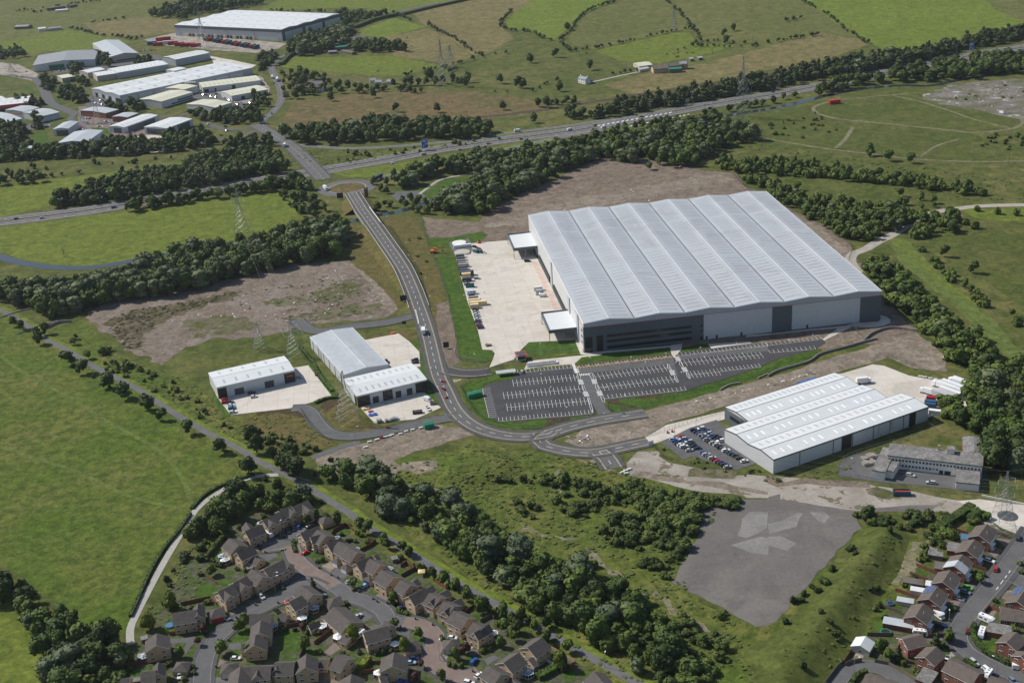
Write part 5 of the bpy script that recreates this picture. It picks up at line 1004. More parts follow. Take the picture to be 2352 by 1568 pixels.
sh('between the gravel path and the cycle path fence', 'v 440 1235 560 1190 640 1180 600 1200 520 1230 470 1330 430 1420 360 1440 330 1420 380 1330', 'bush bushd bushl', 6, 1.5, 4.5, .55); sh('below the white three-bay warehouse', 'v 1640 1062 1700 1082 1780 1095 1930 1075 1925 1050 2120 960 2150 960 2000 1020 1900 1065 1790 1105 1680 1092', 'bush bushl', 7, 1.2, 2.5, .55)
sh('beside the full car park', 't22 1300 950 1400 990 1600 1080 1800 1060 2000 1170 2100 1200 2300 1130 2351 1180 2200 1250 1900 1200 1600 1130 1300 1000', 'bush bushl', 4.5, 1, 2, .7); sh('on the bankings of the raised road', 'v 810 520 860 580 920 690 905 700 860 640 820 560', 'bush', 16, 1.5, 3, .4); sh('on the bank right of the raised road', 'v 905 520 960 520 990 620 1020 760 990 720 940 600', 'bush', 14, 1.5, 2.5, .5)
for s in ('t11 1120 370 1180 330 1240 340 1420 290 1460 330 1500 300 1380 340 1560 330 1620 360 740 470 700 500', 't11 1310 110 1380 100 1270 60 1200 130', 't11 1080 130 1150 190 1200 210', 't11 1350 300 1440 380 1500 390 1580 400'): spots('beside the canal by the roundabout', s, 'dec', 8, .95)
spots('with yellow-green leaves in the house gardens', 'E 740 400 390 720 D 2030 1090 1235 920 C 2120 1330', 'yel', 8, .8); spots('with purple leaves in the estate gardens', 'E 1240 800 1160 980 D 2290 1330 2200 1550 450 760 C 640 1100', 'purple', 5, .95)
spots('rounded garden tree on the estate', 'E 1530 1110 860 1170 1960 1160 1900 700 1800 760 D 2250 880 500 1050 1880 700 1870 300 C 480 1200 260 1540 1180 1000 1380 900 1250 780 1360 620 A 1590 540 1740 460 A 120 1330 B 460 1060 B 2060 1100 2240 1260 C 1720 760 C 1900 900 2250 1080 G 1050 1000 1180 1150 2350 800 F 1650 980', 'dec', 6.5, .9)
spots('pointed conifer in a front garden', 'A 1705 1560 G 1390 1130 2100 900 H 930 740 680 880 C 2180 1360', 'con', 7, .55); 
for s in ('D 1130 1010 1320 1100 1420 1180 1080 1130 700 1100 870 1220 1580 1130 1700 1110 1830 1080', 'D 150 740 480 800 700 790 600 660 350 1270 1080 420 1120 330', 'E 80 1370 720 1280 1050 1340 1080 1420 920 1520 700 1560 1260 340 1300 320 1450 570', 'A 350 1150 250 1200 500 1250 640 1270 1950 1000 1750 1130 1850 1110 2200 830', 'B 60 560 250 240 350 340 470 1100 1070 1310 900 380 1250 420 1180 600', 'B 1200 1460 1270 1480 1150 1430 1380 730 1540 760', 'C 230 580 430 680 500 700 280 900 380 1300 460 1330 560 1330 900 1000 1000 1060 950 420 1040 480',
          'F 1000 200 1150 260 1050 430 900 380 830 520 760 560 800 620 700 640 460 1040 560 1060 1600 860 1680 880 1260 1420 1880 1280 2280 700 2300 830', 'G 950 200 1030 130 300 1190 1500 900 1650 1010 1480 1240 1700 1350 1760 1420 2250 870', 'H 1010 190 2150 520 2220 600', 'v 480 1262 520 1272 500 1300 460 1320 440 1400 420 1430'):
    spots('in the house gardens', s, 'bush', 2.6, 1.2, 'shrub')
for s in ('t02 850 330 1010 430 650 170 680 235 1350 610', 't12 20 1340 90 1280 200 1320 420 1420 600 1480 690 1100 740 1150 540 1230 1100 1400', 't33 1110 230 790 420 740 360 770 350 460 740 400 700 600 550 330 760 300 820 240 830 940 740 1000 720 480 1000 160 1010 560 1100 620 1180 330 1500'): spots('on the rough grass', s, 'bushd', 3.2, 1.15, 'shrub')

for s, mix, sp, h0, h1, d_ in (('v 478 1268 555 1190 700 1150 740 1175 760 1220 720 1200 640 1190 560 1215 520 1260 500 1330 440 1400 400 1440 380 1420', 'bush bushd bushl', 5, 2, 4, .6), ('E 0 1300 200 1280 480 1250 740 1260 740 1568 0 1568', 'bush bushd', 6, 1.2, 2.6, .35), ('D 380 1080 700 1030 1150 1010 1500 1080 1560 1200 1400 1300 1150 1160 900 1130 640 1140 400 1160', 'bush bushd bushl', 4, 1.5, 3.2, .5), ('D 0 560 700 640 1000 1000 400 1150 0 1180', 'bush bushd', 6, 1.2, 2.6, .3), ('B 100 220 500 200 900 380 1200 560 1500 760 1900 1000 2300 1180 2351 1300 1900 1080 1500 880 1250 760 1000 640 700 480 400 340', 'bush bushd bushl', 4.5, 1.5, 3, .5), ('C 1000 640 1300 700 1600 760 1600 900 1300 1050 1000 1080 1060 900', 'bush bushd', 4.5, 2, 4.5, .6), ('C 1500 1300 2050 1340 2200 1568 1500 1568', 'bush bushd', 6, 1.5, 3, .4), ('F 900 180 1200 160 1200 350 1000 520 850 560 780 500', 'bush bushd', 5, 2, 4, .6), ('F 1150 250 1500 200 1100 700 800 1000 350 1400 180 1500 100 1400 500 950 800 600', 'bush bushd', 7, 1, 2.2, .3), ('G 1100 900 1500 850 1760 1050 1750 1400 1500 1250 1200 1150', 'bush dark', 5, 2, 4.5, .55)):
    zone('in the house gardens', s, mix, sp, h0, h1, d_, 1.1, 'shrub')
def score(p): return p[2] / math.dist((p[0], p[1], 0), (0, 0, H))
def inframe(p): a = proj(p[0], p[1], p[2] / 2); return -5 < a[0] < 2357 and -5 < a[1] < 1575
TN = {'dec': ('broadleaf_tree', 'leafy green tree'), 'dark': ('broadleaf_tree', 'dark green tree'), 'willow': ('willow_tree', 'pale grey-green willow'), 'con': ('conifer_tree', 'dark conifer'), 'lite': ('broadleaf_tree', 'light green tree'),
      'purple': ('purple_tree', 'purple tree'), 'yel': ('broadleaf_tree', 'yellow-green tree'), 'bush': ('shrub', 'green bush'), 'bushl': ('shrub', 'light green bush'), 'bushd': ('shrub', 'dark bush'), 'bushy': ('shrub', 'yellow bush')}
def ordn(n): return '%d%s' % (n, 'th' if 10 < n % 100 < 14 else {1: 'st', 2: 'nd', 3: 'rd'}.get(n % 10, 'th'))
for cat, limit in (('tree', 285), ('shrub', 285)):
    L_ = sorted([p for p in PLANTS if p[6] == cat], key=score, reverse=True); seen = [p for p in L_ if inframe(p)]
    solo = seen[:limit]; ss = set(map(id, solo)); mass = [p for p in L_ if id(p) not in ss]; byl = {}
    for p in sorted(solo, key=lambda p: proj(p[0], p[1])[0]):
        nm, look = TN[p[4]]; look = look if cat == 'tree' or p[4].startswith('bush') else 'leafy bush'
        if cat == 'tree' and p[4].startswith('bush'): nm, look = 'bushy_tree', 'low bushy tree'
        key = (look, p[5]); byl[key] = byl.get(key, 0) + 1
        lab = '%s %s, %s from the left' % (look, p[5], ordn(byl[key]))
        while len(lab.split()) > 15 and ' the ' in lab[:-10]: lab = lab.replace(' the ', ' ', 1)
        if not lab.endswith('the left'): lab = lab.replace('from left', 'from the left')
        k = hash_('%.2f %.2f' % (p[0], p[1])); me = HI[p[4]][k % len(HI[p[4]])]; rz = (k % 628) / 100
        if cat == 'tree':
            r = empty(nm, (p[0], p[1], hmound(p[0], p[1])), rz, label=lab, cat='tree', group='trees ' + p[5]); z0 = -.02 * p[2] if p[4] != 'con' else 0
            c = link('crown', me, r, (0, 0, z0), scale=(p[3], p[3], p[2])); t = link('trunk', TRK[k % 2], r, scale=(p[2],) * 3)
        else: link(nm, me, None, (p[0], p[1], -.1 + hmound(p[0], p[1])), rz, (p[3], p[3], p[2]), label=lab, cat='bush', group='bushes ' + p[5])
    mk = sorted({p[4] for p in mass}); mats = [TY[k][0] for k in mk]; VV, A3, A4, M3, M4 = [], [], [], [], []; off = 0
    for p in mass:
        k = hash_('%.2f %.2f' % (p[0], p[1])); V_, a3, a4 = LO[p[4]][k % len(LO[p[4]])]; a = (k % 628) / 100; c, s = math.cos(a), math.sin(a)
        X = V_[:, 0] * c - V_[:, 1] * s; Y = V_[:, 0] * s + V_[:, 1] * c
        VV.append(np.stack([X * p[3] + p[0], Y * p[3] + p[1], V_[:, 2] * p[2] + hmound(p[0], p[1])], 1)); A3.append(a3 + off); A4.append(a4 + off); M3.append(np.full(len(a3), mk.index(p[4]))); M4.append(np.full(len(a4), mk.index(p[4]))); off += len(V_)
    if mass:
        me = npmesh('wood', np.concatenate(VV), np.concatenate(A3), np.concatenate(A4), mats, np.concatenate(M3), np.concatenate(M4))
        link('woodland' if cat == 'tree' else 'undergrowth', me, kind='stuff')
    print('PLANTS', cat, len(solo), len(mass), off)
# low ground cover: weed clumps, tussocks, reeds
def cover(name, zones, m, seed, nq=10):
    g = np.random.default_rng(seed); VV = []; off = 0; rr = random.Random(seed); base = crown(seed, 2, nq, .22, 'bush')
    qv = base[0][len(IV) * 2:] ; A4 = []
    for s, sp, h0, h1, d_ in zones:
        poly = W(s); xs = [p[0] for p in poly]; ys = [p[1] for p in poly]; n = int((max(xs) - min(xs)) * (max(ys) - min(ys)) / sp / sp * d_)
        for _ in range(n):
            q_ = (rr.uniform(min(xs), max(xs)), rr.uniform(min(ys), max(ys)))
            if not inside(q_, poly): continue
            h = rr.uniform(h0, h1); a = rr.uniform(0, 6.28); c, s_ = math.cos(a), math.sin(a); h *= .6; w_ = h * rr.uniform(2.6, 5)
            X = qv[:, 0] * c - qv[:, 1] * s_; Y = qv[:, 0] * s_ + qv[:, 1] * c
            VV.append(np.stack([X * w_ + q_[0], Y * w_ + q_[1], qv[:, 2] * h + hmound(*q_)], 1)); A4.append(np.arange(len(qv)).reshape(-1, 4) + off); off += len(qv)
    me = npmesh(name, np.concatenate(VV), np.zeros((0, 3), int), np.concatenate(A4), [m]); link(name, me, kind='stuff')
cover('weed_clumps', [('v 1200 1040 1400 1065 1470 1095 1600 1130 1660 1170 1610 1230 1560 1310 1600 1390 1700 1430 1730 1568 1600 1600 1400 1580 1280 1480 1150 1380 1000 1270 860 1150 750 1100 900 1060 1000 1120', 3.2, .5, 1.4, .8), ('v 1796 1415 1869 1330 1926 1268 1974 1218 2100 1235 2040 1400 1985 1480 1900 1568 1700 1568 1650 1450', 4, .3, .9, .6),
     ('v 230 840 330 890 440 960 560 1020 620 1010 500 950 450 880 340 840 240 805', 3.0, .4, 1.1, .8), ('v 930 1065 1000 1040 1080 1020 1160 1030 1210 1060 1180 1100 1080 1130 990 1122', 3, .4, 1.1, .8), ('v 560 960 640 945 700 965 760 1020 700 1046 600 1030', 3, .4, 1.2, .7),
     ('v 440 1240 560 1190 660 1180 560 1230 470 1330 400 1440 320 1440 380 1330', 3.5, .4, 1.2, .8), ('v 1650 1065 1780 1095 1930 1072 2130 960 2160 965 1960 1080 1800 1110 1680 1095', 3, .5, 1.2, .8), ('v 640 345 760 392 900 362 1160 318 1100 318 900 345 760 345', 5, .5, 1.5, .5),
     ('v 1700 325 1960 365 2200 390 2400 420 2400 460 2200 460 2000 430 1800 395', 6, .5, 1.6, .5), ('v 1960 590 2060 610 2200 740 2330 850 2250 860 2100 740', 4, .5, 1.5, .6)], l_weed, 3)
cover('reed_clumps', [('v 242 735 300 712 420 695 500 678 545 668 500 690 380 725 330 760 320 800 290 800 260 770', 2.6, .6, 1.5, .8), ('v 600 690 700 675 800 640 850 665 880 700 860 722 690 742', 5, .5, 1.2, .5), ('v 420 700 640 650 780 620 850 680 700 700 500 720', 9, .6, 1.4, .6)], l_reed, 4)
cover('grass_tussocks', [('v 0 780 112 800 312 900 550 1055 590 1090 440 1175 350 1330 292 1440 100 1370 0 1290', 5.0, .25, .6, .5), ('v 0 0 2352 0 2352 120 1176 330 0 330', 22, .6, 1.6, .35), ('v 1340 10 1560 40 1570 70 1300 100', 14, .8, 1.6, .6)], l_weed, 6, 5)
# hedges
def hedge(s, w_, h, lab, m=None, step=1.0, nm='hedge'):
    pth = smooth(W(s), step); g = np.random.default_rng(hash_(s)); V_, A4 = [], []; n = 14; off = 0
    ox, oy = pth[0]; b = MB(); m = m or l_hedge
    for i in range(len(pth) - 1):
        (x0, y0), (x1, y1) = pth[i], pth[i + 1]; L_ = math.dist(pth[i], pth[i + 1]) or 1; nx, ny = -(y1 - y0) / L_, (x1 - x0) / L_
        b.box(0, 0, 0, 1, 1, 1, m, fr=lambda p: (x0 - ox + (x1 - x0) * p[0] + nx * (p[1] - .5) * w_ * .9, y0 - oy + (y1 - y0) * p[0] + ny * (p[1] - .5) * w_ * .9, p[2] * h * .95))
        for _ in range(n):
            t = g.random(); side = g.integers(3); u = g.uniform(-.5, .5); z = h
            if side: u = .5 * (1 if side == 1 else -1); z = h * g.uniform(.1, 1)
            c = Vector((x0 - ox + (x1 - x0) * t + nx * u * w_, y0 - oy + (y1 - y0) * t + ny * u * w_, z)); e = Vector(g.normal(size=3)).normalized() * .28; f = Vector(g.normal(size=3)).normalized() * .28
            b.face([c - e - f, c + e - f, c + e + f, c - e + f], m)
    o = b.build(nm, label=lab, cat='hedge'); o.location = (ox, oy, 0)
hedge('H 1420 490 1370 560 1370 660 1430 800 1540 920 1660 1030 1740 1080 1900 1150 2060 1230 2180 1090', 1.9, 2.0, 'long clipped green hedge curving round the corner garden')
hedge('G 510 1560 620 1440 780 1360', 1.8, 1.8, 'clipped hedge beside the dark bungalow at the bottom', l_lite); hedge('H 1215 1140 1320 1210 1440 1280', 1.6, 1.6, 'low hedge in front of the semi-detached brick houses'); hedge('A 1400 800 1385 870 1420 980', 1.4, 1.6, 'curved hedge by the red car on the estate')
hedge('A 20 1090 120 960 290 760', 2.0, 2.6, 'tall dark hedge behind the house with two conservatories', l_dk); hedge('C 860 1110 1010 1010', 1.8, 1.8, 'bright hedge beside the driveway of the blue car', l_yel); hedge('C 1110 690 1260 610', 2, 2, 'yellow hedge behind the artificial lawn', l_yel)
hedge('t33 1880 0 1960 60 2010 40', 5, 3, 'broad rounded hedge beside the pale yard'); hedge('t33 1540 180 1620 130 1760 40 1870 -40', 4, 3, 'tall hedge bank behind the first brick house', l_dk); hedge('t02 1760 1540 1900 1400 2100 1300 2340 1225', 1.6, 1.3, 'low dark hedge along the gravel path, upper part', l_dk, 2)
hedge('t03 1750 20 1640 180 1500 350 1380 560 1260 830 1200 960', 1.5, 1.4, 'low dark hedge along the gravel path, lower part', l_dk, 2)
hedge('t12 400 50 520 200 600 340 700 460', 2, 1.6, 'hedge between the pale yards of the two units', l_hedge, 2); hedge('t12 540 570 640 530 760 515', 2, 1.4, 'small hedge beside the yard gate by the pylon'); hedge('D 1330 1370 1480 1200', 3, 2.4, 'bright garden hedge between two back gardens', l_yel); hedge('C 1760 1500 1960 1400 2080 1330', 3.5, 2.2, 'thick hedge in the back garden below the conservatory', l_hedge)
hedge('v 660 130 700 110 760 75 850 52 905 35', 6, 4, 'tall hedge along the far lane', l_dk, 8); hedge('t10 230 600 310 520 380 500', 6, 4, 'thick hedge beside the estate road bend', l_dk, 4); hedge('t10 900 265 1100 190 1300 145', 8, 5, 'thick hedge along the top of the bright paddock', l_dk, 5)
hedge('t10 1310 150 1600 80 1960 0', 6, 4, 'hedge along the far country lane', l_dk, 8)

# ================================================================ HOUSES
WIN = {}
def winmesh(w_, h_, door=False, mull=1, frame=None):
    k = (w_, h_, door, mull, frame and frame.name)
    if k not in WIN:
        b = MB(); f = frame or m_upvc; b.box(-w_ / 2, -.09, 0, w_ / 2, 0, h_, f)
        n = mull + 1
        for i in range(n):
            x0 = -w_ / 2 + .09 + (w_ - .09) * i / n; x1 = -w_ / 2 + (w_ - .09) * (i + 1) / n
            b.box(x0, -.11, .1 if not door else .05, x1, -.085, h_ - .1, m_glass if not door else (m_blk if frame is None else frame))
        WIN[k] = b.mesh('window')
    return WIN[k]
def wing(root, R1, R2, zr, ze, hd, o, ang, wall, roof, wins=2, over=.35, front=None, wx=True):
    """gabled wing from ridge ends (world); parts are placed in the root's own frame"""
    c, s = math.cos(-ang), math.sin(-ang)
    l = lambda p: ((p[0] - o[0]) * c - (p[1] - o[1]) * s, (p[0] - o[0]) * s + (p[1] - o[1]) * c)
    a, b_ = l(R1), l(R2); L_ = math.dist(a, b_); ux, uy = (b_[0] - a[0]) / L_, (b_[1] - a[1]) / L_
    fr = lambda p: (a[0] + ux * p[0] - uy * p[1], a[1] + uy * p[0] + ux * p[1], p[2])
    wb = MB()
    for x in (0, L_): wb.face([fr((x, -hd, 0)), fr((x, hd, 0)), fr((x, hd, ze)), fr((x, 0, zr)), fr((x, -hd, ze))], wall)
    for y in (-hd, hd): wb.face([fr((0, y, 0)), fr((L_, y, 0)), fr((L_, y, ze)), fr((0, y, ze))], wall)
    wb.build('wall', root); sl_ = (zr - ze) / hd
    # roof in its own frame so the tile courses follow the ridge
    ra = math.atan2(uy, ux); rb = MB(); hx = hd + over; zo = zr - sl_ * hx
    for sg in (-1, 1):
        top = [(-over, 0, zr + .18), (L_ + over, 0, zr + .18), (L_ + over, sg * hx, zo + .18), (-over, sg * hx, zo + .18)]; rb.face(top if sg < 0 else top[::-1], roof)
        rb.face([(p[0], p[1], p[2] - .2) for p in top], m_upvc); rb.face([top[2], top[3], (top[3][0], top[3][1], top[3][2] - .22), (top[2][0], top[2][1], top[2][2] - .22)], m_upvc)
        for x in (-over, L_ + over): rb.face([(x, 0, zr + .18), (x, sg * hx, zo + .18), (x, sg * hx, zo - .04), (x, 0, zr - .04)], m_upvc)
    ro = rb.build('roof', root); ro.location = (a[0], a[1], 0); ro.rotation_euler = (0, 0, ra)
    # windows on every side that can be seen from the air in front
    wa = ang + ra
    for side, (x0, x1, y, na) in {'f': (0, L_, -hd, -math.pi / 2), 'b': (0, L_, hd, math.pi / 2), 'l': (-hd, hd, 0, math.pi), 'r': (-hd, hd, L_, 0)}.items():
        nx, ny = math.cos(wa + na), math.sin(wa + na); pr_ = fr((L_ / 2, 0, 0)); wx_, wy_ = R1
        if nx * -wx_ + ny * -wy_ < .12 * math.hypot(wx_, wy_): continue
        span = x1 - x0; n = max(1, min(3, int(span / 3)))
        if side in 'lr': n = min(wins, 1 if span < 7.5 else 2) if wins else 0
        for fl in range(2 if ze > 4 else 1):
            for k in range(n):
                t = x0 + span * (k + .5) / n; isd = side in 'fb' and fl == 0 and k == n // 2 and wx and ze > 4
                w_, h_ = (1.0, 2.05) if isd else (1.5, 1.15); z = .05 if isd else (1.0 if fl == 0 else 3.55)
                if not isd and k % 2 and side in 'fb': w_ = 1.1
                p = fr((t, y, 0)) if side in 'fb' else fr((y, t, 0))
                link('door' if isd else 'window', winmesh(w_, h_, isd, 0 if w_ < 1.2 else 1), root, (p[0], p[1], z), ra + na + math.pi / 2)
    return fr, L_
def house(s, hd=4.2, zr=7.9, ze=5.1, cross=None, lab='', wall=None, roof=None, name='stone_house', cat='house', chd=2.6, cz=None, group=None, chim=False, over=.35, wx=True, extra=()):
    wall = wall or m_stone; roof = roof or m_tile; R1, R2 = W(s, zr); ang = math.atan2(R2[1] - R1[1], R2[0] - R1[0]); o = ((R1[0] + R2[0]) / 2, (R1[1] + R2[1]) / 2)
    r = empty(name, (*o, 0), ang, label=lab, cat=cat, group=group)
    fr, L_ = wing(r, R1, R2, zr, ze, hd, o, ang, wall, roof, wx=wx, over=over)
    if cross:
        cz = cz or zr - .5; C1, C2 = W(cross, cz); d_ = math.dist(C1, C2)
        wing(r, C1, C2, cz, ze, chd, o, ang, wall, roof, over=.25)
    if chim:
        b = MB(); x, y, _ = fr((L_ * .35, hd * .25, 0)); b.box(x - .35, y - .35, zr - 1, x + .35, y + .35, zr + .9, wall); b.cyl(x, y, zr + .9, zr + 1.3, .15, .12, m_tile, 6); b.build('chimney', r)
    return r, o, ang, fr, L_
est = 'stone houses on the estate'
H_ = [('A 1375 262 1605 155', 4.2, 'A 1530 225 1635 305', 'farthest house of the terrace at the top of the estate'), ('A 1165 322 1345 240', 4.2, 'A 1290 270 1390 330', 'house with blue garage door in the top terrace'), ('A 905 465 1165 350', 4.2, 'A 975 445 1055 505', 'house with small dormer behind the row of dark cars'),
      ('A 632 642 885 538', 3.6, 'A 645 505 700 600', 'L shaped house beside the white motorhome'), ('A 380 757 525 855', 4.6, None, 'house with two white conservatories at the field edge'), ('A 505 978 740 865', 3.4, None, 'narrow dark roofed house below the two conservatories'),
      ('A 730 1240 905 1350', 4.2, None, 'house with light roof facing the dark parked car'), ('A 925 1238 1215 1092', 4.4, 'A 1215 1090 1325 1140', 'long house with end gable inside the road bend'), ('A 1500 672 1765 560', 3.8, None, 'dark roofed house behind the curved hedge'),
      ('A 1765 625 1900 708', 4.6, 'A 1830 690 1660 735', 'house with dark cross gable beside the red car'), ('B 35 378 245 278', 3.6, None, 'dark roofed house squeezed between light roofed neighbours'), ('B 215 342 345 412', 4.6, None, 'first of two joined light roofed houses with hipped garages'), ('B 360 430 500 502', 4.6, None, 'second of two joined light roofed houses with hipped garages'),
      ('B 490 678 725 562', 3.6, None, 'dark roofed house left of the light blue car'), ('B 705 614 855 697', 4.6, None, 'house with blue garage door behind the light blue car'), ('B 885 787 1075 890', 5.0, None, 'broad house with block paved drive'), ('B 1185 942 1325 1018', 4.4, None, 'house with white bay window beside the flat garage'),
      ('B 1318 1192 1570 1062', 3.7, None, 'dark roofed house above the navy car'), ('B 1640 1142 1795 1210', 4.6, 'B 1760 1190 1652 1275', 'house with dark front gable by the small lawn'), ('B 1855 1277 2015 1342', 4.6, 'B 1990 1335 1875 1425', 'house with dark front gable and white porch'), ('C 450 437 665 548', 4.6, None, 'house with white arched window beside the artificial lawn'),
      ('C 755 620 900 690', 4.6, 'C 1000 648 772 783', 'house with broad dark cross roof and rear conservatory'), ('C 1612 1008 1832 855', 4.6, None, 'house with pale fence nearest the cycle path'), ('C 1240 1248 1462 1095', 4.6, None, 'house with fan shaped conservatory'), ('C 985 1292 1185 1422', 4.4, None, 'light roofed house beside the white car at the bottom'),
      ('D 410 38 592 168', 4.6, None, 'house with blue glass conservatory'), ('D 225 292 412 197', 4.2, None, 'dark roofed house with white hexagonal conservatory'), ('D 920 382 1190 612', 5.6, None, 'very long roofed house in the middle of the estate'), ('D 1392 775 1755 672', 4.4, 'D 1720 590 1808 645', 'house beside the white caravan'), ('D 0 1252 292 1240', 4.4, 'D 35 1255 22 1335', 'house with arched dormer at the bottom of the estate'),
      ('D 490 1122 478 1312', 4.2, None, 'narrow gabled house beside the double garage'), ('D 955 1137 1125 1196', 4.8, None, 'house with white bay at the end of the sandy drive'), ('D 1868 1092 1840 1298', 5.2, None, 'large house with white conservatory near the purple tree'), ('D 1200 1432 1175 1600', 4.6, None, 'house cut by the lower edge beside the sandy drive'),
      ('E 1462 132 1695 22', 4.2, 'E 1545 112 1640 192', 'house with white garage door left of its twin'), ('E 1704 -4 1900 -106', 4.2, 'E 1785 -25 1872 38', 'house with white garage door right of its twin'), ('E 755 477 1112 420', 4.4, 'E 1145 318 1137 492', 'large house beside the round blue pool'), ('E 495 795 490 972', 4.8, None, 'house with white lean-to conservatory by the gravel path'),
      ('E 260 1396 472 1370', 4.4, 'E 522 1240 510 1402', 'house with tall cross roof at the bottom left'), ('E 1970 487 2282 480', 4.0, None, 'rear house of the linked pair beside the steep drive'), ('E 2130 588 2105 772', 4.2, None, 'upper wing of the linked houses with three roofs'), ('E 2050 815 2025 968', 4.2, None, 'lower wing of the linked houses with three roofs'),
      ('E 1812 1312 1770 1580', 4.6, None, 'dark roofed house behind the hipped garage at the bottom'), ('E 2000 1312 2280 1302', 4.4, 'E 2082 1338 2062 1445', 'house with pointed front gable beside the washing line'), ('E -60 1502 60 1490', 4.2, None, 'roof corner of the house at the bottom left edge'), ('t23 752 1462 880 1610', 4.6, None, 'house at the bottom edge beside the cycle path'), ('t13 -120 1420 20 1408', 4.2, None, 'house with steep gable next to the small sheds')]
for s, hd, cr, lab in H_:
    dk = 'long roofed' in lab
    house(s, hd, 6.2 if dk else 7.9, 3.4 if dk else 5.1, cr, 'buff stone ' + lab, group=est, chd=2.4 if cr else 2, wx=True)
# detached garages and small outbuildings
def pyr(s, w_, h, hr, lab, wall=None, roof=None, ang=.35, door=None, cat='garage', name='garage'):
    c = W(s, h + hr * .6)[0]; r = empty(name, (*c, 0), ang, label=lab, cat=cat); k = w_ / 2
    b = MB(); b.box(-k, -k, 0, k, k, h, wall or m_stone); b.build('wall', r); b = MB(); k += .3
    for i in range(4):
        q = [(-k, -k), (k, -k), (k, k), (-k, k)]; b.face([(*q[i], h), (*q[(i + 1) % 4], h), (0, 0, h + hr)], roof or m_tile)
    b.face([(-k, -k, h - .02), (k, -k, h - .02), (k, k, h - .02), (-k, k, h - .02)], m_upvc); b.build('roof', r)
    if door: b = MB(); b.box(-k * .7, -k + .2, .05, k * .7, -k + .28, 2.2, door); b.build('garage_door', r)
    return r
pyr('A 1900 430', 7, 2.4, 2.2, 'hip roofed garage at the top of the estate by the trees', ang=.5); pyr('E 1420 435', 7, 2.4, 2.2, 'hip roofed double garage with red and green doors', ang=.35, door=m_red); pyr('D 925 265', 7, 2.4, 2.2, 'hip roofed garage in the middle beside the road bend', ang=.4)
pyr('D 2120 960', 7, 2.4, 2.0, 'hip roofed garage behind the yellow-green tree', ang=.4); pyr('C 408 925', 6.4, 2.4, 2.0, 'hip roofed garage inside the curved brick road', ang=.02, door=m_wallw); pyr('E 1630 1300', 6.6, 2.4, 2.0, 'hip roofed garage with white door below the white car', ang=.05, door=m_wallw); pyr('E 885 1275', 6, 2.4, 1.8, 'hip roofed garage behind the white van', ang=-.1)
pyr('B 195 610', 4, 2.4, 1.2, 'small hipped garage with white door, farther of the pair', ang=-.7, door=m_upvc); pyr('B 335 705', 4, 2.4, 1.2, 'small hipped garage with white door, nearer of the pair', ang=-.7, door=m_upvc); pyr('B 695 885', 4.2, 2.4, 1.4, 'small hipped garage with blue door by the light blue car', ang=-.7, door=m_blue); pyr('C 560 745', 3.2, 2.4, 1.2, 'tiny hipped porch garage by the arched window', ang=-.7)
for s, hd, lab in (('A 748 1040 860 1090', 3.0, 'garage with light roof inside the garden wall'), ('B 1380 960 1440 920', 2.6, 'dark roofed garage behind the house with the bay'), ('B 1580 1080 1680 1020', 2.4, 'small dark outbuilding behind the dark roofed house'), ('B 1780 1160 1930 1085', 2.4, 'dark roofed outbuilding beside the white garden wall'), ('B 1990 1290 2130 1220', 2.4, 'dark roofed outbuilding next to the slate patio'),
                 ('B 770 560 820 535', 2.4, 'little garage behind the blue roofed lean-to'), ('C 1620 1200 1690 1160', 3.4, 'linking garage between the two lower houses'), ('D 1075 800 1190 850', 3.2, 'garage beside the round white conservatory'), ('D 660 1200 830 1200', 3.2, 'double garage with two navy doors'), ('D 75 480 190 500', 2.4, 'small garage beside the hexagonal conservatory'), ('D 525 660 690 590', 1.8, 'long narrow garden store'),
                 ('A 520 740 600 790', 2.6, 'garage joined behind the house with two conservatories'), ('C 1360 1500 1450 1580', 2.6, 'garage roof at the bottom beside the conservatory'), ('E 1830 950 1985 938', 2.8, 'lean-to garage in front of the linked houses'), ('D 1640 1470 1740 1440', 2.6, 'low roofed store beside the white conservatory')):
    house(s, hd, 4.2, 2.5, None, 'buff stone ' + lab, name='garage', cat='garage', wx=False, over=.2)
# conservatories
def conserv(s, w_, d_, ang, lab, solid=False, roofm=None, poly=6):
    c = W(s, 2.6)[0]; r = empty('conservatory', (*c, 0), ang, label=lab, cat='conservatory'); q = [(w_ / 2 * math.cos(2 * math.pi * (i + .5) / poly), d_ / 2 * math.sin(2 * math.pi * (i + .5) / poly)) for i in range(poly)]
    b = MB(); g = MB(); fr = MB(); rm = roofm or m_skyw
    for i in range(poly):
        a, e = q[i], q[(i + 1) % poly]; b.face([(*a, 0), (*e, 0), (*e, .7), (*a, .7)], m_upvc if solid else m_stone); g.face([(*a, .7), (*e, .7), (*e, 2.1), (*a, 2.1)], m_glass); g.face([(*a, 2.15), (*e, 2.15), (0, 0, 3.0)], rm)
        fr.bar((*a, .7), (*a, 2.2), .09, m_upvc); fr.bar((*a, 2.2), (0, 0, 3.05), .08, m_upvc); fr.bar((*a, 2.2), (*e, 2.2), .1, m_upvc)
        m_ = ((a[0] + e[0]) / 2, (a[1] + e[1]) / 2); fr.bar((*m_, .7), (*m_, 2.2), .06, m_upvc); fr.bar((*m_, 2.2), (0, 0, 3.05), .06, m_upvc)
    b.build('base', r); g.build('glazing', r); fr.build('frame', r)
m_bluegl = plain('blue_glass', (.08, .16, .26), .2)
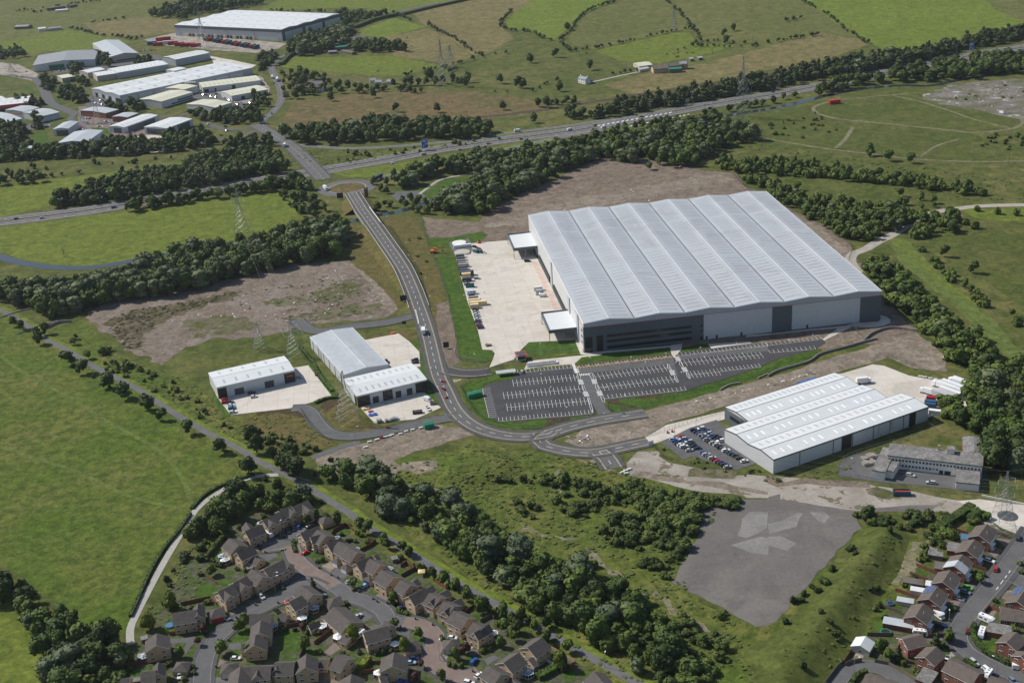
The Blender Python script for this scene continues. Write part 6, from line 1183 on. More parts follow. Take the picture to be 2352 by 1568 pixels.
for s, w_, d_, a, lab, rm in (('A 270 1010', 4.5, 4, .3, 'white conservatory with glass roof, upper of two', m_bluegl), ('A 310 1075', 5, 3.5, .3, 'white roofed conservatory, lower of two', None), ('D 420 525', 4.6, 4.2, 0, 'hexagonal conservatory with solid white roof', None), ('D 605 365', 4.8, 4.4, 0, 'conservatory with blue glass roof', m_bluegl), ('D 725 655', 5, 4.6, .2, 'bright white pyramid roofed conservatory', None),
                         ('D 985 820', 4.6, 5, 0, 'round conservatory beside the garage', None), ('D 1875 935', 4.4, 4, 0, 'small hexagonal conservatory at the house by the caravan', None), ('D 1620 1385', 4.5, 4, .1, 'white conservatory on the large house by the purple tree', None), ('E 285 1125', 5.4, 4.4, 0, 'white framed conservatory by the gravel path house', m_bluegl), ('C 1615 1375', 5, 5, 0, 'conservatory with fan shaped white bars', m_bluegl), ('C 1080 765', 3.6, 4, 0, 'slim white conservatory behind the broad dark roof', None),
                         ('E 2330 640', 3.6, 4, 0, 'blue glass conservatory beside the steep drive', m_bluegl), ('B 480 440', 4, 3, .7, 'glass lean-to behind the joined houses', m_bluegl), ('A 2050 730', 4, 3, .7, 'glass lean-to behind the house with cross gable', m_bluegl), ('A 858 500', 3, 3, .2, 'little glass room at the end of the top terrace', m_bluegl), ('B 980 730', 6, 3, -.5, 'long blue roofed lean-to', m_bluegl)):
    conserv(s, w_, d_, a, lab, roofm=rm)
# red brick estate, lower right
bk = 'brick houses on the right estate'
BH = [('F 1650 235 1770 68', 'first brick house down the hill, nearest the tall pylon'), ('F 1455 472 1575 305', 'second brick house down the hill, behind the white estate car'), ('F 1262 712 1388 542', 'third brick house with one half of the roof lighter'), ('F 1078 965 1192 790', 'fourth brick house above the bright green car'), ('F 865 1228 990 1045', 'fifth brick house with solar panels'), ('F 650 1503 775 1310', 'sixth brick house beside the brown workshop'), ('F 2245 1268 2390 1050', 'brick house with solar panels across the road')]
for i, (s, lab) in enumerate(BH):
    r, o, ang, fr, L_ = house(s, 4.6, 7.4, 5.0, None, lab, m_brickr, m_tiler, 'brick_house', group=bk, chim=False)
    # pale rendered front and white porch on the road side
    b = MB(); b.box(L_ * .1 - L_ / 2, -4.75, 2.4, L_ * .9 - L_ / 2, -4.605, 4.9, m_rend); b.build('rendered_front', r); b = MB(); b.box(-L_ * .3, -6.0, 0, -L_ * .3 + 3.4, -4.77, 2.5, m_upvc); b.box(-L_ * .3 + .3, -6.05, .9, -L_ * .3 + 3.1, -6.0, 2.2, m_glass); b.build('porch', r)
    b = MB(); b.bar((-1, -2.0, 6.2), (-1, -2.0, 7.9), .05, m_upvc); b.bar((-1.4, -2, 7.7), (-.5, -2, 7.7), .05, m_upvc); b.build('aerial', r)
    if i in (4, 6):
        b = MB()
        for k in range(5):
            for j in range(2 if i == 4 else 2):
                x = L_ * .02 + k * 1.25; y0 = 1.0 + j * 1.75; sl_ = 2.4 / 4.6; b.face([(x, y0, 7.4 - sl_ * y0 + .32), (x + 1.1, y0, 7.4 - sl_ * y0 + .32), (x + 1.1, y0 + 1.6, 7.4 - sl_ * (y0 + 1.6) + .32), (x, y0 + 1.6, 7.4 - sl_ * (y0 + 1.6) + .32)], m_solar)
        b.build('solar_panels', r)
    if i == 2:
        b = MB(); sl_ = 2.4 / 4.6
        for sg in (-1, 1): b.face([(-L_ / 2 - .3, 0, 7.62), (0, 0, 7.62), (0, sg * 4.9, 7.62 - sl_ * 4.9), (-L_ / 2 - .3, sg * 4.9, 7.62 - sl_ * 4.9)], m_roofl)
        b.build('lighter_roof_half', r)
for s, hd, zr, ze, lab in (('G 1480 742 1835 655', 3.8, 6.6, 4.6, 'brick house behind the white caravan'), ('G 1900 1078 2108 885', 3.9, 7, 5, 'small brick house with white windows beside the flat garage'), ('H 2022 795 2208 612', 4.0, 7, 5, 'buff fronted brick house inside the curved hedge'), ('H 935 1118 1490 1382', 4.8, 7.4, 5, 'pair of semi-detached brick houses with one long roof'), ('H 1690 1480 2080 1610', 4.4, 7, 5, 'brick house roof at the lower right edge'), ('G 780 1410 1330 1600', 4.6, 5.2, 3, 'dark roofed bungalow at the bottom edge'), ('F 1990 1390 2390 1440', 4.2, 4.6, 2.7, 'low dark roofed brick bungalow across the road'), ('H 2300 1060 2420 980', 4, 7, 5, 'house at the right edge beside the white van')):
    house(s, hd, zr, ze, None, lab, m_brickr, m_tiler, 'brick_house', group=bk)
def flat(s, w_, d_, h, ang, lab, wall, roof, name='shed', cat='shed', slope=.3):
    c = W(s, h)[0]; r = empty(name, (*c, 0), ang, label=lab, cat=cat); b = MB(); b.box(-w_ / 2, -d_ / 2, 0, w_ / 2, d_ / 2, h, wall); b.build('wall', r)
    b = MB(); b.face([(-w_ / 2 - .2, -d_ / 2 - .2, h + .02), (w_ / 2 + .2, -d_ / 2 - .2, h + .02), (w_ / 2 + .2, d_ / 2 + .2, h + slope), (-w_ / 2 - .2, d_ / 2 + .2, h + slope)], roof); b.face([(-w_ / 2 - .2, -d_ / 2 - .2, h - .12), (w_ / 2 + .2, -d_ / 2 - .2, h - .12), (w_ / 2 + .2, -d_ / 2 - .2, h + .02), (-w_ / 2 - .2, -d_ / 2 - .2, h + .02)], m_upvc); b.build('roof', r); return r
a_ = -.42
flat('F 965 520', 6, 3, 2.4, a_, 'dark timber shed behind the second brick house', m_wood, m_felt); flat('F 930 460', 3, 2, 2, a_, 'small grey shed beside the blue toys', m_wood, m_felt); flat('F 610 950', 8, 3.4, 2.5, a_, 'long brown roofed garage in a back garden', m_wood, m_roofbw, 'garage', 'garage'); flat('F 700 1085', 6.4, 2.6, 2.4, a_, 'bright white narrow garage', m_rend, m_roofw, 'garage', 'garage')
flat('F 490 1250', 6.6, 2.8, 2.3, a_, 'pale grey roofed garage beside the blue trampoline', m_wallb, m_roofl, 'garage', 'garage'); flat('G 1400 420', 12, 4.2, 2.6, a_, 'long workshop with patched clear roof and maroon wall', m_fence, m_roofl, 'workshop', 'workshop'); flat('F 1260 420', 5.5, 6.5, 2.5, a_, 'flat grey roofed extension of the second brick house', m_brickr, m_felt, 'extension', 'extension'); flat('F 1040 710', 4.5, 5, 2.6, a_, 'brown roofed extension of the third brick house', m_brickr, m_roofbw, 'extension', 'extension')
flat('G 1930 1430', 8.5, 5.5, 2.7, .9, 'flat grey garage with torn white roof sheet', m_brickr, m_felt, 'garage', 'garage'); flat('H 1890 540', 8.5, 6, 2.7, a_, 'flat dark roofed brick garage inside the hedge', m_brickr, m_felt, 'garage', 'garage'); flat('F 1435 260', 3.6, 4, 2.4, a_, 'white framed lean-to behind the first brick house', m_upvc, m_bluegl, 'lean_to', 'conservatory'); flat('F 875 990', 3.2, 3.2, 2.4, a_, 'white striped lean-to behind the fourth brick house', m_upvc, m_roofw, 'lean_to', 'conservatory')
for s, lab in (('E 155 1510', 'small shed with white roof at the bottom left'), ('E 225 1500', 'tiny shed with grey roof beside the other'), ('B 1090 585', 'garden shed beside the arched frame'), ('A 700 1200', 'small arched garden shed'), ('E 300 855', 'dark shed at the end of the gravel path')): flat(s, 2.6, 2.2, 2.1, .3, lab, m_wood, m_felt)
house('G 672 850 768 690', 3.6, 4.4, 2.8, None, 'white roofed timber garage at the end of the lane', m_wallb, m_roofw, 'garage', 'garage', wx=False)
# pools and trampolines
def disc(s, r_, lab, rim, mid, name, cat, h=.9):
    p = W(s, h)[0]; b = MB(); b.cyl(0, 0, h - .12, h, r_, r_, rim, 24)
    for i in range(6): a = i * 1.047; b.bar((r_ * .95 * math.cos(a), r_ * .95 * math.sin(a), 0), (r_ * .95 * math.cos(a), r_ * .95 * math.sin(a), h), .05, m_steel)
    o = empty(name, (*p, 0), 0, label=lab, cat=cat); b.build('frame', o); b = MB(); b.cyl(0, 0, h, h + .03, r_ * .78, r_ * .78, mid, 24); b.build('bed', o)
disc('G 1148 590', 2.3, 'large green edged trampoline on the long lawn', m_green, m_blk, 'trampoline', 'trampoline'); disc('G 1236 45', 1.5, 'small blue edged trampoline in a back garden', m_blue, m_blk, 'trampoline', 'trampoline'); disc('E 700 655', 2.0, 'round blue paddling pool beside the large house', m_blue, m_bluegl, 'paddling_pool', 'pool', .7)
# garden lawns, drives and paving on the estates
sheet('garden_ground', 'v 478 1268 555 1190 700 1145 740 1170 800 1225 935 1300 1040 1375 1160 1430 1290 1500 1400 1568 1430 1640 200 1640 262 1500 305 1480 330 1470 380 1380 430 1290', .07, g_garden, 10, .3)
sheet('garden_ground', 'v 2270 1195 2215 1245 2100 1350 2000 1450 1930 1545 1900 1640 2500 1640 2500 1190 2352 1215', .07, g_garden, 10, .3)
for s in ('E 1090 150 1190 0 1400 40 1480 120 1380 200 1150 230', 'E 530 740 700 550 745 540 770 790 560 800', 'E 1040 820 1400 620 1500 680 1400 800 1250 880', 'E 780 960 960 930 900 1030 790 1040', 'E 1010 1080 1190 1060 1110 1280 1020 1200', 'E 1650 930 1900 660 1950 720 1940 900 1750 940', 'E 1660 1060 1820 1030 1830 1110 1650 1130', 'E 0 1380 210 1350 230 1460 60 1500', 'E 250 1350 470 1260 440 1340 260 1400', 'E 1420 1350 1490 1330 1500 1460 1430 1480', 'E 1900 1270 2050 1240 2000 1340 1920 1340',
          'D 60 760 340 760 400 830 400 950 50 970', 'D 90 1000 420 970 420 1060 80 1110', 'D 60 1220 350 1160 370 1260 250 1260', 'D 480 1110 700 1040 760 1150 640 1200', 'D 1100 1150 1240 1120 1420 1230 1260 1290', 'D 1560 1140 1700 1090 1800 1150 1600 1230', 'D 1390 210 1560 100 1630 130 1460 250', 'D 1120 440 1210 405 1290 430 1190 500', 'D 2130 780 2350 860 2350 1080 2260 960', 'D 2200 530 2350 470 2352 590 2250 570', 'D 1810 300 1950 320 1880 420 1810 370', 'D 560 500 640 460 640 520',
          'C 130 640 180 610 340 690 260 780', 'C 310 770 370 710 440 770', 'C 700 530 800 465 960 540 800 620 720 590', 'C 540 900 600 850 660 950 640 1000 550 930', 'C 1820 1350 1930 1280 2060 1360 1900 1420', 'C 2130 1440 2300 1340 2351 1400 2350 1520 2200 1500', 'C 2010 1270 2120 1200 2250 1280 2180 1310', 'C 1040 1280 1130 1250 1140 1350', 'C 180 110 300 80 200 160', 'A 1400 900 1460 850 1580 910 1440 1000', 'A 1600 1030 1740 960 1830 1000 1680 1070', 'A 1880 610 2000 540 2060 560 1950 670', 'A 2100 680 2200 610 2290 640 2200 720', 'A 1090 750 1240 770 1170 810', 'A 90 1090 270 880 290 960 150 1130', 'A 220 1420 330 1390 430 1450 260 1520', 'A 300 1280 400 1240 470 1290 320 1330', 'A 1010 380 1100 350 1050 400',
          'B 600 1190 770 1080 840 1130 680 1240', 'B 1110 830 1200 780 1280 820 1200 880', 'B 1280 930 1400 840 1460 830 1310 960', 'B 560 400 700 340 740 360 640 430', 'B 620 560 720 480 830 490 640 580', 'B 1410 1510 1480 1450 1680 1540 1640 1568 1450 1568', 'B 520 950 610 950 600 1010 500 1090', 'B 1020 1280 1080 1240 1160 1320 1090 1400',
          'G 1130 130 1180 90 1480 140 1440 200 1300 190', 'G 830 640 1130 260 1210 290 1150 380 1160 500 1280 530 1250 640 980 655', 'G 2130 800 2351 790 2351 850 2200 870', 'G 2200 980 2330 960 2351 1000 2250 1040', 'H 1560 800 1730 700 1860 770 1870 880 1780 1000 1560 860', 'H 720 800 850 790 980 840 900 860 740 860', 'H 790 960 970 970 940 1040', 'F 650 820 700 780 840 820 800 890 660 880', 'F 170 1360 220 1280 450 1370 430 1410 300 1400', 'F 1430 180 1500 70 1590 90 1500 190', 'F 0 1530 180 1480 230 1490 200 1568'):
    sheet('lawn', s, .12, g_lawn, 6, .2)
for s, m in (('A 750 870 1090 740 1240 770 1200 830 880 890', g_asph), ('A 1250 740 1350 560 1600 560 1620 600 1400 690', g_asph), ('A 840 1010 1100 990 1160 1030 1000 1110 900 1100', g_asph), ('A 1440 1010 1560 930 1590 1010 1490 1080', g_asph), ('A 1490 1080 1600 1030 1670 1080 1550 1130', g_soil2), ('A 1830 1190 2000 1090 2090 1190 1930 1310', g_soil2), ('A 1950 1300 2090 1210 2290 1310 2120 1420', g_asph), ('A 1110 1500 1480 1300 1530 1390 1280 1480', g_asph), ('A 750 870 830 880 850 960 780 950', g_brick),
             ('B 330 960 470 890 550 970 420 1060', g_asph), ('B 450 1090 740 990 800 1010 580 1140', g_asph), ('B 690 1240 870 1130 1060 1190 930 1270', g_brick), ('B 930 1270 1060 1190 1120 1230 1010 1330', g_asph), ('B 1420 1480 1540 1380 1700 1440 1720 1540 1560 1500', g_asph), ('D 1230 480 1480 420 1560 530 1340 640 1200 560', g_asph), ('D 1920 760 2120 720 2130 860 2000 940', g_asph), ('D 780 1380 860 1400 840 1560 760 1568', g_slab), ('D 620 1400 780 1400 760 1568 640 1568', g_asph), ('D 850 1400 900 1420 1080 1530 1050 1568 840 1568', g_soil2), ('D 770 1080 940 930 1040 1030 860 1140', g_brick),
             ('C 290 790 460 780 560 850 480 860 380 850', g_soil2), ('C 200 1090 380 1090 340 1200 220 1210', g_slab), ('C 220 1230 380 1200 360 1310 290 1290', g_asph), ('C 920 1190 1100 1130 1150 1180 980 1290', g_asph), ('C 600 870 700 960 760 1010 690 1060', g_slab), ('C 660 1020 900 1060 840 1130 680 1130', g_asph), ('C 700 1480 860 1390 950 1450 860 1568 660 1568', g_asphl), ('E 700 880 1090 840 1130 900 1020 1010 940 1140 930 1020 960 930 720 950', g_asph), ('E 1380 560 1530 480 1700 600 1600 680 1500 660', g_asph), ('E 1640 440 1880 350 1990 400 1800 480', g_asph), ('E 1640 450 1720 420 1770 540 1700 560', g_soil2),
             ('E 1870 280 2110 250 2130 330 1990 360', g_asph), ('E 2090 240 2150 170 2300 190 2130 300', g_brick), ('E 1440 1340 1490 1190 1650 1210 1500 1290', g_brick), ('E 1620 950 1820 930 1830 1040 1650 1050', g_asph), ('E 1410 1480 1680 1460 1660 1568 1400 1568', g_asphl), ('E 1800 1120 1840 1110 1840 1190 1800 1190', g_brick), ('F 1920 280 2150 310 2080 450 1960 340', g_brick), ('F 1760 480 1900 420 2020 470 1900 590', g_brick), ('F 1480 1000 1620 1030 1530 1150 1420 1080', g_brick), ('F 1190 1260 1450 1260 1430 1400 1200 1330', g_brick), ('F 1650 1400 1930 1420 1860 1540 1750 1500', g_soil2),
             ('F 2000 1100 2170 1100 2100 1250 2010 1230', g_soil2), ('F 1230 230 1350 260 1340 340 1210 290', g_soil2), ('F 1020 330 1170 350 1200 440 1060 370', g_soil2), ('H 1540 470 1740 490 1720 640 1600 680', g_soil), ('H 490 730 870 680 900 740 600 800', g_asphl), ('G 500 1160 580 1000 740 1000 720 1120', g_slab), ('H 530 660 780 580 880 630 870 680 720 680', g_slab), ('H 950 970 1110 1010 960 1110 930 1050', g_slab)):
    sheet('driveway', s, .125 if m is not g_brick else .13, m, 8, .1)
# estate roads
for s, wd, m, ft in (('t13 420 130 350 210 300 270 200 300 60 330', 6, g_asph, 0), ('t13 60 330 200 310 310 300 370 430 500 545 620 610 720 680', 7, g_brick, 1.6), ('t13 700 665 770 705 850 765 960 800 1070 845 1170 910 1215 985 1290 1010 1350 1015', 7, g_asph, 1.8), ('t13 1340 1010 1440 1015 1560 1060 1640 1130 1635 1230 1600 1310 1650 1400 1760 1470 1900 1510 2050 1470', 7.4, g_brick, 1.2), ('t13 600 700 440 640 300 740 100 850 0 895 t03 2280 940 2120 1040 1960 1190 1890 1330 1860 1480 1850 1640', 6.6, g_asph, 1.8),
                 ('t13 1250 1000 1180 1060 1050 1080', 5, g_asph, 0), ('t33 2440 160 2351 290 2250 430 2110 620 1920 840 1790 1010 1745 1110 1770 1210 1870 1310 2100 1430 2351 1530 2450 1560', 6.8, g_asph, 2.2), ('t33 2140 560 2260 600 2400 680', 8, g_asph, 0), ('t33 560 1640 700 1470 840 1420 1000 1420 1160 1490 1300 1560 1400 1620', 7.2, g_asph, 0)):
    road('road', s, wd, .2 if m is g_asph else .19, m, ft, None, (2, 2.5) if (wd == 6.8 and 0) else None, step=3, footm=g_foot)
b = MB(); pth = smooth(W('F 2140 790 2000 980 1900 1110'), 2); dashes(b, pth, 0, .3, 2, 2, .24, m_white); b.build('road_marking', kind='structure')
# close-board fences and walls
def fence(s, h, m, lab, cap=None, th=.12, step=3, nm='fence', posts=True, cat='fence', zb=0):
    pth = smooth(W(s), step) if len(W(s)) > 2 and nm != 'fence' else W(s); ox, oy = pth[0]; b = MB(); k = MB()
    for (x0, y0), (x1, y1) in zip(pth, pth[1:]):
        L_ = math.dist((x0, y0), (x1, y1)) or 1; nx, ny = -(y1 - y0) / L_ * th / 2, (x1 - x0) / L_ * th / 2
        b.box(0, 0, 0, 1, 1, 1, m, fr=lambda p: (x0 - ox + (x1 - x0) * p[0] + nx * (2 * p[1] - 1), y0 - oy + (y1 - y0) * p[0] + ny * (2 * p[1] - 1), zb + p[2] * h))
        for j in range(max(1, int(L_ / 2.4))):
            t = j / max(1, int(L_ / 2.4)); k.bar((x0 - ox + (x1 - x0) * t, y0 - oy + (y1 - y0) * t, 0), (x0 - ox + (x1 - x0) * t, y0 - oy + (y1 - y0) * t, zb + h + .12), .09, cap or m)
    r = empty(nm, (ox, oy, 0), 0, label=lab, cat=cat); b.build('panel', r)
    if posts: k.build('post', r)
FN = [('A 1960 690 2200 555 2320 630', m_fence, 'bright red fence round the back garden at the top'), ('B 560 490 700 420 800 340', m_fence, 'dark fence below the little raised lawn'), ('B 780 340 690 300', m_fence, 'short red fence at the top garden end'), ('B 1200 890 1420 770 1520 800', m_fence, 'deep red fence above the garden with the parasol'), ('B 1190 740 1280 680 1400 770', m_fence, 'brown fence round the bare garden bed'), ('B 1700 950 1900 1080', m_fence, 'brown fence along the backs near the dark tree'), ('C 200 0 350 90', m_fence, 'brown fence beside the white wall'),
      ('C 640 470 770 380 800 380', m_fence, 'red fence above the artificial lawn'), ('C 870 620 1050 520 1080 570', m_wood, 'dark timber fence below the artificial lawn'), ('C 1950 1020 2350 1260', m_fencep, 'pale new timber fence beside the washing line'), ('C 1880 1210 2060 1340', m_rend, 'low white fence between the lower gardens'), ('C 2230 1360 2351 1280', m_fence, 'brown fence next to the yellow conifer'), ('D 620 960 900 750', m_fence, 'deep red fence beside the sunken terrace'), ('D 60 720 380 660', m_fence, 'dark red fence behind the long lawn'), ('D 390 1180 440 1050 400 900', m_wood, 'dark fence at the end of the long lawn'),
      ('D 1320 1430 1560 1390', m_fence, 'red fence left of the white conservatory'), ('D 1570 1270 1690 1260', m_fence, 'short red fence above the white conservatory'), ('E 880 350 1150 290 1340 250 1430 340', m_fence, 'red fence behind the round pool house'), ('E 700 820 850 790', m_fence, 'brown fence across the steep drive'), ('E 0 1310 210 1280 330 1250', m_fence, 'low brown fence below the gravel path house'), ('A 0 1340 190 1470', m_fence, 'brown rail fence round the lower left garden'), ('A 100 1190 160 1240', m_fence, 'short fence beside the decking'),
      ('F 560 850 840 960', m_fence, 'red panelled fence below the small lawn'), ('F 660 720 860 800 1000 850', m_fence, 'red panelled fence with white base'), ('F 1530 730 1760 800', m_fence, 'red panelled fence in front of the third house'), ('F 330 1110 480 1160 690 1240', m_fence, 'brown fence below the white garage'), ('F 1180 170 1330 190 1470 230', m_fence, 'fence behind the first brick house'), ('F 1890 220 2110 280', m_wood, 'black fence at the foot of the tall pylon'), ('G 800 670 1260 680', m_wood, 'dark fence below the green trampoline'), ('G 1850 700 2290 690', m_fence, 'brown fence behind the white caravan'), ('G 1100 140 1250 190 1450 260', m_wood, 'timber fence across the small lawn'),
      ('G 940 1180 1200 1230 1500 1400 1700 1540', m_wood, 'tall grey timber fence along the lane'), ('G 360 1190 560 880', m_brickr, 'brick wall beside the timber garage'), ('G 380 1240 500 1190 700 1160', m_wood, 'timber gates at the end of the lane'), ('G 20 1568 240 1280 360 1180', m_wood, 'grey wall at the edge of the rough mound'), ('H 1600 240 1680 150 1870 220', m_brickr, 'brick wall with white coping round a patio'), ('H 2200 1220 2351 1120', m_fencep, 'pale timber fence right of the curved hedge')]
for i, (s, m, lab) in enumerate(FN): fence(s, 1.8 if i != 20 else 1.2, m, lab, cap=m_fencep if m is m_fence and i > 21 else None)
# palisade and mesh fences: thin rails, posts and pales as open metalwork
def mesh_fence(s, h, lab, m=None, sp=3.0, pale=.55, name='metal_fence'):
    pth = smooth(W(s), sp); ox, oy = pth[0]; b = MB(); m = m or m_steel; pales = MB()
    for (x0, y0), (x1, y1) in zip(pth, pth[1:]):
        x0 -= ox; x1 -= ox; y0 -= oy; y1 -= oy; b.bar((x0, y0, 0), (x0, y0, h), .06, m, 3)
        for z in (.3, h - .3): b.bar((x0, y0, z), (x1, y1, z), .035, m, 3)
        n = int(sp / pale)
        for j in range(n): t = (j + .5) / n; X, Y = x0 + (x1 - x0) * t, y0 + (y1 - y0) * t; pales.bar((X, Y, .05), (X, Y, h), .03, m, 3)
    r = empty(name, (ox, oy, 0), 0, label=lab, cat='fence'); b.build('frame', r); pales.build('pales', r)
for s, lab, m in (('t11 1500 390 1560 600 1580 690', 'grey mesh fence behind the round tanks', m_steel), ('t11 1615 760 1700 960 1760 1170 1840 1568 t12 1850 150 2090 190 2150 160', 'long grey palisade fence between road bank and lawn', m_steel), ('t12 1880 430 1960 360 2170 290', 'dark fence on the bend by the green kiosks', m_dark), ('t12 1890 420 1960 560 2080 700 2351 790 t22 150 800 300 785 450 735 740 680 740 600', 'dark fence round the lower side of the car park', m_dark), ('t22 880 560 900 640 1000 640 1190 600', 'dark fence in front of the small lawn', m_dark), ('t22 1190 600 1600 480 1900 400 2351 280 t32 130 200 350 150 480 90', 'dark fence below the car park slope', m_dark),
                  ('t21 2030 30 2100 110 2200 190', 'grey fence behind the far corner of the warehouse', m_steel), ('t31 200 380 400 420 520 460 620 600 770 700 740 830', 'grey palisade fence by the gravel turning', m_steel), ('t31 850 830 920 980', 'short grey fence beside the thicket', m_steel), ('t31 1040 1160 1200 1330 1340 1450', 'grey palisade fence right of the warehouse', m_steel), ('t31 740 1400 890 1560', 'grey fence from the path to the retaining wall', m_steel), ('t32 940 190 1070 130 1350 230 1600 330', 'dark fence round the lorry yard', m_dark),
                  ('t32 1450 740 1550 820 1750 850', 'grey fence behind the white warehouse corner', m_steel), ('t32 640 1220 700 1080 1000 970 1250 910 1450 840', 'grey palisade fence above the old office', m_steel), ('t32 640 1220 900 1270 1250 1330 1720 1390 1980 1400', 'low mesh fence in front of the old office', m_steel), ('t22 1240 870 1500 790 1950 640', 'dark fence along the access road to the white warehouse', m_dark), ('t22 1300 960 1420 1080 1700 1140 2040 1180', 'dark fence round the full car park', m_dark), ('t12 420 640 500 760 620 880 720 930', 'dark fence outside the loop road bend', m_dark), ('t12 1270 740 1380 720', 'steel gates of the yard beside the pylon', m_steel),
                  ('t22 150 110 400 90 620 50', 'green-grey fence across the lawn by the gatehouse', m_steel), ('t12 2170 270 2351 210 t22 50 190', 'grey fence and gates at the yard entrance', m_steel), ('t12 1850 150 1870 170 2090 190', 'grey fence at the yard corner', m_steel)):
    mesh_fence(s, 2.3, lab, m)
def wall_(s, h, lab, m=None, th=.5): fence(s, h * .65, m or m_slabw, lab, None, th, 3, 'retaining_wall', False, 'wall')
m_slabw = plain('stone_wall', (.24, .22, .20), .95, 0, .25, .8)
wall_('t31 880 1568 960 1500 1130 1450 1380 1480', 2.6, 'long stone retaining wall below the warehouse corner'); wall_('t32 0 320 100 270 370 190 480 120 700 60 880 10 1000 -20', 2.2, 'stone retaining wall between car park slope and track'); wall_('t22 1910 450 2000 400 2100 385', 1.6, 'short stone wall below the car park slope'); wall_('t22 2260 340 2351 300', 1.4, 'little stone wall at the end of the slope')
wall_('t32 1960 1420 2351 1500', 1.6, 'pale block wall beside the pale yard', m_rend, .3); wall_('t01 0 1350 150 1300 290 1265', 1.2, 'stone bridge parapet at the left edge', m_slabw, .5); wall_('t01 160 1500 350 1430 530 1385', 1.3, 'stone bridge parapet above the dark gap', m_slabw, .5); wall_('t01 420 1450 540 1400 660 1390', 3, 'dark stone bridge wall beside the reed lot', m_slabw, .5); wall_('t12 360 1240 500 1290', 1.2, 'stone parapet beside the big tree', m_slabw, .4)

# ================================================================ VEHICLES
def loft(b, prof, w0, w1, m):
    """prof: (x, z) outline of the side, lower edge implied by order; width narrows from w0 (low) to w1 (top)"""
    zs = [p[1] for p in prof]; z0, z1 = min(zs), max(zs); wd = lambda z: (w0 + (w1 - w0) * (z - z0) / (z1 - z0)) / 2
    n = len(prof); L_ = [(x, wd(z), z) for x, z in prof]; R_ = [(x, -wd(z), z) for x, z in prof]
    b.face(L_, m); b.face(R_[::-1], m)
    for i in range(n): j = (i + 1) % n; b.face([L_[i], R_[i], R_[j], L_[j]], m)
def wheels(root, xs, w_, r_=.32):
    for x in xs:
        for y in (-w_ / 2, w_ / 2):
            b = MB(); k = len(b.v); n = 10
            for yy in (-.11, .11):
                for j in range(n): t = 2 * math.pi * j / n; b.v.append((x + r_ * math.cos(t), y + yy, r_ + r_ * math.sin(t)))
            i = b.mi(m_tyre)
            for j in range(n): b.f.append([k + j, k + (j + 1) % n, k + n + (j + 1) % n, k + n + j]); b.m.append(i)
            b.f.append([k + j for j in range(n)]); b.m.append(i); b.f.append([k + n + j for j in reversed(range(n))]); b.m.append(i); b.build('wheel', root)
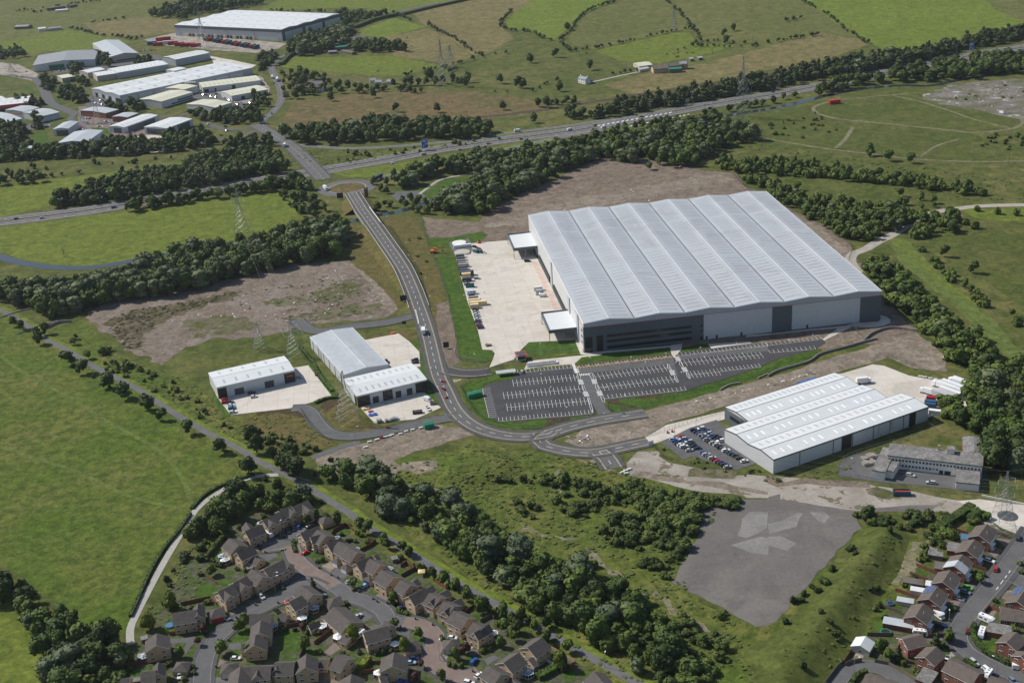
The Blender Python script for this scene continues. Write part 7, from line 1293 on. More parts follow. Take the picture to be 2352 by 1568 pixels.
def mkcar(kind):
    r = empty(kind, (0, -1000, 0)); b = MB(); g = MB(); t = MB()
    if kind == 'car':
        loft(b, [(-2.1, .35), (-2.15, .75), (-2.0, .98), (.85, .98), (2.0, .80), (2.15, .6), (2.1, .35)], 1.76, 1.66, m_paint); loft(g, [(-1.95, .97), (-1.45, 1.40), (.25, 1.42), (1.05, .97)], 1.56, 1.26, m_glass); loft(t, [(-1.42, 1.39), (-1.25, 1.47), (.15, 1.48), (.28, 1.40)], 1.30, 1.2, m_paint); wh = ((-1.3, 1.35), 1.6, .32)
    elif kind == 'estate_car':
        loft(b, [(-2.3, .35), (-2.35, .8), (-2.25, 1.02), (.95, 1.0), (2.2, .84), (2.35, .6), (2.3, .35)], 1.84, 1.74, m_paint); loft(g, [(-2.25, 1.0), (-2.0, 1.5), (.2, 1.52), (1.1, .99)], 1.64, 1.34, m_glass); loft(t, [(-2.05, 1.48), (-1.9, 1.58), (.1, 1.59), (.28, 1.5)], 1.40, 1.28, m_paint); wh = ((-1.45, 1.45), 1.66, .34)
    elif kind == 'van':
        loft(b, [(-2.6, .4), (-2.65, 2.25), (1.3, 2.3), (1.75, 2.1), (2.4, 1.2), (2.75, 1.05), (2.8, .4)], 1.98, 1.86, m_paint); loft(g, [(1.5, 1.35), (1.38, 1.95), (1.72, 2.02), (2.34, 1.35)], 2.0, 1.93, m_glass); wh = ((-1.7, 1.8), 1.76, .35)
    elif kind == 'pickup':
        loft(b, [(-2.5, .45), (-2.5, .95), (1.4, .98), (2.5, .9), (2.55, .45)], 1.84, 1.8, m_paint); b.box(-2.45, -.9, .95, -.3, -.82, 1.35, m_paint); b.box(-2.45, .82, .95, -.3, .9, 1.35, m_paint); b.box(-2.5, -.9, .95, -2.42, .9, 1.35, m_paint); g.box(-2.4, -.8, .955, -.35, .8, 1.0, m_blk); loft(g, [(-.35, .97), (-.2, 1.6), (.7, 1.62), (1.4, .97)], 1.66, 1.4, m_glass); loft(t, [(-.25, 1.55), (-.1, 1.68), (.6, 1.69), (.75, 1.58)], 1.48, 1.36, m_paint); wh = ((-1.5, 1.6), 1.66, .37)
    elif kind == 'caravan':
        loft(b, [(-3.0, .5), (-3.1, 1.6), (-2.7, 2.55), (2.2, 2.6), (2.9, 1.7), (3.0, .5)], 2.26, 2.2, m_paint)
        for x0 in (-2.2, -.4, 1.3): g.box(x0, -1.16, 1.2, x0 + .9, 1.16, 1.8, m_glass)
        for x0 in (-1.6, .2, 1.5): g.box(x0, -.3, 2.56, x0 + .55, .3, 2.66, m_glass)
        g.bar((3.0, 0, .5), (4.1, 0, .45), .06, m_steel); wh = ((0,), 1.9, .33)
    elif kind == 'motorhome':
        loft(b, [(-3.4, .45), (-3.5, 2.7), (1.9, 2.8), (2.9, 2.5), (2.7, 1.9), (2.4, 1.2), (3.2, 1.05), (3.3, .45)], 2.26, 2.2, m_paint); g.box(-3.0, -1.16, 1.4, -1.6, 1.16, 2.0, m_glass); g.box(-.6, -1.16, 1.4, .3, 1.16, 2.0, m_glass); loft(g, [(1.9, 1.2), (1.9, 1.85), (2.68, 1.88), (2.42, 1.22)], 2.28, 2.26, m_glass); g.box(-2.4, -.35, 2.7, -1.7, .35, 2.84, m_glass); wh = ((-2.0, 2.2), 2.0, .36)
    elif kind == 'box_lorry':
        b.box(-4.2, -1.2, 1.1, 2.3, 1.2, 3.7, m_paint); b.box(-4.2, -.5, .7, 4, .5, 1.1, m_dark); t.box(2.5, -1.15, .5, 4.2, 1.15, 2.9, m_upvc); loft(g, [(3.5, 1.7), (3.5, 2.5), (4.22, 2.45), (4.24, 1.7)], 2.1, 2.0, m_glass); wh = ((-2.6, 3.2), 2.1, .48)
    elif kind == 'articulated_lorry':
        b.box(-8.6, -1.25, 1.2, 4.4, 1.25, 4.1, m_paint); b.box(-8.5, -.6, .7, 6, .6, 1.2, m_dark); t.box(5.0, -1.2, .5, 7.0, 1.2, 3.6, m_upvc); loft(g, [(6.0, 1.8), (6.0, 2.7), (7.02, 2.6), (7.04, 1.8)], 2.2, 2.1, m_glass); wh = ((-7.2, -5.9, 5.6), 2.2, .5)
    elif kind == 'lorry_trailer':
        b.box(-6.6, -1.25, 1.2, 6.6, 1.25, 4.0, m_paint); b.box(-6.5, -.6, .8, 6.3, .6, 1.2, m_dark); t.bar((4.5, -.8, 0), (4.5, -.8, 1.1), .1, m_dark); t.bar((4.5, .8, 0), (4.5, .8, 1.1), .1, m_dark); wh = ((-5.2, -3.9), 2.2, .5)
    b.build('body', r)
    if g.f: g.build('windows', r)
    if t.f: t.build('cab' if 'lorry' in kind and 'trailer' not in kind else ('support' if kind == 'lorry_trailer' else 'roof'), r)
    wheels(r, *wh); return r
PROTO = {}; USED = set()
CW = {'white': (.72, .73, .74), 'silver': (.42, .44, .46), 'black': (.015, .015, .018), 'red': (.42, .02, .02), 'dark red': (.16, .01, .015), 'navy': (.015, .03, .10), 'blue': (.02, .08, .32), 'light blue': (.30, .45, .60), 'grey': (.13, .14, .15), 'dark grey': (.05, .055, .06), 'gold': (.32, .22, .10), 'tan': (.32, .28, .22), 'green': (.08, .50, .03), 'teal': (.03, .13, .15), 'dark blue': (.01, .03, .09), 'blue-grey': (.16, .20, .26), 'dark green': (.01, .05, .03)}
def veh(kind, s, hd, colour, where, z=0.0, group=None, name_=None, cat=None):
    """hd: picture direction in which the vehicle points, in the same tile"""
    p = P(s); a = G(p[0], z + .8); q = W('%s %s' % (s.split()[0], ' '.join(str(float(x) + float(y)) for x, y in zip(s.split()[1:3], hd))), z + .8)[0]; ang = math.atan2(q[1] - a[1], q[0] - a[0])
    if kind not in PROTO: PROTO[kind] = mkcar(kind)
    root = PROTO[kind]; nice = kind.replace('_', ' '); lab = '%s %s %s' % (colour, nice, where)
    c = CW[colour]
    if kind not in USED:
        USED.add(kind); root.location = (a[0], a[1], z); root.rotation_euler = (0, 0, ang); tag(root, lab, cat or nice, group)
        root.color = (*c, 1)
        for ch in root.children: ch.color = (*c, 1)
        return root
    r = dup(root, (a[0], a[1], z), ang, c, label=lab)
    for k in ('group', 'category'):
        if k in r: del r[k]
    tag(r, None, cat or nice, group); return r
cp = 'cars in the full car park'
def listcars(tile, hd, txt, where, z, group=None, kinds=('car', 'estate_car')):
    cnt = {}; items = [t.strip().split() for t in txt.split(';') if t.strip()]
    tot = {}
    for t in items: key = ' '.join(t[2:]); tot[key] = tot.get(key, 0) + 1
    for i, t in enumerate(items):
        key = ' '.join(t[2:]); col = key; kind = kinds[hash_(t[0] + t[1]) % len(kinds)]
        for k in ('van', 'pickup', 'motorhome', 'caravan'):
            if key.endswith(' ' + k): kind = k; col = key[:-len(k) - 1]
        cnt[key] = cnt.get(key, 0) + 1; w_ = where
        if tot[key] > 1: w_ += ', %s %s one along' % (ordn(cnt[key]), key.split()[0] if len(key.split()) == 1 else key)
        veh(kind, '%s %s %s' % (tile, t[0], t[1]), hd, col, w_, z, group)
listcars('t22', (10, -2.0), '1670 805 navy;1695 825 black;1720 840 blue;1745 855 gold;1765 878 blue;1790 892 tan;1815 908 black;1845 922 silver;1880 940 silver;1915 963 black;1945 975 dark grey;1965 993 white;1995 1012 black;2020 1025 dark blue;2050 1040 black;2085 1062 black;2135 1090 white', 'in the long row of the full car park', .16, cp)
listcars('t22', (-10, 2.0), '1735 792 white;1785 822 navy;1800 838 silver;1828 855 blue-grey;1860 868 dark blue;1893 885 black;1915 905 white', 'in the short row nearest the white warehouse', .16, cp)
listcars('t22', (10, -1.5), '1485 890 silver;1500 908 blue;1525 928 navy;1552 942 white;1580 957 white;1605 970 dark grey;1630 990 silver', 'in the row nearest the concrete road', .16, cp)
listcars('t22', (-10, 1.5), '1555 868 red;1568 888 silver;1600 900 navy;1625 913 silver;1645 935 black;1668 952 black;1700 972 dark blue', 'in the second row from the concrete road', .16, cp)
listcars('t22', (10, -1.8), '1758 1012 blue;1785 1030 silver;1812 1045 grey;1840 1062 silver;1860 1077 dark red;1890 1092 red;1920 1107 dark blue;1950 1125 navy;1980 1145 silver', 'in the row beside the planted corner', .16, cp)
listcars('t11', (10, -.9), '1930 1018 grey;1933 1036 silver;1980 1142 dark blue;2012 1270 black;2018 1290 silver;2024 1312 white;2030 1334 silver;2036 1356 white;2040 1380 dark blue;2046 1400 grey;2054 1417 red;2064 1437 navy', 'in the line along the yard edge', .16, 'cars along the yard edge')
listcars('t11', (-10, .9), '1960 1100 white van;1974 1120 white motorhome', 'in the line along the yard edge', .16); veh('estate_car', 't11 2030 983', (10, -.5), 'silver', 'alone on the pale yard', .16)
for s, c, k, wh in (('2048 715', 'red', 'pickup', 'beside the tanks'), ('2010 696', 'black', 'pickup', 'at the top of the yard'), ('2018 742', 'teal', 'van', 'nearer the tanks'), ('2056 742', 'teal', 'van', 'between the other van and the white car'), ('2093 745', 'white', 'car', 'at the end of the line by the tanks')): veh(k, 't11 ' + s, (10, 3), c, wh, .16)
for s, c, k, wh in (('255 1108', 'silver', 'van', 'farthest of three at the dock doors'), ('250 1130', 'white', 'pickup', 'between two vans at the dock doors'), ('285 1145', 'white', 'van', 'nearest of three at the dock doors'), ('142 826', 'black', 'pickup', 'under the far loading canopy')): veh(k, 't21 ' + s, (10, -.3), c, wh, .16)
# motorway and roads
for t, s, hd, c, k, wh in (('t20', '85 1275', (10, -1.6), 'dark blue', 'car', 'at the left on the motorway bend'), ('t20', '50 1203', (10, -1.2), 'white', 'motorhome', 'on the slip road'), ('t20', '528 1190', (10, -2), 'white', 'van', 'on the far carriageway'), ('t20', '840 1170', (10, -2), 'white', 'van', 'on the near carriageway'), ('t20', '765 1147', (10, -2), 'black', 'car', 'beside the hatched markings'), ('t20', '968 1140', (10, -2), 'silver', 'van', 'on the near carriageway'), ('t20', '1190 1072', (10, -2), 'dark green', 'estate_car', 'alone on the motorway'),
                         ('t10', '1537 1415', (10, -1.8), 'silver', 'van', 'below the blue motorway sign'), ('t10', '1255 1497', (10, -1.8), 'white', 'car', 'on the near side of the motorway'), ('t10', '1870 1370', (10, -1.8), 'silver', 'car', 'on the far carriageway past the sign'), ('t10', '2135 1318', (10, -1.8), 'grey', 'estate_car', 'farther along the far carriageway'), ('t01', '148 437', (10, -1.6), 'black', 'car', 'on the motorway at the far left'), ('t01', '387 430', (10, -1.6), 'light blue', 'estate_car', 'on the near carriageway by the meadow'), ('t01', '1047 335', (10, -1.6), 'blue', 'pickup', 'coming out of the trees'), ('t30', '45 842', (10, -2), 'teal', 'estate_car', 'near the tall motorway pylon'), ('t01', '1310 292', (10, -1.6), 'red', 'car', 'half hidden by motorway trees'),
                         ('t10', '265 1340', (5, -8), 'white', 'box_lorry', 'on the road above the roundabout'), ('t10', '150 715', (0, 10), 'white', 'box_lorry', 'on the estate road'), ('t10', '195 735', (1, -8), 'white', 'articulated_lorry', 'on the estate road'), ('t10', '207 582', (2, -8), 'navy', 'car', 'at the curve of the estate road'), ('t10', '172 623', (1, -8), 'white', 'car', 'behind the navy one'), ('t10', '250 545', (6, -4), 'silver', 'car', 'at the top of the estate road'), ('t10', '165 762', (1, 8), 'dark red', 'car', 'following the lorries'), ('t10', '145 1040', (5, -8), 'dark blue', 'car', 'on the road past the trees'), ('t10', '70 1112', (8, -4), 'white', 'estate_car', 'near the estate junction'),
                         ('t11', '637 168', (6, 5), 'white', 'box_lorry', 'entering the roundabout'), ('t11', '1110 78', (-8, 4), 'navy', 'articulated_lorry', 'leaving the slip road at the roundabout'), ('t11', '840 268', (-6, -5), 'black', 'estate_car', 'just below the roundabout'), ('t11', '1538 1478', (-1, -10), 'white', 'box_lorry', 'on the road by the light grey unit'), ('t22', '92 273', (2, -8), 'silver', 'car', 'alone in the empty car park'), ('t32', '1310 1220', (10, 2.4), 'silver', 'estate_car', 'upper of two before the old office'), ('t32', '1498 1288', (-10, -1), 'silver', 'estate_car', 'lower of two before the old office'),
                         ('t02', '2062 528', (10, -2), 'red', 'car', 'nearest the unit wall'), ('t02', '2070 551', (10, -2), 'red', 'estate_car', 'second from the unit wall'), ('t02', '2115 556', (10, -2), 'black', 'estate_car', 'third from the unit wall'), ('t02', '2122 577', (10, -2), 'white', 'car', 'in the middle of the short yard row'), ('t02', '2128 592', (10, -2), 'light blue', 'car', 'in the short yard row'), ('t02', '2130 608', (10, -2), 'teal', 'estate_car', 'in the short yard row'), ('t02', '2140 642', (10, -2), 'white', 'estate_car', 'last of the short yard row'), ('t02', '2312 465', (10, -2), 'black', 'estate_car', 'beside the roller door'), ('t02', '2330 500', (10, -2), 'white', 'car', 'in front of the black one'), ('t12', '390 322', (10, -1), 'silver', 'car', 'in the shade of the white unit'),
                         ('t12', '1200 180', (4, 8), 'black', 'pickup', 'beside the light grey unit'), ('t12', '1458 163', (-10, 1), 'black', 'estate_car', 'upper of two at the yard fence'), ('t12', '1462 186', (-10, 1), 'black', 'estate_car', 'lower of two at the yard fence'), ('t12', '1575 530', (10, 3), 'white', 'van', 'beside the skips'), ('t12', '1580 612', (6, 7), 'white', 'pickup', 'below the white van'), ('t30', '2150 1035', (10, 2), 'white', 'van', 'on the broken concrete'),
                         ('A', '1470 560', (3, -8), 'blue', 'car', 'in front of the blue garage'), ('A', '1385 600', (4, 8), 'black', 'car', 'second in the row of dark ones'), ('A', '1300 635', (4, 8), 'black', 'estate_car', 'third in the row of dark ones'), ('A', '1230 672', (4, 8), 'dark grey', 'car', 'nearest the lamp post'), ('A', '1650 560', (8, -4), 'dark grey', 'estate_car', 'beside the round bush'), ('A', '1572 970', (9, -6), 'red', 'car', 'on the drive beside the curved hedge'), ('A', '1205 1500', (5, 8), 'black', 'estate_car', 'in the shade of the corner house'), ('A', '985 690', (-8, -5), 'white', 'motorhome', 'against the L shaped house'),
                         ('B', '385 950', (9, -5), 'silver', 'car', 'glinting behind the round bush'), ('B', '635 1010', (9, -6), 'light blue', 'estate_car', 'at the small hipped garage'), ('B', '1195 1362', (9, -4), 'navy', 'car', 'on the small lawn drive'), ('B', '515 1495', (9, -6), 'silver', 'estate_car', 'in the turning space'), ('D', '742 198', (9, -5), 'blue-grey', 'car', 'beside the tall conifer'), ('D', '30 425', (7, 6), 'black', 'car', 'at the small garage'), ('D', '195 288', (9, -4), 'red', 'car', 'behind the dark roofed house'), ('D', '2180 1170', (9, 0), 'navy', 'car', 'under the purple tree'), ('D', '2130 1235', (9, 0), 'light blue', 'car', 'beside the large house'), ('D', '1995 1548', (9, -2), 'blue', 'estate_car', 'at the lower edge of the picture'), ('D', '1330 805', (8, -6), 'white', 'caravan', 'between two stone houses'),
                         ('E', '1588 538', (8, 6), 'silver', 'car', 'in front of the red garage door'), ('E', '2145 200', (6, 7), 'silver', 'estate_car', 'on the block paved drive'), ('E', '1735 1168', (9, 0), 'white', 'car', 'on the drive by the leafy tree'), ('E', '855 1440', (-1, 9), 'white', 'estate_car', 'in front of the small hipped garage'), ('C', '765 1215', (7, -8), 'blue', 'estate_car', 'in the shade of the brick turning'), ('C', '845 1432', (8, -6), 'white', 'car', 'beside the light roofed house'), ('C', '690 1548', (8, 2), 'white', 'estate_car', 'at the bottom on the drive'), ('C', '430 848', (9, 1), 'white', 'car', 'behind the hipped garage'), ('C', '960 1010', (8, -5), 'silver', 'car', 'in the shade behind the bright hedge'),
                         ('F', '1815 622', (9, 3), 'white', 'estate_car', 'on the drive of the second brick house'), ('F', '1912 755', (2, -8), 'red', 'car', 'parked on the kerb of the brick estate'), ('F', '1470 1048', (9, 4), 'green', 'car', 'bright on the brick drive'), ('F', '1435 1112', (9, 3), 'blue-grey', 'estate_car', 'below the bright green one'), ('F', '1345 1222', (9, 3), 'silver', 'car', 'on the drive of the fifth brick house'), ('F', '2265 268', (2, -8), 'dark grey', 'estate_car', 'beside the round bush near the pylon'), ('F', '1000 1475', (8, 6), 'white', 'motorhome', 'beside the sixth brick house'), ('H', '770 462', (9, 1), 'dark blue', 'estate_car', 'in deep shade by the porch'), ('H', '1295 572', (2, -9), 'dark red', 'car', 'at the end of the curved hedge'), ('H', '1408 1162', (7, 6), 'silver', 'estate_car', 'beside the low hedge'), ('H', '1655 1302', (8, 6), 'white', 'estate_car', 'with dark roof on the bend'), ('H', '2262 1268', (9, 1), 'white', 'van', 'at the right edge'), ('H', '2145 1520', (7, 6), 'blue-grey', 'estate_car', 'at the lower right corner'), ('H', '885 1125', (-4, 9), 'white', 'pickup', 'between two brick houses'),
                         ('H', '1650 372', (9, 4), 'white', 'motorhome', 'in front of the low bungalow'), ('H', '1548 620', (-3, 9), 'white', 'caravan', 'behind the curved hedge'), ('H', '1665 1400', (5, -7), 'white', 'caravan', 'at the bottom beside the road'), ('G', '1805 620', (9, 1), 'white', 'caravan', 'behind the brown fence')):
    veh(k, t + ' ' + s, hd, c, wh, .17)

# ---- lorries, trailers and containers in the yards
for s, hd, k, c, wh in (('1610 425', (-10, -3.6), 'articulated_lorry', 'white', 'nearest the open concrete of the lorry yard'), ('1690 420', (-10, -3.6), 'lorry_trailer', 'white', 'second from the top in the lorry yard'), ('1760 400', (-10, -3.6), 'articulated_lorry', 'white', 'third from the top in the lorry yard'), ('1790 395', (-10, -3.6), 'lorry_trailer', 'white', 'farthest back in the lorry yard'), ('1735 470', (-10, -3.6), 'lorry_trailer', 'white', 'fourth in the lorry yard row'), ('1670 485', (-10, -3.6), 'lorry_trailer', 'white', 'fifth in the lorry yard row'), ('1600 515', (-10, -3.6), 'lorry_trailer', 'silver', 'with a blue-grey top nearest the tree wood'), ('1460 468', (-10, -3), 'box_lorry', 'white', 'small beside the stacked crates'), ('875 368', (10, -1.2), 'box_lorry', 'white', 'reversed against the white warehouse')):
    veh(k, 't32 ' + s, hd, c, wh, .16)
def cont(s, L_, w_, h, ang, col, lab, name='container', cat='container', lid=None, openb=False):
    c = W(s, h)[0]; r = empty(name, (*c, .16), ang, label=lab, cat=cat); b = MB()
    if openb:
        for q_ in ((0, -w_ / 2, L_, -w_ / 2 + .1), (0, w_ / 2 - .1, L_, w_ / 2), (0, -w_ / 2, .1, w_ / 2), (L_ - .1, -w_ / 2, L_, w_ / 2)): b.box(q_[0], q_[1], 0, q_[2], q_[3], h, m_box)
        b.box(.1, -w_ / 2 + .1, .1, L_ - .1, w_ / 2 - .1, h * .7, lid or m_wood)
    else: b.box(0, -w_ / 2, 0, L_, w_ / 2, h, m_box)
    o = b.build('body', r); o.color = (*col, 1); b = MB()
    for x in (0, L_):
        for y in (-w_ / 2, w_ / 2): b.bar((x, y, 0), (x, y, h + .03), .07, m_dark)
    b.build('frame', r)
    if not openb:
        b = MB(); b.box(L_, -w_ / 2 + .1, .1, L_ + .06, -.02, h - .1, m_box); b.box(L_, .02, .1, L_ + .06, w_ / 2 - .1, h - .1, m_box); d_ = b.build('door', r); d_.color = (*mul(col, .85), 1)
for i, (y, c, L_, w_, h, x) in enumerate(((772, (.10, .11, .13), 6.1, 2.4, 2.6, 1835), (797, (.09, .10, .12), 6.1, 2.4, 2.6, 1842), (820, (.22, .20, .19), 6.1, 2.4, 2.6, 1846), (840, (.20, .20, .20), 6.1, 2.4, 2.6, 1852), (858, (.34, .31, .28), 7.5, 2.4, 2.6, 1856), (880, (.10, .11, .13), 6.1, 2.4, 2.6, 1860), (903, (.10, .11, .13), 6.1, 2.4, 2.6, 1868), (925, (.10, .10, .13), 10, 3, 3.6, 1872), (944, (.66, .52, .27), 6.5, 3, 3.4, 1888), (984, (.09, .10, .11), 6.8, 2.6, 2.9, 1892), (1157, (.22, .22, .23), 6.6, 2.4, 2.2, 1952), (1183, (.70, .55, .30), 8, 2.4, 2.6, 1952), (1205, (.70, .56, .33), 12, 3, 3, 1958), (1227, (.66, .53, .32), 5.8, 3, 3, 1965))):
    nm = ['first dark', 'second dark', 'third, rusty topped', 'fourth, grey', 'fifth, pale topped and longer', 'sixth, dark', 'seventh, dark', 'tall and longest dark', 'cream', 'dark blue, below the cream one', 'low grey', 'thin cream', 'longest cream', 'short cream'][i]
    cont('t11 %d %d' % (x, y), L_, w_, h, D2R(4.5), c, nm + ' container in the line along the yard edge')
cont('t11 1925 1043', 6, 2.5, 2.5, D2R(4.5), (.03, .14, .13), 'open teal skip in the yard line', 'skip', 'skip', m_wood, True); cont('t21 200 1068', 6, 2.5, 2.8, MA, (.62, .62, .60), 'white container with yellow stripe at the dock doors')
cont('t32 1150 1365', 8, 2.8, 2.5, D2R(-8), (.02, .10, .14), 'blue skip filled with red scrap on the waste ground', 'skip', 'skip', m_red, True); cont('t32 1440 535', 6.1, 2.4, 2.6, D2R(-24), (.03, .10, .22), 'blue container beside the trailers'); cont('t32 1435 560', 6.1, 2.4, 2.4, D2R(-24), (.03, .08, .16), 'second blue container behind the first'); cont('t32 1455 500', 5, 2.2, 2.6, D2R(-24), (.35, .02, .02), 'red container beside the trailers'); cont('t32 1480 622', 7, 2.5, 2.6, D2R(-24), (.75, .75, .74), 'white box with dark blue end below the yellow machine')
cont('t30 562 925', 12, 4.5, 4, D2R(12), (.42, .03, .02), 'bright red hut alone at the canal side field', 'hut', 'hut'); cont('t12 1438 640', 5.5, 2.2, 1.6, .1, (.05, .035, .03), 'brown open skip in the small yard', 'skip', 'skip', m_wood, True); cont('t12 1600 560', 3.4, 2, 1.4, .1, (.10, .09, .08), 'small open skip behind the white van', 'skip', 'skip', m_wood, True); cont('t32 1610 130', 6, 2.6, 2.2, -.1, (.6, .6, .58), 'white cabin at the edge of the scrub wood', 'cabin', 'cabin')
cont('t32 285 385', 13, 2.6, 1.3, BA, (.02, .12, .42), 'long blue awning behind the white warehouse', 'awning', 'awning'); cont('t12 540 300', 3, 1.8, .9, .2, (.10, .06, .04), 'rusty trailer on the grass beside the yard', 'skip', 'skip', m_wood, True)
for i, (x, y) in enumerate(((1350, 385), (1400, 395), (1430, 350), (1475, 345), (1490, 380), (1540, 385), (1600, 395), (1650, 400), (1700, 400), (1750, 405))):
    cont('t00 %d %d' % (x, y), 15, 4, 5, D2R(6), ((.02, .12, .35), (.40, .02, .02), (.38, .03, .03), (.30, .02, .02), (.6, .6, .6), (.35, .02, .02), (.30, .02, .03), (.32, .02, .03), (.34, .02, .02), (.4, .02, .03))[i], '%s trailer from the left parked beside the top warehouse' % ordn(i + 1), 'trailer', 'trailer')
for i in range(12):
    cont('t00 %d %d' % (1870 + 42 * i - (10 if i % 2 else 0), 348 + 7 * i), 13, 4, 5, D2R(60), ((.03, .05, .07), (.30, .03, .02), (.02, .08, .10))[i % 3], '%s trailer from the left at the docks of the top warehouse' % ordn(i + 1), 'trailer', 'trailer')
# excavator
ex = empty('excavator', (*W('t11 1632 755')[0], .1), D2R(-5), label='orange tracked excavator digging beside the tanks', cat='excavator')
b = MB(); b.box(-2.2, -1.6, 0, 2.2, -.9, .9, m_dark); b.box(-2.2, .9, 0, 2.2, 1.6, .9, m_dark); b.build('track', ex); b = MB(); b.box(-2.4, -1.5, 1, 1.9, 1.5, 2.3, m_orange); b.box(.2, .3, 2.3, 1.8, 1.4, 3.4, m_glass); b.box(.1, .2, 3.4, 1.9, 1.5, 3.5, m_orange); b.build('body', ex)
b = MB(); b.bar((1.6, -.3, 2), (4.6, -.3, 5.2), .35, m_orange); b.bar((4.6, -.3, 5.2), (7.4, -.3, 5.0), .3, m_orange); b.build('boom', ex); b = MB(); b.bar((7.3, -.3, 5.2), (7.2, -.3, 2.2), .25, m_orange); b.build('arm', ex); b = MB(); b.box(6.6, -.9, 1.0, 7.8, .3, 2.1, m_dark); b.build('bucket', ex)
for s, c, lab in (('t11 2050 665', m_orange, 'small orange digger at the top corner of the yard'), ('t32 1535 580', m_yel, 'yellow machine among the containers')):
    r = empty('small_digger', (*W(s)[0], .1), .4, label=lab, cat='digger'); b = MB(); b.box(-1.4, -.9, 0, 1.4, .9, .5, m_dark); b.build('track', r); b = MB(); b.box(-1.4, -.8, .5, .9, .8, 1.4, c); b.box(-.3, -.6, 1.4, .8, .6, 2.5, m_glass); b.build('body', r); b = MB(); b.bar((.8, 0, 1), (2.6, 0, 2.6), .2, c); b.bar((2.6, 0, 2.6), (3.6, 0, .8), .16, c); b.build('boom', r)

# ================================================================ PYLONS, LAMPS, SIGNS
def pylon(foot, top, base, arms, lab, ang=.3, r_=.16, name='pylon'):
    r_ *= .6
    fx, fy = G(P(foot)[0]); t = P(top)[0]; lo, hi = 5, 90                # height from the picture: where the top lies above the foot
    for _ in range(40):
        m_ = (lo + hi) / 2
        if proj(fx, fy, m_)[1] > t[1]: lo = m_
        else: hi = m_
    h = lo; root = empty(name, (fx, fy, 0), ang, label=lab, cat='pylon'); b = MB(); k = [(-1, -1), (1, -1), (1, 1), (-1, 1)]
    wz = lambda f: (base / 2) * (1 - f) ** 1.25 + .55 * (1 - f) + .28 if f < .62 else .9 * (1 - f) / .38 * .9 + .25
    lv = [0, .14, .27, .38, .48, .56, .63, .70, .77, .84, .91, 1.0]
    for i in range(len(lv) - 1):
        a, c = lv[i], lv[i + 1]; wa, wc = wz(a), wz(c)
        for j in range(4):
            p, q_ = k[j], k[(j + 1) % 4]
            b.bar((p[0] * wa, p[1] * wa, a * h), (p[0] * wc, p[1] * wc, c * h), r_, m_steel, 4)
            b.bar((p[0] * wa, p[1] * wa, a * h), (q_[0] * wc, q_[1] * wc, c * h), r_ * .55, m_steel, 3); b.bar((q_[0] * wa, q_[1] * wa, a * h), (p[0] * wc, p[1] * wc, c * h), r_ * .55, m_steel, 3)
            b.bar((p[0] * wc, p[1] * wc, c * h), (q_[0] * wc, q_[1] * wc, c * h), r_ * .5, m_steel, 3)
    b.build('tower', root); ends = []
    for f, L_ in arms:
        c = MB(); z = f * h; w_ = wz(f)
        for sg in (-1, 1):
            for y in (-w_, w_): c.bar((sg * w_, y, z), (sg * L_, 0, z), r_ * .6, m_steel, 3); c.bar((sg * w_, y, z + h * .045), (sg * L_, 0, z), r_ * .5, m_steel, 3)
            c.bar((sg * (w_ + L_) / 2, -w_ / 2, z), (sg * (w_ + L_) / 2, w_ / 2, z), r_ * .4, m_steel, 3); ends.append((sg * L_, z - 2.2))
            i_ = MB(); i_.bar((sg * L_, 0, z), (sg * L_, 0, z - 2.4), .09, m_upvc, 5); i_.build('insulator', root)
        c.build('cross_arm', root)
    c_, s_ = math.cos(ang), math.sin(ang); wp = [(fx + x * c_, fy + x * s_, z) for x, z in ends]; wp.append((fx, fy, h)); return root, wp, h
A3 = ((.66, 4.6), (.77, 5.6), (.88, 4.2))
p1 = pylon('t12 845 728', 't12 795 268', 11, A3, 'large steel pylon on the grass between the white units and the loop road', .35)
p2 = pylon('t12 350 130', 't11 322 1365', 7, A3, 'steel pylon behind the light grey unit', .35); p3 = pylon('t12 40 70', 't01 2320 1390', 7, A3, 'steel pylon left of the one behind the grey unit', .35)
p4 = pylon('t01 2222 565', 't01 2160 165', 8, ((.70, 4.4), (.80, 5.4), (.9, 4)), 'steel pylon standing in the bright meadow', .5, .2); p5 = pylon('t20 2120 1085', 't20 2130 515', 15, ((.60, 8), (.74, 9), (.88, 7)), 'tall pylon between motorway and canal', .6, .3)
p6 = pylon('t10 1720 795', 't10 1697 365', 16, ((.62, 8), (.76, 9.5), (.9, 7)), 'tall pylon by the hawthorn hedge', .5, .3); p7 = pylon('t10 1790 620', 't10 1788 420', 12, ((.66, 5), (.8, 5), (.92, 4)), 'smaller pylon behind the tall one by the hedge', .5, .3)
p8 = pylon('t33 2145 160', 't32 2183 1190', 8, ((.62, 4.4), (.75, 5.2), (.87, 4)), 'dark pylon rising beside the round manhole yard', .1, .15); p9 = pylon('t20 1490 290', 't20 1483 70', 8, ((.7, 3), (.85, 3)), 'slender pylon in the tufted pasture', .2, .3)
p10 = pylon('t00 1870 440', 't00 1795 80', 13, ((.62, 8), (.76, 9), (.9, 7)), 'pylon before the top warehouse', .5, .32); p11 = pylon('t00 105 660', 't00 85 570', 8, ((.7, 4), (.85, 4)), 'short pylon beside the dark roofed unit', .3, .25); p12 = pylon('t00 900 1130', 't00 848 880', 8, ((.66, 4), (.8, 5), (.92, 4)), 'slim pylon over the brick office car park', .3, .22)
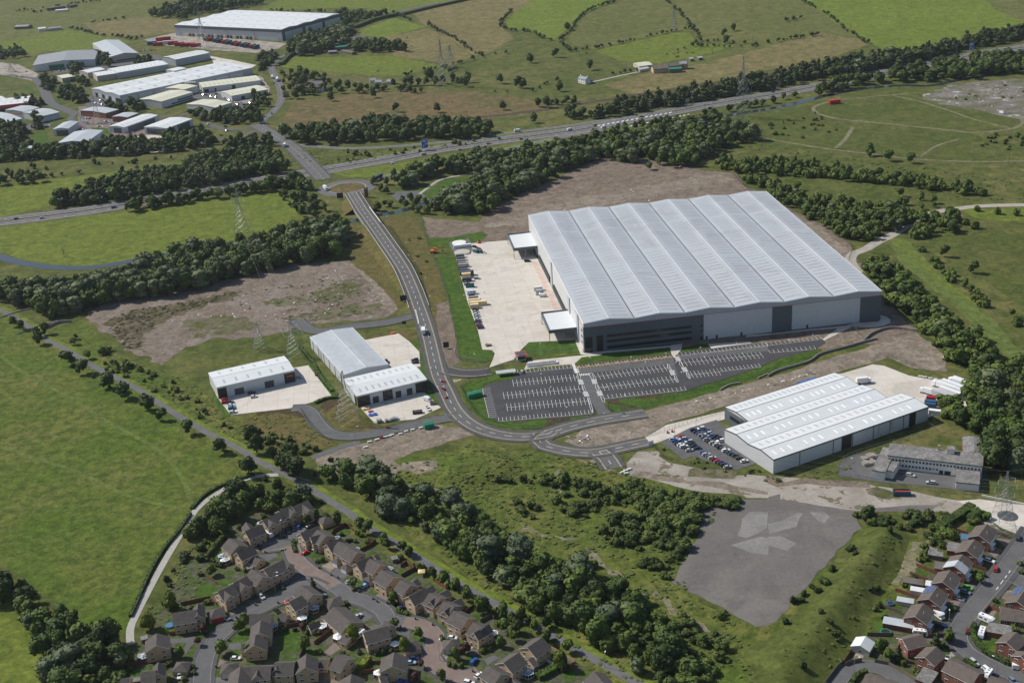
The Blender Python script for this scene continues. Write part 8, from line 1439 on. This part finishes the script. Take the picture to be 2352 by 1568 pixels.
def wires(A, B_, lab, sag=5):
    b = MB(); ox, oy, _ = A[-1]
    for a, c in zip(A, B_):
        pr = None; n = 10
        for i in range(n + 1):
            t = i / n; z = a[2] + (c[2] - a[2]) * t - sag * 4 * t * (1 - t) * .5; q_ = (a[0] + (c[0] - a[0]) * t - ox, a[1] + (c[1] - a[1]) * t - oy, z)
            if pr: b.bar(pr, q_, .02, m_slabw, 3)
            pr = q_
    o = b.build('power_line', label=lab, cat='power line'); o.location = (ox, oy, 0)
wires(p4[1], p2[1], 'thin power cables from the meadow pylon to the pylon behind the grey unit'); wires(p2[1], p1[1], 'thin power cables between the two pylons at the units', 3); wires(p4[1], p12[1], 'thin power cables from the meadow pylon to the far estate', 9)
far8 = [(x + 150, y + 30, z) for x, y, z in p8[1]]; wires(p1[1], p8[1], 'thin power cables crossing from the unit pylon to the dark pylon', 16); wires(p8[1], far8, 'thin power cables leaving the dark pylon at the edge', 5)
b = MB(); b.cyl(0, 0, 0, .15, 4.6, 4.6, m_dark, 24); placed(b, 'round_cover', W('t33 2200 33')[0], 0, .1, label='dark round cover plate in the pale yard by the pylon', cat='cover')
def lamp(s, h, lab, z=0, double=False, a=0.0):
    p = G(P(s)[0], z); k = ('lamp', h, double)
    if k not in PROTO:
        r = empty('street_lamp', (*p, z), a); b = MB(); b.cyl(0, 0, 0, h, .11, .07, m_steel, 6); b.build('post', r)
        for sg in ((-1, 1) if double else (1,)):
            b = MB(); b.bar((0, 0, h), (sg * 1.5, 0, h + .25), .06, m_steel); b.build('arm', r); b = MB(); b.box(min(sg * 1.4, sg * 2.3), -.18, h + .15, max(sg * 1.4, sg * 2.3), .18, h + .38, m_lamp); b.build('lamp_head', r)
        PROTO[k] = r; tag(r, lab, 'street lamp', 'street lamps'); return
    dup(PROTO[k], (*p, z), a, label=lab)
LM = []
for s, where in (('t20 972 1095 1275 1045 1400 1000 1652 955 1905 945 2197 880 t30 178 815 450 770 722 718 1000 670 1235 610 1483 565 1725 520 1960 480 2197 445', 'on the far verge of the motorway'), ('t01 578 385 1028 318 1445 232 1860 160 2265 80 942 378', 'on the motorway through the trees')):
    for i, p in enumerate(sorted(P(s))): lamp('v %.1f %.1f' % p, 13, 'tall motorway lamp %s, %s from the left' % (where, ordn(i + 1)), 0, True, .6)
for s, where in (('t11 1480 940 1550 1100 1620 1270 1380 770 1190 520', 'on the bank side of the raised road'), ('t12 1610 380 1705 550 915 915 1815 205 2030 245', 'beside the road by the units'), ('t22 90 830 160 700 490 750 590 700 235 1000 755 960 1050 980 1048 640 1690 800', 'round the bend below the car park'), ('t22 260 155 1105 280 738 280 300 430 165 590 345 560 1165 400 845 560 1225 330 1440 240 1710 190 1780 280 1825 350 2065 150 2140 240 1495 330 1580 420', 'inside the empty car park'), ('t22 30 260 1455 1000 1495 870 1730 1020 1975 1130', 'in the warehouse yards'), ('t32 160 110 405 75 795 1225', 'near the white warehouse'), ('A 1200 760 1775 1210 1105 1560', 'in the upper estate'), ('t13 180 740 1690 1360', 'in the stone estate'), ('t23 305 970 852 1420', 'on the cycle path'), ('H 910 590 1820 1450 G 540 1450', 'in the brick estate'), ('t11 1390 880 1940 1260 1880 1090 1950 870', 'along the yard edge'), ('t10 767 1350 1075 1310 430 1420 280 1320', 'by the slip road and roundabout'), ('t00 300 1540 745 1480 1180 1405 2045 1150', 'along the far estate road')):
    for i, p in enumerate(sorted(P(s))): lamp('v %.1f %.1f' % p, 6 if 'cycle' in where else 9, 'grey lamp post %s, %s from the left' % (where, ordn(i + 1)), 0, False, (i * 1.3) % 3)
def wtext(parent, txt, size, m, loc, rot, name='lettering'):
    cu = bpy.data.curves.new(name, 'FONT'); cu.body = txt; cu.size = size; cu.align_x = 'CENTER'; cu.extrude = .02; cu.materials.append(m); cu.space_line = .9
    o = bpy.data.objects.new(name, cu); COL.objects.link(o); o.parent = parent; o.location = loc; o.rotation_euler = rot; return o
def sign(s, w_, h, zb, ang, m, lab, txt=None, name='road_sign', back=None, size=.8):
    r = empty(name, (*W(s)[0], 0), ang, label=lab, cat='sign'); b = MB()
    for x in (-w_ * .35, w_ * .35): b.bar((x, .1, 0), (x, .1, zb + h), .08, m_steel)
    b.build('post', r); b = MB(); b.box(-w_ / 2, -.06, zb, w_ / 2, .06, zb + h, m_upvc if m in (m_blue, m_gsign) else m); b.box(-w_ / 2 + .12, -.09, zb + .12, w_ / 2 - .12, -.055, zb + h - .12, m); b.build('panel', r)
    if txt:
        for i, t in enumerate(txt): wtext(r, t, size, m_upvc, (0, -.13, zb + h - (i + 1) * size * 1.15), (math.pi / 2, 0, 0))
    return r
r = sign('t10 1553 1380', 6.5, 9.5, 2, .35, m_blue, 'tall blue motorway direction sign below the young trees'); b = MB(); b.bar((-1.6, -.12, 3), (-1.6, -.12, 6.5), .25, m_upvc); b.bar((-1.6, -.12, 4.4), (1.8, -.12, 6.0), .2, m_upvc); b.box(-2.2, -.14, 9.6, 2.2, -.1, 10.1, m_upvc); b.box(-2.2, -.14, 8.6, 1.4, -.1, 9.1, m_upvc); b.box(.2, -.14, 6.6, 2.5, -.1, 7.2, m_upvc); b.build('legend', r)
r = sign('t30 1868 485', 7.5, 9, 3, .5, m_blue, 'blue motorway direction sign above the far dark trees'); b = MB(); b.bar((-2.2, -.12, 6.5), (2.6, -.12, 4.5), .3, m_upvc); b.box(-2.5, -.14, 10.2, 1.2, -.1, 10.8, m_upvc); b.box(-2.5, -.14, 9.0, 1.8, -.1, 9.6, m_upvc); b.build('legend', r)
sign('t20 1612 965', 5, 4, 3, .5, m_steel, 'grey back of a sign on the motorway verge'); sign('t11 1017 512', 3.4, 2.2, 2.5, .1, m_gsign, 'green direction sign on the bridge road')
for s, lab, w_, h in (('t11 775 262', 'black site board beside the roundabout', 5.5, 5), ('t11 1357 1205', 'black site board on the bank by the bend', 4.6, 4.2), ('t11 1363 1420', 'small black board by the stub road', 2.6, 2.4), ('t12 1748 65', 'black site board on the bare verge', 3.6, 3.8)): sign(s, w_, h, .9, .1, m_blk, lab, name='site_board')
r = empty('totem_sign', (*W('t11 1016 242')[0], .1), .2, label='tall rust red totem sign beside the roundabout', cat='sign'); b = MB(); b.box(-1.7, -.5, 0, 1.7, .5, 9, m_brickr); b.build('panel', r); b = MB(); b.box(-1.0, -.56, 7.8, 1.0, -.5, 8.4, m_upvc); b.build('legend', r)
sign('t22 1275 950', 3.2, 2.4, .2, .4, m_upvc, 'white site board on the yard gate', name='site_board')
# concrete blocks, barriers and rubble
BL = MB(); BL.box(-1.2, -.4, 0, 1.2, .4, .8, m_rend); bm_ = BL.mesh('block')
for i, (s, a) in enumerate([('t12 %d %d' % p, .3) for p in ((1112, 905), (1190, 880), (1225, 872), (1250, 863), (1328, 852), (1380, 830), (1440, 815), (1515, 797), (1045, 925), (1008, 975))] + [('t11 %d %d' % p, 1.5) for p in ((1467, 1292), (1471, 1310), (1475, 1328), (1479, 1344), (1483, 1360), (1487, 1376), (1491, 1392), (1494, 1408))] + [('t22 1015 1205', .3), ('t22 1045 1190', .3), ('t22 1075 1178', .4), ('t22 1050 1215', .2)] + [('t32 %d %d' % p, -.3) for p in ((1400, 325), (1440, 332), (1490, 342), (1540, 352), (1590, 362))]):
    link('concrete_block', bm_, None, (*W(s)[0], .1), a, label='pale concrete block, %s in the broken line %s' % (ordn(i + 1 if i < 10 else i - 9 if i < 18 else i - 17 if i < 22 else i - 21), ('across the loop road mouth', 'down the stub road junction', 'closing the spur road', 'at the lorry yard edge')[0 if i < 10 else 1 if i < 18 else 2 if i < 22 else 3]), cat='concrete block', group='concrete blocks')
bb = MB(); bb.box(-1.0, -.25, 0, 1.0, .25, .9, m_red); bm2 = bb.mesh('barrier')
for i, (s, a) in enumerate((('t12 1712 370', .2), ('t12 1728 375', 1.2), ('t12 1718 437', .3), ('t12 1732 447', 1.0), ('t12 1748 522', .8), ('t12 1155 890', .2), ('t12 1212 797', .1), ('t22 1428 838', 1.2), ('t22 1470 828', 1.2))): link('traffic_barrier', bm2, None, (*W(s)[0], .25), a, label='red plastic barrier, %s going down the road' % ordn(i + 1), cat='barrier', group='red plastic barriers')
rr = random.Random(3); b = MB()
for s, n in (('v 430 720 600 660 780 620 880 690 800 720 600 760', 120), ('v 1300 1005 1340 1000 1390 1010 1330 1020', 25), ('t30 1600 880 1900 760 2300 720 2351 900 2000 1000', 90), ('v 1520 940 1640 915 1800 880 1900 850 1700 900', 50), ('v 1170 560 1300 470 1600 400 1680 410', 50)):
    poly = W(s); xs = [p[0] for p in poly]; ys = [p[1] for p in poly]; c = 0
    while c < n:
        q_ = (rr.uniform(min(xs), max(xs)), rr.uniform(min(ys), max(ys)))
        if inside(q_, poly): c += 1; w_ = rr.uniform(.3, 1.2); b.box(q_[0], q_[1], 0, q_[0] + w_, q_[1] + w_ * rr.uniform(.5, 1.5), rr.uniform(.2, .7), m_rend if rr.random() < .5 else m_slabw)
b.build('rubble', kind='stuff')
# building materials in the pylon yard
for s, w_, d_, h, m, lab in (('t12 985 635', 4, 3, 1.0, m_yel, 'stack of yellow crates at the yard corner'), ('t12 1035 655', 3, 2, .8, m_red, 'stack of red crates at the yard corner'), ('t12 1040 692', 5, 3, .8, m_blue, 'stack of blue crates at the yard corner'), ('t12 1115 750', 3, 3, 1.6, m_steel, 'stack of steel racking beside the gates'), ('t12 1190 745', 8, 3, 1.5, m_steel, 'long stack of steel racking inside the yard'), ('t32 880 1095', 8, 4, 1.8, m_slabw, 'upper brown storage tank heap beside the old office'), ('t32 885 1150', 7, 4, 1.8, m_slabw, 'lower brown storage tank heap beside the old office'), ('t32 905 905', 4, 3, 1.6, m_steel, 'first plant unit along the long warehouse wall'), ('t32 942 895', 4, 3, 1.6, m_steel, 'second plant unit along the long warehouse wall'), ('t32 980 885', 4, 3, 1.6, m_steel, 'third plant unit along the long warehouse wall'), ('t12 2115 50', 4, 3, 1.2, m_wood, 'pile of timber at the yard entrance'), ('t11 1240 1505', 3, 2, 1, m_orange, 'pile of orange materials at the end of the pale yard')):
    b = MB(); rr = random.Random(hash_(s))
    for k in range(5): x = w_ * k / 5; b.box(x, 0, 0, x + w_ / 5 * .85, d_ * rr.uniform(.7, 1), h * rr.uniform(.5, 1), m)
    placed(b, 'stack', W(s)[0], .3, .16, label=lab, cat='stack')
# narrow boats on the canal
for i, (s, L_, hd) in enumerate((('t20 1490 1143 1610 1118', 26, 0), ('t20 330 1412 390 1400', 16, 0), ('t20 600 1338 640 1330', 14, 0), ('t20 1010 1245 1075 1228', 14, 0), ('t11 1800 185 1870 155', 15, 0), ('t20 1175 1208 1225 1200', 13, 0))):
    a, c = W(s, 1.5); L_ = math.dist(a, c); r = empty('narrow_boat', (*a, .1), math.atan2(c[1] - a[1], c[0] - a[0]), label='%s white topped narrow boat moored in the trees' % ['long', 'short grey', 'second', 'third', 'nearest', 'small'][i], cat='boat')
    b = MB(); b.face([(0, -1, .9), (L_, -1, .9), (L_ + 1.5, 0, .9), (L_, 1, .9), (0, 1, .9)], m_dark); b.box(0, -1, 0, L_, 1, .9, m_blue); b.build('hull', r); b = MB(); b.box(1.5, -.85, .9, L_ - 2, .85, 2.0, m_upvc); b.build('cabin', r)
# parked cars of the far estate (tiny)
n_ = 0
for row_, cols in (('1850 862 1870 868 1895 872 1925 880 1955 886 1985 890 2075 900 2110 918', 'navy silver black red white silver'), ('2160 940 2185 955 2215 940 2240 960 2270 930 2300 945 2330 925', 'white red silver navy'), ('880 940 905 948 935 952 1150 925 1190 918', 'silver black white'), ('1290 470 1320 462 1355 455 1390 462 1420 458', 'red white silver black'), ('480 660 550 650 590 643 625 640 680 632 720 625 755 618 790 612 820 605', 'red silver blue white black red silver'), ('900 912 925 918 950 922 975 925 1000 928 880 945 905 952 940 958 960 968', 'silver white black silver blue'), ('760 1105 795 1082 790 1108 820 1085 805 1130 905 1160 945 1162 970 1112 1000 1120 1020 1142 1050 1140', 'white silver white silver blue green'), ('800 1272 835 1275 870 1277 900 1277 850 1310 1190 1230 1215 1215', 'navy silver white black white'),
                   ('1280 505 1310 508 1340 512 1300 515 1360 515', 'white silver blue'), ('630 1138 665 1142 740 1165 770 1187 450 1150 435 1160', 'white black red white'), ('165 1272 188 1268 135 1310 178 1205', 'white blue silver silver'), ('1970 878 1940 885 1985 860 2095 910 2090 930', 'silver navy black white'), ('180 692 240 655 150 705 200 700', 'white silver red'), ('2070 1160 2085 1197 2030 1240 1915 1138', 'navy light_blue black white')):
    pr_ = P('t00 ' + row_); cs = cols.split()
    for i, p in enumerate(pr_): n_ += 1; c = cs[i % len(cs)].replace('_', ' '); veh('car' if i % 3 else 'estate_car', 'v %.2f %.2f' % p, (2, -.6 if i % 2 else .4), c, 'on the far estate, %s parked there from the dark roofed unit round' % ordn(n_), .1, 'cars parked on the far estate')
# lorries beside the estate buildings and two people on the cycle path
def figure(s, lab, top, leg, a=0, z=.13, name='person', bike=False):
    p = W(s)[0]; r = empty(name, (*p, z), a, label=lab, cat='person'); J = [(0, 0, .95), (0, 0, 1.2), (0, 0, 1.42), (0, 0, 1.55), (0, 0, 1.68), (0, .2, 1.40), (.10, .26, 1.14), (.28, .24, .98), (0, -.2, 1.40), (.08, -.26, 1.14), (.26, -.24, .98), (0, .1, .9), (.16, .11, .5), (.02, .12, .08), (.18, .12, .04), (0, -.1, .9), (-.06, -.11, .5), (-.26, -.12, .1), (-.12, -.12, .04)]
    E_ = [(0, 1), (1, 2), (2, 3), (3, 4), (2, 5), (5, 6), (6, 7), (2, 8), (8, 9), (9, 10), (0, 11), (11, 12), (12, 13), (13, 14), (0, 15), (15, 16), (16, 17), (17, 18)]
    RR = [.15, .15, .16, .07, .12, .07, .055, .04, .07, .055, .04, .10, .075, .055, .05, .10, .075, .055, .05]
    me = bpy.data.meshes.new('body'); me.from_pydata(J, E_, []); me.materials.append(top); o = bpy.data.objects.new('body', me); COL.objects.link(o); o.parent = r
    sk = o.modifiers.new('skin', 'SKIN'); ss_ = o.modifiers.new('sub', 'SUBSURF'); ss_.levels = 1; ss_.render_levels = 1
    for i, v_ in enumerate(me.skin_vertices[0].data if me.skin_vertices else []): v_.radius = (RR[i], RR[i])
    return r
m_sk = plain('cloth_teal', (.10, .35, .32), .8); m_sk2 = plain('cloth_white', (.6, .6, .6), .8); m_sk3 = plain('cloth_dark', (.03, .03, .04), .8)
figure('t13 1012 100', 'person in a teal top walking along the cycle path', m_sk, m_sk3, -.9); figure('t13 1605 495', 'person in white on the cycle path beside the long wood', m_sk2, m_sk3, 2.2); figure('t11 2098 1128', 'person in dark clothes alone on the pale yard', m_sk3, m_sk3, 0, .16); figure('t12 145 1205', 'person in dark clothes where the gravel path meets the cycle path', m_sk3, m_sk3, 1)
# motorcycle on the spur road
mc = empty('motorcycle', (*W('t22 1025 668')[0], .25), -.2, label='dark motorcycle parked on the spur road end', cat='motorcycle'); wheels_ = MB()
for x in (-.7, .7):
    c = MB(); n = 12
    for j in range(n): a, e = 2 * math.pi * j / n, 2 * math.pi * (j + 1) / n; c.bar((x + .3 * math.cos(a), 0, .32 + .3 * math.sin(a)), (x + .3 * math.cos(e), 0, .32 + .3 * math.sin(e)), .07, m_tyre)
    c.build('wheel', mc)
c = MB(); c.box(-.7, -.14, .7, .1, .14, .85, m_blk); c.box(0, -.18, .55, .55, .18, .95, m_blk); c.bar((.7, 0, .3), (.45, 0, 1.1), .05, m_steel); c.bar((.45, -.35, 1.1), (.45, .35, 1.1), .03, m_steel); c.build('frame', mc)
# telegraph poles in the far fields
for i, p in enumerate(PS('t30 757 280 1217 268 1673 255 1490 145 1320 40 300 330 t20 1840 500 2207 410 1050 640 792 700 t30 1040 1450 2212 1510 t20 2325 1360 t10 1545 830')):
    b = MB(); b.cyl(0, 0, 0, 9, .2, .14, m_bark, 6); b.bar((-.9, 0, 8.5), (.9, 0, 8.5), .08, m_bark); o = b.build('telegraph_pole', label='wooden telegraph pole in the far fields, %s of the scattered poles from the left' % ordn(i + 1), cat='pole', group='telegraph poles'); o.location = (*G(p), 0)
# dead bare tree in the meadow
dt = empty('dead_tree', (*W('t01 590 790')[0], 0), 0, label='bare dead tree standing alone in the canal meadow', cat='tree'); b = MB(); b.cyl(0, 0, 0, 4.2, .32, .2, m_fencep, 7); b.build('trunk', dt); b = MB(); rr = random.Random(4)
for i in range(16):
    a = rr.uniform(0, 6.28); z = rr.uniform(2.5, 4.2); q_ = (rr.uniform(1, 3) * math.cos(a), rr.uniform(.6, 1.6) * math.sin(a), z + rr.uniform(2, 5)); b.bar((0, 0, z), q_, .09, m_fencep, 3)
    for k in range(2): b.bar(q_, (q_[0] + rr.uniform(-1, 1), q_[1] + rr.uniform(-1, 1), q_[2] + rr.uniform(.4, 1.6)), .05, m_fencep, 3)
b.build('branches', dt)
# washing, bins and parasol in the gardens
for i, p in enumerate(PS('A 840 880 945 980 1790 1230 1225 760 B 95 870 205 910 530 1130 755 1240 980 1310 820 1280 C 120 660 750 1390 E 1680 590 1750 550 2050 350 1630 905 1430 1320 D 1320 150 1770 320 2205 570 50 320 1970 705 H 930 400')):
    b = MB(); b.box(-.3, -.35, 0, .3, .35, 1.0, m_blk); b.box(-.33, -.38, 1.0, .33, .38, 1.08, m_dark); o = b.build('wheelie_bin', label='dark wheelie bin on the estate kerb, %s from the left' % ordn(i + 1), cat='bin', group='wheelie bins on the estate'); o.location = (*G(p), .2)
r = empty('parasol', (*W('B 1520 860')[0], 0), 0, label='cream square parasol on the brick patio', cat='parasol'); b = MB(); b.bar((0, 0, 0), (0, 0, 2.6), .05, m_wood); b.build('pole', r); b = MB(); q_ = [(-1.6, -1.6), (1.6, -1.6), (1.6, 1.6), (-1.6, 1.6)]
for i in range(4): b.face([(*q_[i], 2.2), (*q_[(i + 1) % 4], 2.2), (0, 0, 2.8)], m_yel)
b.build('canopy', r)
# grazing cattle
cb = None
for i, p in enumerate(PS('t20 1425 503 1480 500 1522 490 1605 490 1662 492 1510 530 1525 525 685 495 t10 1118 662 1425 432 1385 352')):
    v0 = [(-1.0, 0, 1.05), (-.4, 0, 1.05), (.3, 0, 1.08), (.8, 0, 1.15), (1.15, 0, 1.0), (1.35, 0, .55), (1.5, 0, .25), (-.9, .25, .8), (-.95, .25, .45), (-.9, .25, .03), (-.9, -.25, .8), (-.85, -.25, .45), (-.9, -.25, .03), (.75, .25, .8), (.72, .25, .4), (.75, .25, .03), (.75, -.25, .8), (.8, -.25, .4), (.75, -.25, .03), (-1.15, 0, .95), (-1.2, 0, .5)]
    if cb is None:
        cb = bpy.data.meshes.new('cow'); cb.from_pydata(v0, [(0, 1), (1, 2), (2, 3), (3, 4), (4, 5), (5, 6), (0, 7), (7, 8), (8, 9), (0, 10), (10, 11), (11, 12), (3, 13), (13, 14), (14, 15), (3, 16), (16, 17), (17, 18), (0, 19), (19, 20)], []); cb.materials.append(m_blk)
    o = link('cow', cb, None, (*G(p), 0), i * .9, 1.3, label='dark cow grazing, %s from the left in the far pastures' % ordn(i + 1), cat='cow', group='cattle in the far pastures'); sk = o.modifiers.new('skin', 'SKIN')
    rad = [.36, .40, .40, .34, .2, .14, .10, .14, .08, .07, .14, .08, .07, .14, .08, .07, .14, .08, .07, .05, .04]
    if cb.skin_vertices:
        for j, v_ in enumerate(cb.skin_vertices[0].data): v_.radius = (rad[j], rad[j])

# ================================================================ HAZE (thin summer air)
hm = bpy.data.materials.new('haze'); hm.use_nodes = True; hn = hm.node_tree; hn.nodes.clear(); ho = hn.nodes.new('ShaderNodeOutputMaterial'); pv = hn.nodes.new('ShaderNodeVolumePrincipled')
pv.inputs['Color'].default_value = (.80, .88, 1.0, 1); pv.inputs['Density'].default_value = 0.000024; pv.inputs['Anisotropy'].default_value = .2; hn.links.new(pv.outputs[0], ho.inputs['Volume'])
b = MB(); b.box(-2700, -300, -1.0, 2700, 4000, 330, hm); b.build('haze', kind='stuff')
